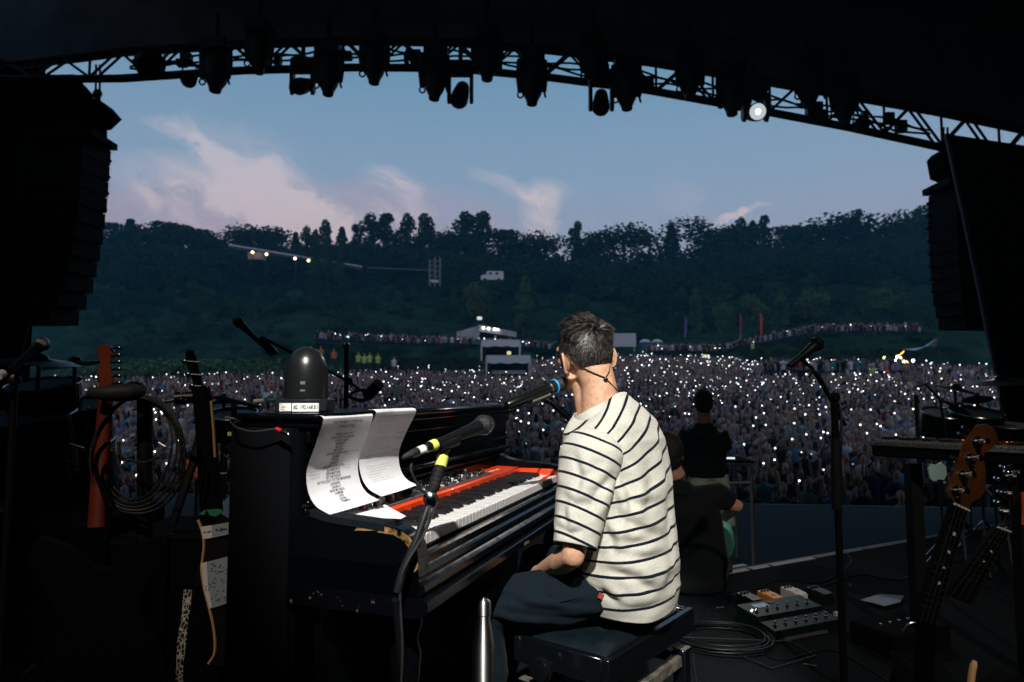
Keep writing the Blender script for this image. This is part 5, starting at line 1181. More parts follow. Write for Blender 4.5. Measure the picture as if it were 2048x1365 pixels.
def strand(p, nrm, tang, ln, w, mi):
    o = len(hv); up_ = nrm; side = nrm.cross(tang).normalized()*w
    q = p
    for k in range(4):
        t = k/3; c = p+(nrm*(.62*t-.42*t*t)+tang*(.35*t+.65*t*t))*ln; ww = 1-t*.85; hv.append(tuple(c+side*ww)); hv.append(tuple(c-side*ww))
    for k in range(3): hf.append((o+2*k, o+2*k+1, o+2*k+3, o+2*k+2)); hm.append(mi)
for _ in range(17000):
    th = rh.uniform(0, 2*math.pi); ph = math.acos(rh.uniform(-.62, 1)); ok, lim = hair_ok(th, ph)
    if not ok and rh.random() > (.5*max(0, 1-(ph-lim)/.22)): continue
    k = 1.0; p = scalp(th, ph, 1.005); nr = (p-H(0, -.008, .012)).normalized()
    q = ph/lim; top = 1-ss(.28, .72, np.array(q)).item(); ln = .007+.034*top
    # swept forward from the crown whorl, down at the sides, tousled
    w0 = H(0, -.070, .075); away = (p-w0); away_d = away.length; away = (away-nr*away.dot(nr)); away = away.normalized() if away.length > 1e-5 else hd_f
    down = (-hu-nr*(-hu).dot(nr)).normalized(); fw = (hd_f-nr*hd_f.dot(nr)); fw = fw.normalized() if fw.length > .05 else hr_
    nz = noise.noise_vector(p*38)*1.1+noise.noise_vector(p*90)*.5
    tg = (away*(.7 if top > .3 else .2)+fw*.5*top+down*(1-top)*1.1+nz*(.55+.75*top)); tg = (tg-nr*tg.dot(nr)*.6).normalized()
    ln = min(ln*rh.uniform(.7, 1.25) , .041)*min(1, .45+away_d/.05); clump = noise.noise(p*30)
    strand(p, (nr*(.45+.75*top*(1+clump))).normalized() if top > .2 else nr*.5, tg, ln, rh.uniform(.0005, .0009)*(1 if top < .2 else 1.5), 1 if rh.random() < (.09+.10*(1-top)+.25*max(0, noise.noise(p*55))) else 0)
hs = np_mesh('hair_strands', np.array(hv, np.float32), np.array(hf, np.int32), [HAIR, HGR], np.array(hm), True)
o = bpy.data.objects.new('strands', hs); C.objects.link(o); o.parent = hair; o['kind'] = 'stuff'
# stubble sideburn/neck fade is left to the short strands
# ---- jersey: torso
SEC = [(.545, 1258, 2.00, .148, .112), (.60, 1254, 2.00, .163, .124), (.66, 1252, 2.00, .170, .128), (.72, 1249, 2.01, .174, .128), (.80, 1243, 2.02, .180, .128), (.88, 1240, 2.03, .186, .126), (.95, 1234, 2.045, .194, .124), (1.01, 1230, 2.05, .200, .118), (1.055, 1223, 2.055, .188, .104), (1.09, 1214, 2.06, .148, .088), (1.118, 1203, 2.06, .094, .070)]
zs = [s[0] for s in SEC]
def sec(z):
    o = []
    for k in range(1, 5): o.append(np.interp(z, zs, [s[k] for s in SEC]))
    return o
NT, NZ = 220, 190; TV = []; ST = []
NECKT = P(1195, 813, 2.045)
for j in range(NZ+1):
    t = j/NZ; z = lerp(.545, 1.118, t); cx_, dep, A, Bd = sec(z); q = P(float(cx_), 784, float(dep)); c = Vector((q.x, q.y, z))
    for i in range(NT):
        th = 2*math.pi*i/NT; ca, sa = math.cos(th), math.sin(th); pwv = .82
        ex = math.copysign(abs(ca)**pwv, ca)*A; ey = math.copysign(abs(sa)**pwv, sa)*Bd
        p = c+lB*ex+fB*ey
        slope = math.exp(-((z-1.06)/.10)**2); p.z += -.045*max(0, z-.98)/.14*abs(ca)**2*1.0 + (.028*sa*-1 if 0 else 0)
        p.z += .030*max(0., (z-1.0)/.118)*(-sa)      # collar rises at the nape
        if z < .64: p.z += -.018*(1-(z-.545)/.095)*(-sa)*.6 - .022*(1-(z-.545)/.095)*abs(ca)*0
        TV.append(tuple(p))
        u = (Vector((p.x, p.y, 0))-Vector((c.x, c.y, 0))).dot(Vector((1, 0, 0)))
        sl_ = float(np.interp(z, [.56, .66, .76, .86, .96, 1.06], [.10, .02, .10, .22, .42, .66]))
        cc = z-sl_*u*1.0
        cc += -.010*float(ss(-.002, .010, np.array(u-.115)))     # stripes jump at the back fold
        ST.append(cc/.0405+.15)
TV = np.array(TV)
TF = [(j*NT+i, j*NT+(i+1) % NT, (j+1)*NT+(i+1) % NT, (j+1)*NT+i) for j in range(NZ) for i in range(NT)]
def proj(V_):
    y = V_[:, 1]*cP+(V_[:, 2]-CAMZ)*sP; z = -V_[:, 1]*sP+(V_[:, 2]-CAMZ)*cP
    return 1024+FPX*V_[:, 0]/y, 682.5-FPX*z/y
def creases(V_, N_, lst, noise_amp=.0032, sc_=9.0):
    X_, Y_ = proj(V_); view = (V_-np.array((0, 0, CAMZ))); view /= np.linalg.norm(view, axis=1)[:, None]; facing = np.clip(-(view*N_).sum(1)*2.0, 0, 1)
    disp = np.zeros(len(V_))
    for (pts, w, dpt) in lst:
        w, dpt = w*1.25, dpt*1.55
        best = np.full(len(V_), 1e9); sg = np.zeros(len(V_)); m = len(pts)-1
        for k in range(m):
            (x0, y0), (x1, y1) = pts[k], pts[k+1]; dx, dy = x1-x0, y1-y0; L2_ = dx*dx+dy*dy; t = np.clip(((X_-x0)*dx+(Y_-y0)*dy)/L2_, 0, 1)
            qx, qy = X_-(x0+t*dx), Y_-(y0+t*dy); dd = np.hypot(qx, qy); s_ = (qx*dy-qy*dx)/math.sqrt(L2_); up = dd < best; best = np.where(up, dd, best); sg = np.where(up, s_, sg)
            if k == 0: tt = np.zeros(len(V_))
            tt = np.where(up, (k+t)/m, tt)
        taper = np.sin(np.clip(tt, .02, .98)*math.pi)**.6
        disp += dpt*taper*(-np.exp(-(best/w)**2)+.75*np.exp(-((sg-w*1.7)/(w*1.2))**2)*np.exp(-(np.maximum(best-w*3, 0)/w)**2))
    disp *= facing
    nz = np.array([noise.noise(Vector((p[0]*sc_, p[1]*sc_, p[2]*sc_*1.6)))+.5*noise.noise(Vector((p[0]*sc_*2.3+5, p[1]*sc_*2.3, p[2]*sc_*3))) for p in V_])
    rg = np.array([(1-abs(noise.noise(Vector((p[0]*7+p[2]*3, p[1]*7, p[2]*15+1)))))**3*(.5+.5*noise.noise(Vector((p[0]*4, p[1]*4, p[2]*4+9)))) for p in V_])
    return V_+N_*(disp+nz*noise_amp+rg*noise_amp*1.6)[:, None]
def normals(V_, F_):
    me = bpy.data.meshes.new('n'); me.from_pydata([tuple(v) for v in V_], [], F_); n = get_no(me); bpy.data.meshes.remove(me); return n
CR = [([(1240, 925), (1262, 985), (1258, 1040)], 9, .006), ([(1222, 1010), (1252, 1040), (1292, 1066), (1330, 1075)], 9, .005), ([(1225, 1078), (1265, 1088), (1310, 1082)], 8, .004), ([(1262, 1112), (1296, 1118), (1335, 1108)], 8, .004),
      ([(1205, 1140), (1240, 1148), (1275, 1160), (1312, 1188)], 9, .006), ([(1196, 1176), (1218, 1194), (1240, 1208)], 7, .005), ([(1325, 1188), (1340, 1165), (1350, 1130)], 8, .003), ([(1332, 880), (1340, 960), (1338, 1050), (1342, 1150)], 6, .004),
      ([(1295, 905), (1305, 960), (1288, 1010)], 10, .004), ([(1200, 1045), (1222, 1075), (1228, 1110)], 8, .006), ([(1240, 1000), (1290, 1012), (1325, 1000)], 9, .004), ([(1215, 960), (1235, 1010), (1232, 1060)], 7, .006), ([(1255, 1215), (1290, 1218), (1330, 1200)], 9, .003), ([(1230, 860), (1270, 880), (1300, 915)], 12, .003)]
TN = normals(TV, TF)
if np.dot(TN[NT*60], TV[NT*60]-TV[NT*60:NT*61].mean(0)) < 0: TN = -TN
TV = creases(TV, TN, CR)
def striped(name, V_, F_, st):
    me = bpy.data.meshes.new(name); me.from_pydata([tuple(v) for v in V_], [], F_); a = me.attributes.new('stripe', 'FLOAT', 'POINT'); a.data.foreach_set('value', np.array(st, np.float32)); me.shade_smooth()
    return me
jersey = child('jersey', striped('jersey', TV, TF, ST), SHIRT)
sm_ = jersey.modifiers.new('thickness', 'SOLIDIFY'); sm_.thickness = .002; sm_.offset = 0
# sleeves
def sleeve(s, e, wpt, tend, cr, r0=.084, r1=.053, vis=True):
    ax = (e-s); end = s+ax*tend; NA, NB = 110, 96; V_, S_ = [], []; a1 = ax.normalized(); px_ = basis(a1)
    side = (lB-a1*lB.dot(a1)).normalized(); fr = a1.cross(side)
    for j in range(NB+1):
        t = j/NB; c = s-a1*.045+(end-s+a1*.045)*t; rr = r0*(math.sqrt(max(0, 1-(1-min(t/.22, 1))**2))*.92+.08) if t < .22 else lerp(r0, r1, (t-.22)/.78)
        c = c+Vector((0, 0, -.004))*math.sin(t*3)
        for i in range(NA):
            a = 2*math.pi*i/NA; p = c+side*math.cos(a)*rr*.92+fr*math.sin(a)*rr*1.08
            V_.append(tuple(p)); h = -(p-s).dot(a1)+ .10*(p-c).dot(fr)+.14*(p-c).dot(Vector((1, 0, 0))); S_.append(h/.0385+.25)
    V_ = np.array(V_); F_ = [(j*NA+i, j*NA+(i+1) % NA, (j+1)*NA+(i+1) % NA, (j+1)*NA+i) for j in range(NB) for i in range(NA)]
    N_ = normals(V_, F_); cen = V_.reshape(NB+1, NA, 3).mean(1).repeat(NA, 0)
    if ((N_*(V_-cen)).sum() < 0): N_ = -N_
    V_ = creases(V_, N_, cr, .0028, 11)
    o = child('sleeve', striped('sleeve', V_, F_, S_), SHIRT); m = o.modifiers.new('thickness', 'SOLIDIFY'); m.thickness = .002; m.offset = 0; return o
SCR = [([(1148, 905), (1160, 950), (1150, 1000)], 7, .005), ([(1225, 952), (1195, 985), (1180, 1030)], 8, .006), ([(1122, 985), (1150, 1010), (1185, 1008)], 8, .004), ([(1112, 1050), (1140, 1068), (1168, 1062)], 6, .004), ([(1200, 920), (1185, 945), (1160, 962)], 9, .004), ([(1130, 1000), (1128, 1035), (1140, 1060)], 6, .004)]
sleeve(shL+Vector((0, 0, .0)), elL, wrL, .91, SCR); sleeve(shR, elR, wrR, .80, [], .070, .060)
# collar band
cm = MB(); cn = (Vector((-.45, .22, .95))).normalized(); cx1, cy1, _n = basis(cn); N = 48; prof = []
cu = (lB-cn*lB.dot(cn)).normalized(); cv_ = cn.cross(cu)
for j in range(5):
    t = j/4
    for i in range(N):
        a = 2*math.pi*i/N; rr = lerp(.093, .078, t); p = NECKT+Vector((.004, 0, -.022))+cu*math.cos(a)*rr*1.0+cv_*math.sin(a)*rr*.92+cn*lerp(-.014, .016, t); cm.v.append(tuple(p))
for j in range(4):
    for i in range(N): cm.f.append((j*N+i, j*N+(i+1) % N, (j+1)*N+(i+1) % N, (j+1)*N+i)); cm.m.append(0)
col_ = child('collar', cm, cloth('jersey_rib', (.48, .48, .42))); mm = col_.modifiers.new('thickness', 'SOLIDIFY'); mm.thickness = .004
# little red tag on the hem
tg_ = P(1203, 1190, 1.80); 
# ---- trousers
mb = MB(); pel = P(1250, 1185, 2.01); pel.z = .60
hpL, hpR = pel-lB*.068, pel+lB*.075; knL, knR = P(958, 1214, 1.94), P(1080, 1130, 2.42)
mb.ball(pel, (.140, .105, .10), 28, 18, Matrix((lB, fB, UZ)).transposed()); mb.tube([pel, pel+UZ*.10], [.13, .125], 22)
for h_, k_ in ((hpL, knL), (hpR, knR)):
    mb.tube([h_, h_.lerp(k_, .35), h_.lerp(k_, .75), k_], [.078, .088, .080, .068], 26, sq=.88); mb.ball(k_, (.069, .069, .069), 18, 14)
for k_, ft in ((knL, Vector((knL.x+.03, knL.y-.03, .06))), (knR, Vector((knR.x-.08, knR.y+.05, .06)))):
    mb.tube([k_, k_.lerp(ft, .4), ft], [.068, .066, .060], 22); mb.ball(ft, .058, 12, 8)
tr = remeshed(mb, .0065, 8, 'trousers'); V_ = get_co(tr); N_ = get_no(tr)
TCR = [([(1190, 1165), (1120, 1190), (1040, 1195)], 7, .004), ([(1000, 1185), (1060, 1215), (1130, 1225)], 6, .004), ([(1240, 1225), (1150, 1238), (1060, 1232), (990, 1220)], 5, .004), ([(1215, 1210), (1130, 1205), (1090, 1178)], 5, .003), ([(965, 1235), (1030, 1250), (1120, 1252)], 6, .005), ([(1050, 1100), (1070, 1130), (1062, 1160)], 6, .004), ([(980, 1175), (1010, 1200), (1005, 1230)], 7, .003)]
set_co(tr, creases(V_, N_, TCR, .0050, 12)); trousers = child('trousers', tr, TRS)
pk = MB(); a_, b_ = P(1095, 1150, 1.9), P(1120, 1212, 1.9)
# cargo flap on the left thigh: a slightly raised patch shrunk onto the cloth
from mathutils.bvhtree import BVHTree
bv = BVHTree.FromPolygons([tuple(v.co) for v in tr.vertices], [tuple(p.vertices) for p in tr.polygons])
def hit(px_, py_, off=.003):
    r_ = ray(px_, py_).normalized(); h = bv.ray_cast(Vector((0, 0, CAMZ)), r_); 
    return (h[0]-r_*off) if h[0] else P(px_, py_, 1.95)
grid = []; outl = [(1092, 1153), (1120, 1150), (1150, 1156), (1160, 1176), (1150, 1198), (1118, 1206), (1096, 1188)]
cen = hit(1123, 1178, .005); pk.v = [tuple(cen)]+[tuple(hit(x, y, .002)) for x, y in outl]+[tuple(hit(lerp(1123, x, .8), lerp(1178, y, .8), .0055)) for x, y in outl]; n = len(outl)
pk.f = [(0, n+1+i, n+1+(i+1) % n) for i in range(n)]+[(1+i, 1+(i+1) % n, n+1+(i+1) % n, n+1+i) for i in range(n)]; pk.m = [0]*len(pk.f)
child('cargo_pocket', pk, TRS)
for ft, dr in ((Vector((knL.x+.03, knL.y-.03, 0)), fB), (Vector((knR.x-.08, knR.y+.05, 0)), fB)):
    M = Matrix((lB, fB, UZ)).transposed(); m_ = MB().ball(ft+fB*.06+UZ*.045, (.048, .135, .045), 18, 10, M); m_.box(ft+fB*.06+UZ*.012, (.092, .27, .024), M, .01, m=1); child('shoe', m_, [BLKP, WHT])
bj = BVHTree.FromPolygons([tuple(v) for v in TV], TF)
h = bj.ray_cast(Vector((0, 0, CAMZ)), ray(1204, 1189).normalized())[0]
if h is None: h = P(1204, 1189, 1.83)
child('hem_tag', MB().box(h+Vector((-.004, -.006, -.003)), (.014, .003, .014), Matrix.Rotation(R(25), 3, 'Y')), mat('tag_red', (.28, .03, .02), .7))
# ================================================================== MICROPHONES AND STANDS
GRILL = mat('mic_grille', (.05, .052, .055), .35, .8, bump=1.0, bs=900)
def mic_handheld(name, label, tail, head, ball_mat=GRILL, ring=None, scale=1.0):
    """a hand-held microphone lying from tail (connector end) to head (ball end)"""
    e = thing(name, label, 'microphone', tail); d = (head-tail).normalized(); Lm = (head-tail).length; s = scale
    part('body', MB().lathe([(.0105*s, 0), (.0115*s, .01), (.0125*s, Lm*.35), (.0165*s, Lm*.68), (.0195*s, Lm*.76), (.0195*s, Lm*.79)], tail, d, 26), mat('mic_body', (.005, .0055, .006), .32, spec=.3, bump=.4, bs=500), e)
    g = [(.0195*s, Lm*.79), (.0245*s, Lm*.84), (.0256*s, Lm*.87), (.0256*s, Lm*.885), (.0242*s, Lm*.93), (.019*s, Lm*.975), (.010*s, Lm*.997), (.002*s, Lm)]
    part('grille', MB().lathe(g, tail, d, 28), ball_mat, e); part('band', MB().lathe([(.0262*s, 0), (.0266*s, .002), (.0262*s, .0045)], tail+d*Lm*.868, d, 28), STL if ring is None else ring, e)
    return e, d
def mic_cable(label, pts, r_=.003, name='cable'): return single(name, MB().tube(bez(pts, 40), r_, 8), RUB, label, 'cable')
def stand(label, floor, height_pt, joint, ends, r_=.010, base=True, name='microphone_stand'):
    e = thing(name, label, 'stand', floor); part('pole', MB().tube([floor+UZ*.02, height_pt], r_, 12), BLKP, e)
    if base: part('base', MB().lathe([(.13, 0), (.128, .012), (.05, .022), (.015, .03)], floor, UZ, 28), BLK, e)
    if joint is not None: part('clutch', MB().lathe([(.014, -.016), (.018, -.014), (.018, .014), (.014, .016)], joint, Vector((.5, -1, .1)), 16), BLKP, e)
    if ends: part('boom', MB().tube(ends, .0075, 10), BLKP, e)
    return e
# the near vocal microphone in front of the keys
e, dd = mic_handheld('microphone', 'scuffed black microphone with grey ball grille, near the keyboard, yellow tape at its neck', P(852, 897, 1.40), P(981, 845, 1.56), scale=.86)
a = P(852, 897, 1.40); v = dd
part('yellow_tape', MB().lathe([(.0112, .012), (.0116, .013), (.0120, .027), (.0116, .028)], a, v, 20, False), YEL, e)
part('connector', MB().lathe([(.0080, -.042), (.0088, -.03), (.0088, .0)], a, v, 18), STL, e); part('white_tape', MB().lathe([(.0094, -.024), (.0094, -.006)], a, v, 18, False), WHT, e)
part('boot', MB().lathe([(.0035, -.066), (.0068, -.052), (.0078, -.040)], a, v, 14), RUB, e)
mic_cable('black cable looping from the near microphone down its stand', [a-v*.064, P(826, 912, 1.38), P(822, 940, 1.37), P(838, 975, 1.385), P(858, 1000, 1.40), P(852, 1060, 1.385), P(812, 1130, 1.36), P(800, 1180, 1.36), P(805, 1300, 1.36), P(800, 1420, 1.36)], .0026)
jt = P(861, 998, 1.41); up = P(893, 885, 1.45); e = thing('microphone_stand', 'black boom stand taped yellow holding the near microphone over the keys', 'stand', PZ(815, 1500, 0))
part('pole', MB().tube([P(792, 1200, 1.36), P(820, 1500, 1.42)], .0085, 14), BLKM, e)
part('boom', MB().tube([P(794, 1185, 1.36), P(806, 1140, 1.365), P(835, 1075, 1.38), jt], [.008, .0078, .0075, .007], 12, sq=.7), BLKP, e)
part('bracket', MB().tube([jt+Vector((.012, 0, -.004)), P(855, 1050, 1.40), P(836, 1095, 1.39)], [.004, .004, .003], 8), STL, e)
part('clutch', MB().lathe([(.013, -.009), (.0155, -.007), (.0155, .008), (.012, .010)], jt, Vector((.15, -1, .2)), 24), BLKP, e); part('wing_screw', MB().lathe([(.009, 0), (.009, .004), (.003, .006)], jt+Vector((.0018, -.0125, .003)), Vector((.15, -1, .2)), 16), CHR, e)
part('grip', MB().tube([jt+UZ*.012, P(868, 975, 1.415), P(880, 935, 1.435)], [.009, .0122, .0115], 16), mat('grip_rubber', (.006, .006, .007), .75, spec=.2), e)
for k in range(9): 
    q = P(868, 975, 1.415).lerp(P(880, 935, 1.435), k/9); part('grip_ridge', MB().ring(q, P(880, 935, 1.435)-P(868, 975, 1.415), .0122, .0010, 18, 5), RUB, e) if k in (1, 3, 5, 7) else None
part('yellow_tape', MB().tube([P(881, 933, 1.436), P(886, 912, 1.444)], .0124, 18), YEL, e); part('neck', MB().tube([P(886, 912, 1.444), up], [.010, .008], 12), BLKP, e)
part('clip', MB().tube([up-v*.028, up+v*.03], [.0138, .0155], 18, False).tube([up-Vector((0, 0, .02)), up-Vector((0, 0, .006))], .008, 8), BLKP, e)
# floor part of that stand: small glints low down
part('base', MB().lathe([(.14, 0), (.138, .010), (.05, .02), (.015, .03)], Vector((P(820, 1500, 1.42).x, 1.42, 0)), UZ, 28), BLK, e)
part('lower_pole', MB().tube([Vector((P(820, 1500, 1.42).x, 1.42, .02)), P(820, 1500, 1.42)], .013, 12), BLKP, e)
# the singer's microphone
BLUE = mat('blue_ring', (.01, .25, .55), .4, emit=(.02, .45, .9), es=.25); tl, hd = P(1013, 812, 2.0), P(1130, 764, 2.12)
e = thing('microphone', 'black wireless microphone with blue ring held up to the singer by a boom', 'microphone', tl); d = (hd-tl).normalized(); Lm = (hd-tl).length
part('body', MB().lathe([(.012, 0), (.0155, .006), (.0165, Lm*.3), (.0175, Lm*.62), (.0165, Lm*.70), (.0185, Lm*.74), (.0195, Lm*.80)], tl, d, 26), mat('mic_body2', (.005, .006, .006), .22, spec=.35), e)
for k in range(4): part('grip_band', MB().lathe([(.0186, 0), (.0192, .002), (.0186, .004)], tl+d*Lm*(.69+.026*k), d, 24), STL if k % 2 else BLKP, e)
part('blue_ring', MB().lathe([(.0215, 0), (.0225, .002), (.0215, .0045)], tl+d*Lm*.81, d, 26), BLUE, e); part('grille', MB().lathe([(.0205, Lm*.83), (.0235, Lm*.88), (.0225, Lm*.95), (.015, Lm*.99), (.003, Lm)], tl, d, 24), GRILL, e)
cl = tl+d*Lm*.55-UZ*.018; j2 = P(1158, 858, 2.6)
e = stand('black boom stand behind the piano carrying the singer microphone', Vector((j2.x, j2.y, 0)), j2, j2, [cl, P(1100, 806, 2.25), j2, P(1172, 872, 2.68)]); part('clip', MB().tube([cl-d*.035, cl+d*.035], .015, 12, sq=.6), mat('clip_grey', (.06, .06, .04), .5), e)
mic_cable('thin black cable drooping under the singer microphone boom', [P(1075, 812, 2.3), P(1088, 800, 2.32), P(1120, 815, 2.36), P(1150, 850, 2.5), P(1146, 900, 2.6), P(1143, 1000, 2.62)], .003)
# microphone over the back of the piano on the left
def far_mic(lab, tail, head, s=1.0):
    e, d = mic_handheld('microphone', lab, tail, head, GRILL, None, s); return e, d
e, d = far_mic('black microphone on a long boom pointing up left behind the dome', P(524, 690, 3.3), P(471, 639, 3.4)); part('clip', MB().tube([P(520, 678, 3.28), P(545, 706, 3.28), P(553, 700, 3.28)], .02, 8), BLKP, e)
j3 = P(697, 763, 3.5); e = stand('black stand whose boom crosses behind the dome, with a round counterweight', Vector((j3.x, j3.y, MZ if j3.y > 4.2 else 0)), P(693, 692, 3.5), j3, [P(525, 676, 3.3), j3, P(735, 790, 3.6)], .012)
a, b = P(735, 792, 3.55), P(757, 768, 3.5); part('counterweight', MB().tube([a, b], .030, 18), BLKP, e); part('top_cap', MB().ball(P(693, 691, 3.5), .018, 12, 8), CHR, e)
mic_cable('coiled black cable wound round the clutch of the stand behind the dome', [P(690, 790, 3.45), P(712, 800, 3.4), P(735, 797, 3.45), P(728, 780, 3.5), P(700, 790, 3.5), P(722, 803, 3.42), P(745, 795, 3.5)], .007)
# far-left microphone
e, d = mic_handheld('microphone', 'black microphone with bright grille highlight at the far left edge', P(20, 742, 2.3), P(92, 682, 2.45), mat('grille_bright', (.35, .36, .38), .28, .9, bump=1, bs=900)); part('white_tape', MB().lathe([(.0150, .0), (.0150, .022)], P(-4, 752, 2.25), P(20, 742, 2.3)-P(-4, 752, 2.25), 18), WHT, e)
stand('black stand holding the far-left microphone', Vector((P(30, 760, 2.35).x, 2.35, 0)), P(30, 760, 2.35), P(30, 760, 2.35), [P(30, 760, 2.35), P(50, 728, 2.36)], .011)
# right-hand stand with its tilted microphone
j4 = P(1668, 795, 2.7); e, d = mic_handheld('microphone', 'dark microphone tilted up on the boom stand at the right', P(1578, 733, 2.55), P(1640, 683, 2.62), BLKM, BLKP, 1.05)
e = stand('black boom microphone stand rising in front of the crowd on the right', Vector((j4.x, j4.y, 0)), j4, j4, [P(1600, 718, 2.56), P(1622, 735, 2.6), P(1640, 762, 2.66), P(1690, 850, 2.78)], .0135)
for c_ in e.children: c_.data.materials.clear(); c_.data.materials.append(BLKM)
part('sleeve', MB().tube([P(1672, 880, 2.7), P(1674, 1020, 2.7)], .020, 12), BLKP, e)
mic_cable('black cable hanging from the right microphone boom', [P(1572, 736, 2.55), P(1600, 742, 2.56), P(1632, 745, 2.62), P(1660, 790, 2.7), P(1682, 830, 2.72), P(1680, 1000, 2.7), P(1688, 1200, 2.7)], .005)

# ================================================================== THE OTHER MUSICIANS
def simple_person(parts, vox, label): 
    mb = MB()
    for p in parts: p(mb)
    me = remeshed(mb, vox, 5, 'person'); me.materials.append(SKIN); o = bpy.data.objects.new('person', me); C.objects.link(o); return tag(o, label, 'person')
def cl_child(o, name, build, vox, m, smooth_it=6, amp=.006, sc_=7):
    mb = MB(); build(mb); me = remeshed(mb, vox, smooth_it, name); V_ = get_co(me); N_ = get_no(me)
    nz = np.array([noise.noise(Vector((p[0]*sc_, p[1]*sc_, p[2]*sc_*1.5)))+.4*noise.noise(Vector((p[0]*sc_*3, p[1]*sc_*3, p[2]*sc_*3))) for p in V_]); set_co(me, V_+N_*(nz*amp)[:, None])
    me.materials.append(m); c = bpy.data.objects.new(name, me); C.objects.link(c); c.parent = o; return c
BTEE = cloth('black_tee', (.0075, .0085, .010)); SHORTS = cloth('sage_shorts', (.46, .60, .49))
D1 = 6.3
def Q(x, y, d=0): return P(x, y, D1+d)
ft = Q(1405, 1100).x
headc = Q(1406, 806); fl = MZ
def std_body(mb):
    mb.ball(headc, (.078, .098, .115), 20, 14); mb.ball(headc+Vector((.01, .06, -.05)), (.055, .05, .06), 14, 10); mb.ball(headc+Vector((.015, .10, -.02)), (.012, .02, .02), 8, 6)
    mb.tube([Q(1408, 850), headc+Vector((0, -.01, -.06))], [.062, .058], 14)
    for s, sh_, el, ha in ((-1, Q(1374, 862), Q(1366, 908, .05), Q(1378, 950, .3)), (1, Q(1440, 864), Q(1447, 902, .02), Q(1441, 925, .12))):
        mb.tube([sh_, el, ha], [.05, .042, .028], 14)
        if s > 0:
            mb.ball(ha+Vector((0, .01, -.03)), (.03, .035, .045), 10, 8)
            for k in range(4): mb.tube([ha+Vector((-.022+.015*k, .01, -.06)), ha+Vector((-.024+.015*k, .02, -.10)), ha+Vector((-.026+.015*k, .05, -.125))], [.010, .009, .007], 8)
            mb.tube([ha+Vector((-.03, .0, -.02)), ha+Vector((-.04, .03, -.06)), ha+Vector((-.035, .05, -.08))], [.012, .01, .008], 8)
        else:
            mb.ball(ha, (.035, .03, .04), 10, 8)
            for k in range(4): mb.tube([ha+Vector((-.02+.014*k, .02, -.02)), ha+Vector((-.02+.014*k, .06, -.04)), ha+Vector((-.02+.014*k, .08, -.07))], [.010, .009, .007], 8)
            mb.tube([ha+Vector((.03, 0, 0)), ha+Vector((.045, .04, 0))], [.012, .009], 8)
    for s in (-1, 1):
        b = Vector((Q(1418, 1000).x+s*.11, D1, 0)); mb.tube([Vector((b.x-s*.02, D1, .38)), Vector((b.x, D1-.01, -.08)), Vector((b.x+s*.01, D1+.02, fl+.10))], [.08, .058, .042], 14)
    mb.tube([Q(1408, 860), Q(1416, 960)], [.07, .085], 16)
g2 = simple_person([std_body], .011, 'standing guitarist seen from behind in black oversized tee and sage green shorts')
def tee(mb):
    mb.ball(Q(1409, 872), (.165, .11, .07), 22, 12); mb.tube([Q(1410, 868), Q(1412, 900), Q(1411, 952)], [.17, .185, .185], 26, sq=.85); mb.ball(Q(1411, 940), (.19, .13, .07), 20, 10)
    mb.tube([Q(1376, 862), Q(1368, 884, .02), Q(1364, 904, .04)], [.065, .075, .068], 18); mb.tube([Q(1440, 864), Q(1447, 884), Q(1449, 900)], [.065, .075, .068], 18); mb.tube([Q(1408, 846), Q(1409, 872)], [.075, .13], 18); mb.ball(Q(1408, 862), (.13, .08, .05), 18, 10)
cl_child(g2, 'black_shirt', tee, .012, BTEE)
def sh(mb):
    mb.tube([Q(1416, 930), Q(1417, 958)], [.15, .16], 24, sq=.75)
    for s in (-1, 1): mb.tube([Vector((Q(1417, 950).x+s*.075, D1, Q(0, 950).z)), Vector((Q(1419, 1000).x+s*.10, D1, -.06))], [.105, .125], 22)
cl_child(g2, 'shorts', sh, .012, SHORTS)
cl_child(g2, 'hair', lambda mb: (mb.ball(headc+Vector((0, -.012, .022)), (.088, .10, .108), 20, 14), mb.ball(headc+Vector((0, -.035, -.02)), (.078, .07, .08), 16, 10)), .01, mat('hair_black2', (.010, .008, .007), .75), 3, .006, 30)
for s in (-1, 1):
    b = Vector((Q(1418, 1000).x+s*.12, D1, MZ)); m_ = MB().ball(b+Vector((0, .06, .045)), (.05, .13, .045), 14, 8); m_.box(b+Vector((0, .06, .012)), (.09, .26, .022), None, .008, m=1); me = m_.mesh('shoe', [BLKP, WHT]); o = bpy.data.objects.new('shoe', me); C.objects.link(o); o.parent = g2
e = thing('guitar_strap', 'black strap and guitar carried by the standing guitarist', 'strap', Q(1400, 950, .3)); part('strap', MB().tube(bez([Q(1378, 858, -.10), Q(1405, 880, -.15), Q(1440, 925, -.15)], 12), [.02]*13, 8, sq=.25) if 0 else MB().tube([Q(1378, 856, -.13), Q(1408, 890, -.17), Q(1443, 935, -.13)], .022, 8, sq=.2), BLKM, e)
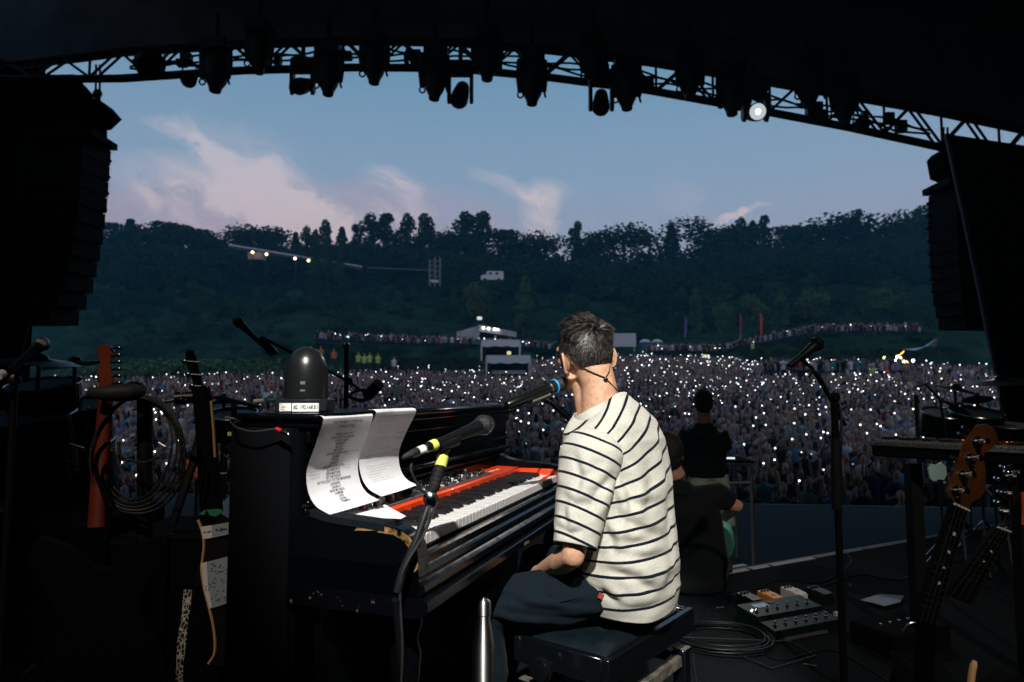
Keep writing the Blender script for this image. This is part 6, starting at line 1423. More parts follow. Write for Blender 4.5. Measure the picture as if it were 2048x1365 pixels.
# seated guitarist on the riser edge
D2 = 4.05
def S_(x, y, d=0): return P(x, y, D2+d)
hc = S_(1337, 905)
def sit_body(mb):
    mb.ball(hc, (.076, .096, .112), 20, 14); mb.ball(hc+Vector((.02, .06, -.04)), (.055, .05, .06), 14, 10); mb.tube([S_(1352, 958), hc-UZ*.06], [.065, .056], 14)
    mb.tube([S_(1415, 998), S_(1474, 1012, .03), S_(1440, 1040, .22), S_(1418, 1048, .34)], [.042, .040, .033, .025], 14); ha = S_(1412, 1050, .38); mb.ball(ha, (.04, .035, .025), 12, 8)
    for k in range(4): mb.tube([ha+Vector((-.02, .02, .02-.014*k)), ha+Vector((-.06, .03, .015-.014*k)), ha+Vector((-.08, .02, 0-.014*k))], [.009, .009, .007], 8)
    mb.tube([ha+Vector((0, .02, .02)), ha+Vector((-.03, .045, .035))], [.011, .008], 8)
    mb.tube([S_(1336, 1000), S_(1300, 1060, .1), S_(1290, 1080, .4)], [.05, .04, .028], 12); hb = S_(1289, 1080, .44); mb.ball(hb, (.035, .03, .04), 10, 8)
    for k in range(4): mb.tube([hb+Vector((.01*k-.015, .02, 0)), hb+Vector((.01*k-.02, .06, .01)), hb+Vector((.01*k-.02, .075, -.015))], [.009, .008, .007], 8)
    mb.tube([S_(1360, 995), S_(1385, 1130)], [.05, .09], 16)
    for s in (-1, 1): mb.tube([S_(1390+s*26, 1150), S_(1390+s*50, 1120, .42), Vector((S_(1390+s*50, 1120, .45).x, D2+.46, MZ+.1))], [.08, .06, .045], 14)
g3 = simple_person([sit_body], .009, 'seated guitarist in black seen from behind, elbow out over a mint green guitar')
def stee(mb):
    mb.tube([S_(1350, 988), S_(1364, 1018), S_(1378, 1060), S_(1386, 1120), S_(1388, 1150)], [.12, .205, .20, .20, .19], 26, sq=.72)
    mb.tube([S_(1338, 982), S_(1398, 1000)], [.07, .064], 18); mb.tube([S_(1398, 1000), S_(1440, 992, .01), S_(1461, 1003, .03)], [.085, .080, .062], 18); mb.tube([S_(1335, 985), S_(1305, 1050, .1)], [.08, .07], 16); mb.ball(S_(1385, 1150), (.20, .15, .05), 18, 10); mb.tube([S_(1351, 960), S_(1352, 985)], [.072, .12], 16)
cl_child(g3, 'black_shirt', stee, .010, BTEE, 6, .009, 6)
cl_child(g3, 'hair', lambda mb: (mb.ball(hc+Vector((-.005, -.015, .015)), (.088, .104, .112), 20, 14), mb.ball(hc+Vector((-.0, -.045, -.035)), (.07, .06, .07), 14, 10)), .009, mat('hair_black2', (.010, .008, .007), .75), 3, .006, 30)
def strs(mb):
    mb.ball(S_(1386, 1160), (.20, .16, .09), 18, 10)
    for s in (-1, 1): mb.tube([S_(1388+s*26, 1155), S_(1390+s*50, 1122, .42)], [.10, .08], 16); mb.tube([S_(1390+s*50, 1122, .42), Vector((S_(1390+s*50, 1120, .45).x, D2+.46, MZ+.05))], [.078, .06], 14)
cl_child(g3, 'trousers', strs, .011, BTEE)
m_ = MB().ball(hc+Vector((.072, .0, -.02)), (.012, .02, .032), 12, 8); me = m_.mesh('ear', SKIN); o = bpy.data.objects.new('ear', me); C.objects.link(o); o.parent = g3
def gbody(w, h):          # solid-body guitar outline around the origin, neck towards +y
    pts = [(-.08, .20), (-.155, .235), (-.17, .17), (-.115, .06), (-.10, .0), (-.135, -.09), (-.165, -.17), (-.12, -.235), (0, -.25), (.12, -.235), (.165, -.16), (.14, -.07), (.10, .02), (.115, .09), (.155, .16), (.13, .205), (.06, .17), (0, .13)]
    q = bez([Vector((a*w, b*h, 0)) for a, b in pts+[pts[0]]], 72)[:-1]; return [(v.x, v.y) for v in q]
MINT = mat('mint_paint', (.20, .70, .58), .25, coat=.5); e = thing('electric_guitar', 'mint green electric guitar on the seated guitarist lap', 'guitar', S_(1440, 1080, .3))
bx = Vector((.55, .80, .1)).normalized(); by = Vector((-.9, .2, .5)).normalized(); by = (by-bx*by.dot(bx)).normalized()
gx, gy = Vector((.25, .55, -.78)).normalized(), Vector((-.80, .45, .1)); gy = (gy-gx*gy.dot(gx)).normalized()
go = S_(1400, 1070, .20); part('body', MB().prism(gbody(.85, .8), go, gx, gy, .042), MINT, e, ang=50); part('neck', MB().tube([go+gy*.15, go+gy*.62], .022, 10, sq=.6), MAPLE, e); part('pickguard', MB().prism([(a*.6, b*.6) for a, b in gbody(.9, .8)], go+gx.cross(gy)*.0235, gx, gy, .004), WHT, e)
# table frame with lit bar beside the standing guitarist
e = thing('side_table', 'slim metal table frame carrying a thin white lit bar', 'table', Q(1470, 1100, .6)); T0, T1 = Q(1428, 928, .6), Q(1502, 928, .6); zt = T0.z
fr = lambda x, y, z: Vector((x, y, z))
for x in (T0.x, T1.x):
    for dy in (0, .5): part('leg', MB().tube([fr(x, T0.y+dy, MZ), fr(x, T0.y+dy, zt)], .018, 8), ALU, e)
for zz, nm in ((zt, 'top_rail'), (zt-.19, 'cross_rail')):
    part(nm, MB().tube([fr(T0.x, T0.y, zz), fr(T1.x, T0.y, zz)], .017, 8), ALU, e)
part('top_board', MB().box(fr((T0.x+T1.x)/2, T0.y+.25, zt+.02), (T1.x-T0.x+.05, .55, .02)), BLKM, e); part('middle_leg', MB().tube([fr(lerp(T0.x, T1.x, .6), T0.y+.3, MZ), fr(lerp(T0.x, T1.x, .6), T0.y+.3, zt-.2)], .015, 8), ALU, e)
e = thing('tablet_screen', 'thin bright white screen edge lying on the side table', 'screen', Q(1448, 919, .55)); a, b = Q(1436, 918, .5), Q(1471, 918, .5); part('housing', MB().box((a+b)/2+Vector((0, .1, .0)), (b.x-a.x+.02, .14, .02)), BLKP, e); part('lit_edge', MB().box((a+b)/2+Vector((0, .02, .004)), (b.x-a.x, .01, .016)), mat('screen_edge', (1, 1, 1), .5, emit=(.8, .9, 1), es=1.1), e)

# ================================================================== RIGHT SIDE: keyboard, bass, pedals
kb2 = thing('synthesizer', 'slim dark synthesizer on a stand at the right with glinting keys', 'keyboard', P(1890, 900, 3.0)); a, b = P(1742, 884, 3.15), P(2110, 916, 2.65); dk = (b-a).normalized(); zk = (a.z+b.z)/2; dk.z = 0; dk.normalize(); nk = Vector((-dk.y, dk.x, 0)); LK = (b-a).length; SM = Matrix((dk, nk, UZ)).transposed()
def SK(x, y, z): return Vector((a.x, a.y, a.z))+dk*x+nk*y+UZ*z
part('body', MB().box(SK(LK/2, .16, -.035), (LK, .32, .06), SM, .008), BLKM, kb2); part('front_rail', MB().box(SK(LK/2, -.006, -.008), (LK, .012, .012), SM), STL, kb2)
for i in range(44): part('white_key', MB().box(SK(.02+i*.0232, .075, .004), (.0218, .14, .014), SM, .002), mat('dim_white_key', (.10, .11, .12), .22, coat=.4), kb2) if .02+i*.0232 < LK-.03 else None  # shade is put into the colour: white keys made dark grey
for i in range(44):
    if i % 7 in (0, 1, 3, 4, 5) and .03+i*.0232 < LK-.03: part('black_key', MB().box(SK(.0316+i*.0232, .10, .016), (.012, .09, .012), SM), BK, kb2)
part('control_panel', MB().box(SK(LK/2, .24, .004), (LK*.96, .13, .016), SM), BLKM, kb2); m_ = MB()
for i in range(18): m_.box(SK(LK*.35+i*.018, .22, .014), (.006, .004, .003), SM)
o = part('red_lights', m_, LEDR, kb2); o['kind'] = 'stuff'
for x in (.12, LK-.15):
    f = SK(x, .15, 0); part('stand_leg', MB().box((f.x, f.y, (f.z-.1)/2), (.05, .06, f.z-.1)), BLKP, kb2)
part('stand_foot', MB().box((SK(.12, .15, 0).x, SK(.12, .15, 0).y, .02), (.08, .5, .03), SM), BLKP, kb2)
STRD = mat('string_dim', (.14, .145, .15), .4, 1.0)
# bass guitars at the right edge
def headstock(name, lab, outline, tuners, depth, nut, nutb, end, endb, nstr, frets, woodm, dots):
    o_ = P(0, 0, depth); e = thing(name, lab, 'guitar', P(nut[0], nut[1], depth)); tw = .35
    ux = Vector((1, tw, 0)); # the face is turned a little
    def fp(x, y, off=0.0):
        p = P(x, y, depth); dx = p.x-P(outline[0][0], 0, depth).x; return Vector((p.x, depth+dx*tw, p.z))+Vector((.3, -1, .1)).normalized()*off
    cen = fp(sum(p[0] for p in outline)/len(outline), sum(p[1] for p in outline)/len(outline)); n = len(outline)
    th = Vector((.75, .85, .12)).normalized()*.016
    vs = [fp(x, y) for x, y in outline]; mb = MB(); mb.add(vs+[v+th for v in vs], [tuple(range(n)), tuple(range(n, 2*n))[::-1]]+[(i, i+n, (i+1) % n+n, (i+1) % n) for i in range(n)])
    hs_ = part('headstock', mb, woodm, e, ang=30)
    for (x, y) in tuners:
        c = fp(x, y, .001); k = part('tuning_post', MB().lathe([(.014, 0), (.012, .003), (.006, .004), (.0055, .018), (.0075, .020), (.007, .024)], c, (.3, -1, .15), 18), CHR, e)
        v = Vector((-1, -.1, .35)).normalized(); 
    nw = fp(*nut); nx_ = fp(*nutb); ea, eb = P(end[0], end[1], depth-.1), P(endb[0], endb[1], depth-.1); bk = Vector((.1, .9, .05))*.02
    mb = MB(); mb.add([nw, nx_, eb, ea, nw+bk, nx_+bk, eb+bk, ea+bk], [(0, 1, 2, 3), (4, 7, 6, 5), (0, 3, 7, 4), (1, 5, 6, 2), (0, 4, 5, 1)]); part('fretboard', mb, mat('fretboard', (.0015, .0014, .0013), .7, spec=.03), e, False)
    nt_ = Vector((.2, -1, 0))*.002; part('nut', MB().tube([nw+nt_, nx_+nt_], .0026, 6), mat('bone', (.5, .48, .42), .5), e); t = 0
    for k in range(frets):
        t = 1-(1/1.0595)**((k+1)*1.15); p, q = nw.lerp(ea, t*1.6), nx_.lerp(eb, t*1.6)
        if t*1.6 > 1: break
        part('fret', MB().tube([p+nt_, q+nt_], .0009, 5), STRD, e)
        if k in dots: m_ = (p+q)/2.0+nt_; part('inlay', MB().lathe([(.004, 0), (.004, .0008)], m_+(nw-ea).normalized()*.012, (.2, -1, 0), 12), mat('pearl', (.4, .4, .38), .3), e)
    for k in range(nstr):
        s_ = (k+.5)/nstr; tp = tuners[k] if k < len(tuners) else tuners[-1]
        part('string', MB().tube([fp(tp[0], tp[1], .014), nw.lerp(nx_, s_)+nt_*2, ea.lerp(eb, s_)+nt_*2.5], .0006+.0002*(nstr-k)/nstr, 5), STRD, e)
    return e, fp, (ea, eb)
OUT = [(1360, 1130), (1400, 1060), (1440, 980), (1480, 890), (1520, 800), (1555, 740), (1600, 690), (1650, 645), (1700, 620), (1745, 614), (1790, 615), (1835, 633), (1870, 660), (1896, 695), (1908, 740), (1895, 780), (1850, 815), (1790, 840), (1752, 870), (1748, 905), (1760, 940), (1770, 1000), (1772, 1060), (1768, 1120), (1758, 1160), (1745, 1195), (1700, 1222), (1640, 1240), (1610, 1262), (1590, 1300), (1440, 1240), (1400, 1190)]
OUT = [(1548+x/4.074, 700+y/4.074) for x, y in OUT]; TUN = [(1548+x/4.074, 700+y/4.074) for x, y in ((1465, 1145), (1540, 1020), (1615, 890), (1690, 755))]
BASSW = mat('bass_maple', (.055, .018, .0035), .35, var=.2, vs=14)
e, fp, (ea, eb) = headstock('bass_guitar', 'bass guitar standing at the right edge, orange maple headstock with four chrome tuners', OUT, TUN, 1.45, (1900, 1006), (1938, 1022), (1832, 1240), (1872, 1252), 4, 12, BASSW, (2, 4, 6, 8))
for i, (x, y) in enumerate(((1882, 945), )):
    c = fp(x, y, .0)+Vector((0, .03, 0)); part('tuner_key', MB().prism([(-.020, -.012), (-.012, -.019), (0, -.016), (.012, -.019), (.021, -.008), (.021, .009), (.012, .018), (0, .014), (-.012, .018), (-.021, .008)], c, (1, .2, .1), (-.1, 0, 1), .004), mat('tuner_green', (.16, .27, .26), .4), e)
for (x, y) in ((1901, 968), (1948, 858), (1937, 870), (1918, 917)): part('tuner_shaft', MB().tube([fp(x-10, y-4, -.012), fp(x+8, y+3, -.012)], .003, 8), CHR, e)
part('body', MB().prism(gbody(1, 1), Vector((P(1820, 1400, 1.30).x, 1.30, .22)), (1, .1, 0), (.16, 0, 1), .045), BLKG, e, ang=50)
part('neck_lower', MB().add([ea, eb, Vector((eb.x-.05, 1.31, .42)), Vector((ea.x-.05, 1.31, .42))], [(0, 1, 2, 3)]), mat('fretboard', (.0015, .0014, .0013), .7, spec=.03), e, False)
o2 = [(x+.0, y) for x, y in ((1985, 960), (1995, 935), (2018, 930), (2034, 945), (2038, 975), (2030, 1010), (2012, 1035), (1992, 1040), (1982, 1000))]
e, fp, _q = headstock('bass_guitar', 'second darker guitar behind the bass at the right edge with chrome machine heads', o2, [(1992, 1020), (2000, 985), (2010, 952), (2020, 945)], 1.7, (1978, 1050), (2012, 1062), (1890, 1190), (1945, 1212), 4, 9, BLKG, (3, 5))
part('edge_binding', MB().tube([P(2046, 985, 1.7), P(2048, 1020, 1.7), P(2047, 1050, 1.7)], .0045, 6), mat('orange_edge', (.5, .08, .02), .4), e)
for (x, y) in ((2008, 935), (2016, 945), (1996, 958), (2002, 985), (1996, 1005)): part('machine_head', MB().ball(P(x, y, 1.66), (.008, .006, .005), 10, 6).tube([P(x-8, y-3, 1.66), P(x+3, y+2, 1.66)], .003, 6), CHR, e)
part('body', MB().prism(gbody(1, 1), Vector((P(2000, 1400, 1.75).x-.15, 1.75, .25)), (1, .1, 0), (.3, 0, 1), .045), BLKM, e, ang=50)
single('drumstick', MB().tube(bez([P(1950, 1322, 1.5), P(1944, 1345, 1.5), P(1938, 1400, 1.5)], 8), [.004, .006, .007, .007, .007, .007, .007, .007, .007][:9], 8), CREAM, 'pale wooden stick end showing at the bottom right edge', 'stick')
# pedalboard
pz = PZ(1575, 1252, 0); ang_p = R(24); PM = Matrix.Rotation(ang_p, 3, 'Z'); px1 = PM @ Vector((1, 0, 0)); py1 = PM @ Vector((0, 1, 0))
def PB(x, y, z): return pz+px1*x+py1*y+UZ*z
e = thing('effects_unit', 'dark green floor effects unit with two rows of chrome footswitches', 'pedal unit', pz); PG = mat('pedal_green', (.0025, .009, .007), .4, spec=.12)
part('housing', MB().prism([(-.13, .0), (-.13, .035), (-.03, .05), (-.02, .068), (.12, .085), (.12, 0)], PB(0, 0, .008), py1, UZ, .42), PG, e, ang=25)
part('foot_rail', MB().box(PB(-.05, -.15, .008), (.30, .012, .012), PM), ALU, e)
for r_i, (yy_, zz, n) in enumerate(((-.085, .052, 6), (.03, .086, 6))):
    for k in range(n): part('footswitch', MB().lathe([(.009, 0), (.009, .004), (.005, .005), (.0055, .016), (.004, .018)], PB(-.165+.066*k, yy_, zz), UZ, 12), CHR, e)
part('display', MB().box(PB(-.10, .075, .0885), (.085, .04, .004), PM @ Matrix.Rotation(R(7), 3, 'X')), mat('lcd_blue', (.10, .16, .22), .3, emit=(.10, .18, .28), es=.35), e); part('label_strip', MB().box(PB(-.015, .088, .092), (.035, .012, .003), PM), mat('dim_label', (.30, .26, .26), .7), e)
for x, y in ((-.19, .04), (-.178, .048)): part('status_light', MB().ball(PB(x, y, .085), .0035, 8, 5), LAMPW, e)
def pedal(name, lab, px_, py_, m, tx, face):
    c = PZ(px_, py_, .03); e = thing(name, lab, 'pedal', Vector((c.x, c.y, 0))); Mz = Matrix.Rotation(ang_p, 3, 'Z'); x1 = Mz @ Vector((1, 0, 0)); y1 = Mz @ Vector((0, 1, 0)); o_ = Vector((c.x, c.y, 0))
    part('housing', MB().prism([(-.062, 0), (-.062, .040), (.062, .056), (.062, 0)], o_, y1, UZ, .072), m, e, ang=25); part('treadle', MB().prism([(-.058, .0405), (-.058, .046), (.010, .055), (.010, .0498)], o_, y1, UZ, .064), m, e, ang=25)
    for k in (-1, 0, 1): part('knob', MB().lathe([(.007, 0), (.006, .009)], o_+x1*.021*k+y1*.042+UZ*.054, UZ, 12), BLKP, e)
    mb = MB(); text_on(mb, tx, .022, lambda x, y: o_+x1*(x*.8)+y1*(-.03+y)+UZ*(.0505+y*.13)); part('lettering', mb, face, e, False); return e
pedal('effects_pedal', 'bright orange effects pedal at the back of the pedal group', 1541, 1196, mat('pedal_orange', (1.0, .36, .02), .4), 'DS-1', INK)
pedal('effects_pedal', 'small off-white effects pedal right of the orange one', 1588, 1188, mat('pedal_white', (.8, .8, .78), .4), 'FV', INK)
pedal('effects_pedal', 'black effects pedal left of the orange one', 1500, 1200, BLKP, 'PW', mat('dim_print', (.1, .12, .12), .6)); pedal('effects_pedal', 'black effects pedal furthest right in the pedal group', 1640, 1188, BLKP, 'TU', mat('dim_print', (.1, .12, .12), .6))
c = PZ(1673, 1233, .0); single('white_tag', MB().box(c+UZ*.012, (.028, .016, .02), PM), mat('tag_pale', (.5, .5, .48), .6), 'tiny pale rectangular tag on the floor right of the pedals', 'tag')
q = [PZ(1720, 1200, .02), PZ(1760, 1188, .02), PZ(1808, 1192, .02), PZ(1800, 1204, .02), PZ(1768, 1212, .02), PZ(1745, 1205, .02)]; single('floor_sheet', MB().add(q+[v-UZ*.003 for v in q], [tuple(range(6)), tuple(range(6, 12))[::-1]]+[(i, i+6, (i+1) % 6+6, (i+1) % 6) for i in range(6)]), mat('blue_sheet', (.20, .27, .34), .7), 'pale blue sheet lying on the dark stage floor right of the pedals', 'paper')
cc = PZ(1448, 1285, 0); pts = []; rr_ = random.Random(8)
for k in range(150): a_ = k*.36; rad = .20+.025*math.sin(k*.13)+rr_.uniform(-.003, .003); pts.append((cc.x+math.cos(a_)*rad, cc.y+math.sin(a_)*rad*.9, .006+.00022*k+.003*math.sin(a_*3)))
pts += [(cc.x+.30, cc.y-.02, .01), (cc.x+.34, cc.y-.18, .006), (cc.x+.10, cc.y-.32, .006), (cc.x-.03, cc.y-.15, .02)]
single('cable_coil', MB().tube(pts, .0036, 7), mat('cable_sheen', (.004, .005, .006), .45, spec=.2), 'black cable lying in a loose coil on the floor behind the bench', 'cable')
rc = PZ(1800, 1290, 0); e = thing('rack_unit', 'dark floor gear with chrome handle glinting at the lower right', 'rack', rc); part('housing', MB().box(rc+UZ*.05, (.36, .24, .10), PM, .008), BLKM, e); part('handle', MB().tube(bez([rc+Vector((-.05, -.12, .10)), rc+Vector((-.02, -.13, .14)), rc+Vector((.05, -.13, .13)), rc+Vector((.07, -.12, .10))], 12), .005, 8), STL, e)
for k in range(5): part('knob', MB().lathe([(.008, 0), (.007, .01)], rc+px1*(-.12+.06*k)+UZ*.1005, UZ, 10), STL, e)
# drum kit and stands glinting on the right
def cymbal(lab, c, r_, tilt, st=True, m=None, h=None):
    e = thing('cymbal', lab, 'cymbal', c); nrm = Vector(tilt).normalized()
    part('plate', MB().lathe([(r_, 0), (r_*.6, .012), (r_*.22, .02), (r_*.18, .035), (.01, .045)], c, nrm, 36), m or CYM, e, ang=60)
    if st:
        fl_ = MZ if c.y > 4.6 else 0; part('stand', MB().tube([(c.x, c.y, fl_), c], .009, 8), CHRD, e)
        for k in range(3): a_ = k*2.1; part('leg', MB().tube([(c.x, c.y, fl_+.32), (c.x+.25*math.cos(a_), c.y+.25*math.sin(a_), fl_+.01)], .008, 6), CHRD, e)
    return e
CYM = mat('cymbal_metal', (.20, .22, .22), .3, 1.0); CHRD = mat('chrome_dull', (.30, .31, .33), .25, 1.0); CYMD = mat('cymbal_dark', (.03, .035, .04), .35, .8)
def drum(lab, c, r_, h, nrm=(0, -.25, 1), m=BLKG):
    e = thing('drum', lab, 'drum', c); n_1 = Vector(nrm).normalized(); part('shell', MB().lathe([(r_, -h/2), (r_, h/2)], c, n_1, 30, False), m, e); part('hoop', MB().ring(c+n_1*h/2, n_1, r_+.004, .006, 30, 6), CHRD, e); part('head', MB().lathe([(r_-.004, 0), (.001, .001)], c+n_1*(h/2-.004), n_1, 30, False), mat('drum_head', (.10, .12, .14), .5), e)
    for k in range(6): a_ = k*1.047; x, y, z = basis(n_1); p = c+(x*math.cos(a_)+y*math.sin(a_))*(r_+.008); part('lug', MB().tube([p-n_1*h*.4, p+n_1*h*.45], .0045, 6), CHRD, e)
    fl_ = MZ if c.y > 4.6 else 0; part('leg', MB().tube([(c.x, c.y+r_*.5, fl_), c-n_1*h*.5+Vector((0, r_*.5, 0))], .009, 6), CHRD, e); return e
cymbal('pale cymbal, highest of the right drum kit', P(1910, 781, 4.6), .17, (.2, -.15, 1)); cymbal('tilted cymbal, lowest of the right drum kit', P(1915, 818, 4.4), .12, (.5, -.4, 1)); cymbal('cymbal at the right edge of the picture', P(2000, 765, 4.3), .18, (-.1, -.1, 1), m=CYMD); cymbal('small cymbal between the two pale right cymbals', P(1955, 800, 4.5), .09, (.1, .3, 1))
drum('black tom drum behind the synthesizer', P(1890, 850, 4.5), .14, .16); drum('black tom drum nearer the bass headstock', P(1950, 855, 4.4), .15, .2); drum('black floor tom low at the right', P(2010, 905, 4.3), .2, .35, (0, -.1, 1))
stand('thin black stand with hooked top between right tom and microphone stand', Vector((P(1832, 790, 4.2).x, 4.2, 0)), P(1832, 790, 4.2), None, [P(1832, 775, 4.2), P(1850, 768, 4.2), P(1880, 800, 4.2), P(1893, 880, 4.2)], .012, False)
# ---- left side: drum kit
cymbal('wide dark cymbal at the far left beside the microphone', P(78, 726, 3.2), .19, (.1, -.08, 1), m=CYMD); cymbal('dark cymbal just under the widest left cymbal', P(150, 731, 3.4), .16, (-.15, -.05, 1), m=CYMD); cymbal('small grey splash cymbal left of the second guitar neck', P(398, 843, 3.6), .05, (.0, -.25, 1)); cymbal('grey cymbal right of the second guitar neck', P(448, 803, 3.6), .055, (.1, -.2, 1))
for i, (x, y, d, r_, h) in enumerate(((90, 800, 3.4, .16, .16), (150, 845, 3.5, .17, .18), (60, 890, 3.3, .20, .30), (130, 950, 3.6, .24, .35), (445, 830, 3.7, .10, .10), (465, 850, 3.5, .12, .12))):
    drum(['black tom under the widest left cymbal', 'black tom beside the orange guitar neck', 'deep black floor drum at the far left', 'large black drum low behind the orange guitar', 'small drum pad right of the second guitar neck', 'drum pad beside the piano end'][i], P(x, y, d), r_, h)
e = thing('drum_hardware', 'tangle of chrome clamps and rods of the left drum kit', 'hardware', P(80, 900, 3.2)); rr_ = random.Random(12)
for k in range(34):
    c = P(rr_.uniform(20, 190) if k < 20 else rr_.uniform(240, 330), rr_.uniform(820, 1010), rr_.uniform(3.0, 3.6)); v = Vector((rr_.gauss(0, 1), rr_.gauss(0, .5), rr_.gauss(0, 1))).normalized()*rr_.uniform(.01, .035); part('rod', MB().tube([c-v, c+v], rr_.uniform(.003, .006), 7), CHR if k % 2 else CHRD, e)
e = thing('drum_hardware', 'chrome clamps and yellow-taped rods beside the piano end', 'hardware', P(465, 900, 2.8))
for k in range(22): c = P(rr_.uniform(445, 476), rr_.uniform(835, 1050), rr_.uniform(2.6, 3.0)); v = Vector((rr_.gauss(0, 1), 0, rr_.gauss(0, 1.6))).normalized()*rr_.uniform(.008, .035); part('rod', MB().tube([c-v, c+v], rr_.uniform(.003, .006), 7), CHR if k % 2 else CHRD, e)
part('upright', MB().tube([P(468, 800, 2.8), P(466, 1250, 2.8)], .012, 8), BLKP, e); part('yellow_tape', MB().box(P(461, 868, 2.7), (.016, .02, .014)), YEL, e); part('green_tape', MB().tube([P(474, 948, 2.75), P(474, 960, 2.75)], .016, 8), GRN, e)
e = thing('boom_arm', 'black horizontal boom arm with grips crossing between the left guitars and the piano', 'stand', P(400, 800, 2.6)); part('arm', MB().tube([P(305, 810, 2.6), P(350, 800, 2.6), P(440, 795, 2.7), P(520, 815, 2.8)], [.008, .008, .008, .008], 8), BLKP, e); part('grip', MB().tube([P(352, 797, 2.58), P(425, 792, 2.6)], [.026, .018], 14), BLKP, e); part('white_tape', MB().tube([P(508, 803, 2.72), P(528, 801, 2.72)], .008, 8), WHT, e); part('green_tape', MB().tube([P(536, 801, 2.72), P(552, 800, 2.72)], .009, 8), GRN, e)
for (x, y) in ((360, 785), (368, 788), (362, 799), (372, 801)): part('rivet', MB().ball(P(x, y, 2.54), .004, 8, 5), CHR, e)
# ---- left guitars
ORW = mat('orange_maple', (.14, .022, .007), .4, var=.15, vs=12)
gd = 2.0; e = thing('electric_guitar', 'guitar with orange-red maple neck and six-in-line tuners hanging at the left', 'guitar', P(215, 1100, gd))
ho = [(193, 700), (198, 692), (210, 689), (222, 693), (228, 703), (222, 716), (219, 728), (223, 745), (226, 770), (226, 779), (200, 775), (197, 750), (195, 738), (201, 722), (196, 712)]
def flat(pts, dp, th, M_=0.0): 
    o_ = P(0, 0, dp); q = [P(x, y, dp) for x, y in pts]; mb = MB(); n = len(q); back = Vector((-.25, 1, 0)).normalized()*th; mb.add([v for v in q]+[v+back for v in q], [tuple(range(n)), tuple(range(n, 2*n))[::-1]]+[(i, i+n, (i+1) % n+n, (i+1) % n) for i in range(n)]); return mb
part('headstock', flat(ho, gd, .016), ORW, e, ang=30)
for k in range(6): y = 698+k*14; part('tuner', MB().tube([P(221+k*.8, y, gd-.005), P(236, y-2, gd-.01)], .0035, 8).ball(P(238, y-2, gd-.01), (.009, .005, .006), 10, 6), CHRD, e)
part('neck', MB().tube([P(213, 770, gd), P(207, 860, gd), P(198, 960, gd-.02), P(193, 1055, gd-.04)], [.0205, .0215, .023, .0245], 14, sq=.7), ORW, e)
part('body', MB().prism(gbody(.95, 1), P(205, 1235, gd-.05), (1, .3, .05), (-.03, 0, 1), .045), BLKM, e, ang=50)
part('strap', MB().tube(bez([P(215, 885, gd-.06), P(196, 910, gd-.06), P(192, 945, gd-.06), P(212, 1000, gd-.08), P(222, 1060, gd-.08)], 14), .012, 8, sq=.3), BLKM, e)
e = thing('guitar_hanger', 'black padded neck holder gripping the orange-necked guitar', 'stand', P(290, 1300, 2.1)); part('yoke', MB().tube([P(182, 786, 1.94), P(215, 788, 1.92), P(255, 785, 1.95), P(278, 785, 2.0)], [.014, .022, .026, .022], 12), RUB, e); part('hub', MB().ball(P(268, 780, 2.02), (.035, .03, .026), 14, 8), BLKP, e); part('pole', MB().tube([P(290, 800, 2.08), P(290, 1500, 2.08)], .022, 10), BLKP, e); part('brace', MB().tube([P(345, 1050, 2.15), P(385, 930, 2.2), P(405, 850, 2.25)], .014, 8), BLKP, e)
m_ = MB()
for k in range(5):
    rad = .105+.004*k; c = P(271+k*2, 898+k*3, 2.0-.006*k); pts = [c+Vector((math.cos(a_)*rad*(1+.03*k), .012*math.sin(a_*2+k), math.sin(a_)*rad*1.38)) for a_ in [i*2*math.pi/56 for i in range(57)]]; m_.tube(pts, .0036, 7, False)
m_.tube(bez([P(222, 900, 1.98), P(240, 915, 1.97), P(285, 925, 1.97), P(318, 915, 1.97)], 16), .0036, 7)
BRD = mat('braided_cable', (.012, .013, .013), .6); t = BRD.node_tree; tcn = t.nodes.new('ShaderNodeTexCoord'); wv = t.nodes.new('ShaderNodeTexVoronoi'); wv.inputs['Scale'].default_value = 150; t.links.new(tcn.outputs['Object'], wv.inputs['Vector']); t.links.new(ramp(wv.outputs['Distance'], [(.16, (.16, .17, .15)), (.24, (.006, .006, .007))], t), t.nodes['Principled BSDF'].inputs['Base Color'])
single('cable_coil', m_, BRD, 'braided black and white guitar cable hanging in a big coil from the hanger', 'cable')
e = thing('patch_plug', 'slim silver jack plug dangling inside the coiled braided cable', 'plug', P(238, 900, 1.9)); part('barrel', MB().tube([P(237, 884, 1.95), P(239, 910, 1.95)], .005, 10), STL, e); part('tip', MB().tube([P(239, 910, 1.95), P(241, 930, 1.95)], .0028, 8), CHR, e)
g_ = 2.15; e = thing('acoustic_guitar', 'dark acoustic guitar on edge with cream binding and handwritten sheets taped on its side', 'guitar', P(430, 1340, g_))
part('headstock', flat([(371, 704), (378, 700), (386, 701), (391, 716), (398, 745), (408, 780), (392, 782), (380, 750), (372, 725)], g_, .018), BLKG, e, ang=30)
for x, y in ((384, 724), (391, 750), (399, 773)): part('tuner', MB().tube([P(x-14, y-1, g_-.01), P(x+16, y+1, g_-.01)], .0035, 8).ball(P(x-15, y-1, g_-.01), (.010, .006, .008), 10, 6), CHRD, e)
part('neck', MB().tube([P(402, 775, g_), P(415, 900, g_-.02), P(424, 1040, g_-.04)], [.026, .030, .034], 12), BLKM, e); part('neck_binding', MB().tube([P(422, 802, g_-.03), P(427, 860, g_-.035), P(430, 915, g_-.04)], .0042, 6), mat('binding_wood', (.42, .24, .10), .5), e)
o_ = [(396, 1040), (404, 1062), (408, 1090), (405, 1120), (403, 1140), (409, 1180), (418, 1215), (426, 1250), (430, 1285), (428, 1310), (417, 1328)]
right = [(466, 1335), (468, 1250), (466, 1150), (470, 1080), (462, 1040), (430, 1020)]
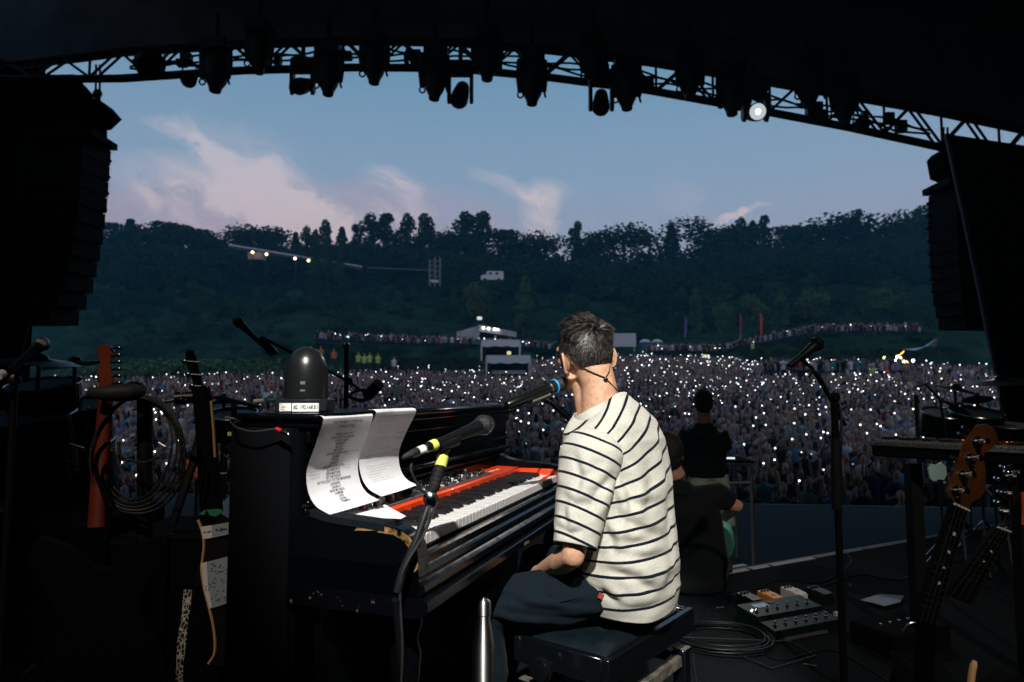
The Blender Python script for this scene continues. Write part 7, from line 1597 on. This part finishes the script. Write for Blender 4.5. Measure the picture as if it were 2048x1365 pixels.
part('body', flat(o_+right, g_-.06, .30), mat('guitar_black', (.010, .010, .011), .3), e, ang=20)
part('binding', MB().tube(bez([P(x, y, g_-.063) for x, y in o_], 40), .0042, 6), CREAM, e)
def note(nm, pts, lab, lines, seed, m):
    q = [P(x, y, g_-.068) for x, y in pts]; o = single(nm, MB().add(q, [tuple(range(len(q)))]), m, lab, 'paper'); rr_ = random.Random(seed); tb = MB(); x0, x1 = min(p[0] for p in pts), max(p[0] for p in pts); y0, y1 = min(p[1] for p in pts), max(p[1] for p in pts)
    for k in range(lines):
        x = lerp(x0+5, x1-3, rr_.random()); y = lerp(y0+12, y1-14, rr_.random()); w = rr_.uniform(2, 4)
        tb.add([P(x, y, g_-.0695), P(x+w, y-1, g_-.0695), P(x+w, y+.6, g_-.0695), P(x+.5, y+1.5, g_-.0695)], [(0, 1, 2, 3)])
    part('writing', tb, INK, o, False)
PAPD = mat('paper_blue_grey', (.30, .38, .43), .8)
note('taped_sheet', [(401, 1054), (424, 1051), (424, 1076), (407, 1079)], 'small white corner of the upper sheet taped on the acoustic guitar', 8, 1, WHT); note('taped_sheet', [(424.5, 1051), (462, 1044), (463, 1068), (424.5, 1076)], 'upper handwritten blue-grey sheet taped on the acoustic guitar side', 22, 2, PAPD)
note('taped_sheet', [(402, 1127), (414, 1124), (416, 1170), (424, 1214), (419, 1219), (408, 1180)], 'narrow white strip edging the lower sheet on the acoustic guitar', 6, 3, WHT); note('taped_sheet', [(414.5, 1124), (462, 1112), (457, 1206), (424.5, 1217), (416.5, 1170)], 'larger lower handwritten blue-grey sheet taped on the acoustic guitar side', 46, 4, PAPD)
single('capo_tape', MB().add([P(394, 1030, g_-.07), P(410, 1020, g_-.07), P(438, 1018, g_-.07), P(448, 1022, g_-.07), P(432, 1034, g_-.07), P(424, 1032, g_-.07), P(408, 1030, g_-.07)], [tuple(range(7))]), GRN, 'strip of green tape across the shoulder of the acoustic guitar', 'tape')
# patterned strap hanging below
WOV = mat('woven_strap', (.02, .02, .02), .8); t = WOV.node_tree; tcn = t.nodes.new('ShaderNodeTexCoord'); mp = t.nodes.new('ShaderNodeMapping'); mp.inputs['Scale'].default_value = (1, .2, 1); t.links.new(tcn.outputs['Object'], mp.inputs[0]); vo = t.nodes.new('ShaderNodeTexVoronoi'); vo.feature = 'DISTANCE_TO_EDGE'; vo.inputs['Scale'].default_value = 95; t.links.new(mp.outputs[0], vo.inputs['Vector']); vo2 = t.nodes.new('ShaderNodeTexVoronoi'); vo2.inputs['Scale'].default_value = 38; t.links.new(mp.outputs[0], vo2.inputs['Vector'])
c1_ = ramp(vo.outputs['Distance'], [(.05, (.65, .62, .55)), (.10, (.015, .014, .016))], t); c2_ = ramp(vo2.outputs['Distance'], [(.13, (1, 1, 1)), (.17, (0, 0, 0))], t); mx = newnode(t, 'ShaderNodeMix', data_type='RGBA'); t.links.new(c2_, mx.inputs[0]); t.links.new(c1_, mx.inputs[6]); mx.inputs[7].default_value = (.85, .35, .06, 1); t.links.new(mx.outputs[2], t.nodes['Principled BSDF'].inputs['Base Color'])
mb = MB(); L_ = bez([P(376, 1180, 1.75), P(372, 1220, 1.73), P(366, 1262, 1.7), P(361, 1310, 1.68), P(358, 1380, 1.66), P(356, 1450, 1.66)], 40); n = len(L_)
for i, p in enumerate(L_): w = .0115+.001*math.sin(i*.4); mb.v += [tuple(p+Vector((-w, .004, 0))), tuple(p+Vector((w, -.004, 0)))]
for i in range(n-1): mb.f.append((2*i, 2*i+1, 2*i+3, 2*i+2)); mb.m.append(0)
single('guitar_strap', mb, WOV, 'woven strap with white scroll pattern and orange flowers hanging at the lower left', 'strap')
# drumsticks in a holder
for i, (a, b) in enumerate((((375, 925), (408, 952)), ((372, 934), (415, 967)), ((380, 945), (410, 965)))):
    single('drumstick', MB().tube([P(*a, 2.6), P(*b, 2.55)], [.010, .009], 10), mat('stick_wood', (.30, .10, .045), .5), f'{ORD[i]} of three reddish drumsticks held under the second guitar neck', 'drumstick', 'drumsticks in the holder')
e = thing('chrome_pole', 'pair of thin chrome stand poles catching light at the bottom left', 'pole', P(264, 1500, 2.0)); part('pole', MB().tube([P(270, 1262, 2.0), P(264, 1500, 2.0)], .007, 10), STL, e); part('foot', MB().tube([P(42, 1354, 1.8), P(72, 1328, 1.85)], .003, 8), STL, e)
# stand leg seen between piano and singer, and a black crate behind the keys
single('stand_pole', MB().tube([P(1030, 1040, 3.0), P(1028, 1160, 3.0), Vector((P(1028, 1160, 3.0).x, 3.0, 0))], .006, 8), STL, 'thin silver pole standing behind the far end of the piano', 'pole')
c = P(1075, 1060, 3.6); single('flight_case', MB().box((c.x, 3.7, .3), (.16, .3, .6), None, .01), BLKM, 'narrow black case standing beyond the piano end', 'case')

for i, (x0, x1, yt, dp_) in enumerate(((-60, 215, 1040, 3.0), (222, 335, 1075, 2.9), (340, 480, 1062, 2.75))):
    a = P(x0, yt, dp_); b = P(x1, yt, dp_); e = thing('flight_case', ['long black flight case at the far left behind the orange-necked guitar', 'black flight case between the two hanging guitars', 'black flight case beside the end of the piano'][i], 'case', Vector(((a.x+b.x)/2, dp_+.25, 0)), 'black cases on the riser')
    part('body', MB().box(((a.x+b.x)/2, dp_+.25, a.z/2), (b.x-a.x, .5, a.z), None, .01), BLKM, e); part('corner_trim', MB().box(((a.x+b.x)/2, dp_-.003, a.z-.02), (b.x-a.x, .008, .02)), BLKP, e); part('catch', MB().box(((a.x+b.x)/2, dp_-.008, a.z*.7), (.05, .01, .06)), STL if 0 else BLKP, e)

# loose leads and tape marks on the riser
LEADS = [([(1500, 1290), (1560, 1320), (1660, 1300), (1740, 1340), (1800, 1380)], 'black lead running from the effects unit towards the lower right'), ([(1470, 1190), (1430, 1200), (1400, 1235), (1385, 1290), (1395, 1380)], 'black lead winding past the back of the bench'),
         ([(1640, 1175), (1720, 1150), (1800, 1160), (1860, 1130), (1960, 1120)], 'black lead crossing the riser behind the pale blue sheet'), ([(1510, 1180), (1560, 1160), (1640, 1165), (1700, 1130), (1690, 1100)], 'black lead looping behind the pedal group to the microphone stand')]
for pts, lab in LEADS: single('cable', MB().tube(bez([PZ(x, y, .004) for x, y in pts], 36), .0035, 7), mat('cable_sheen', (.004, .005, .006), .45, spec=.2), lab, 'cable')
for k, (x, y, a_, lab) in enumerate(((1440, 1215, 20, 'small strip of pale floor tape near the orange pedal'), (1700, 1170, 70, 'small strip of pale floor tape behind the pale blue sheet'), (1620, 1330, -30, 'small strip of pale floor tape in front of the effects unit'))):
    single('tape_mark', MB().box(PZ(x, y, .003), (.05, .012, .001), Matrix.Rotation(R(a_), 3, 'Z')), mat('tape_dim', (.10, .11, .11), .8), lab, 'tape')
# ================================================================== AIR
mb = MB(); mb.box((0, 445, 72), (846, 1020, 160)); hz = struct('haze', mb, mat('haze_air', (1, 1, 1)))
hz['kind'] = 'stuff'; hz['label'] = 'thin blue evening haze filling the whole bowl'; hz['category'] = 'haze'
m = MATS['haze_air']; t = m.node_tree; t.nodes.clear(); pv = t.nodes.new('ShaderNodeVolumePrincipled'); pv.inputs['Color'].default_value = (.11, .42, .62, 1); pv.inputs['Density'].default_value = .0010; pv.inputs['Anisotropy'].default_value = .0
t.links.new(pv.outputs[0], t.nodes.new('ShaderNodeOutputMaterial').inputs['Volume'])
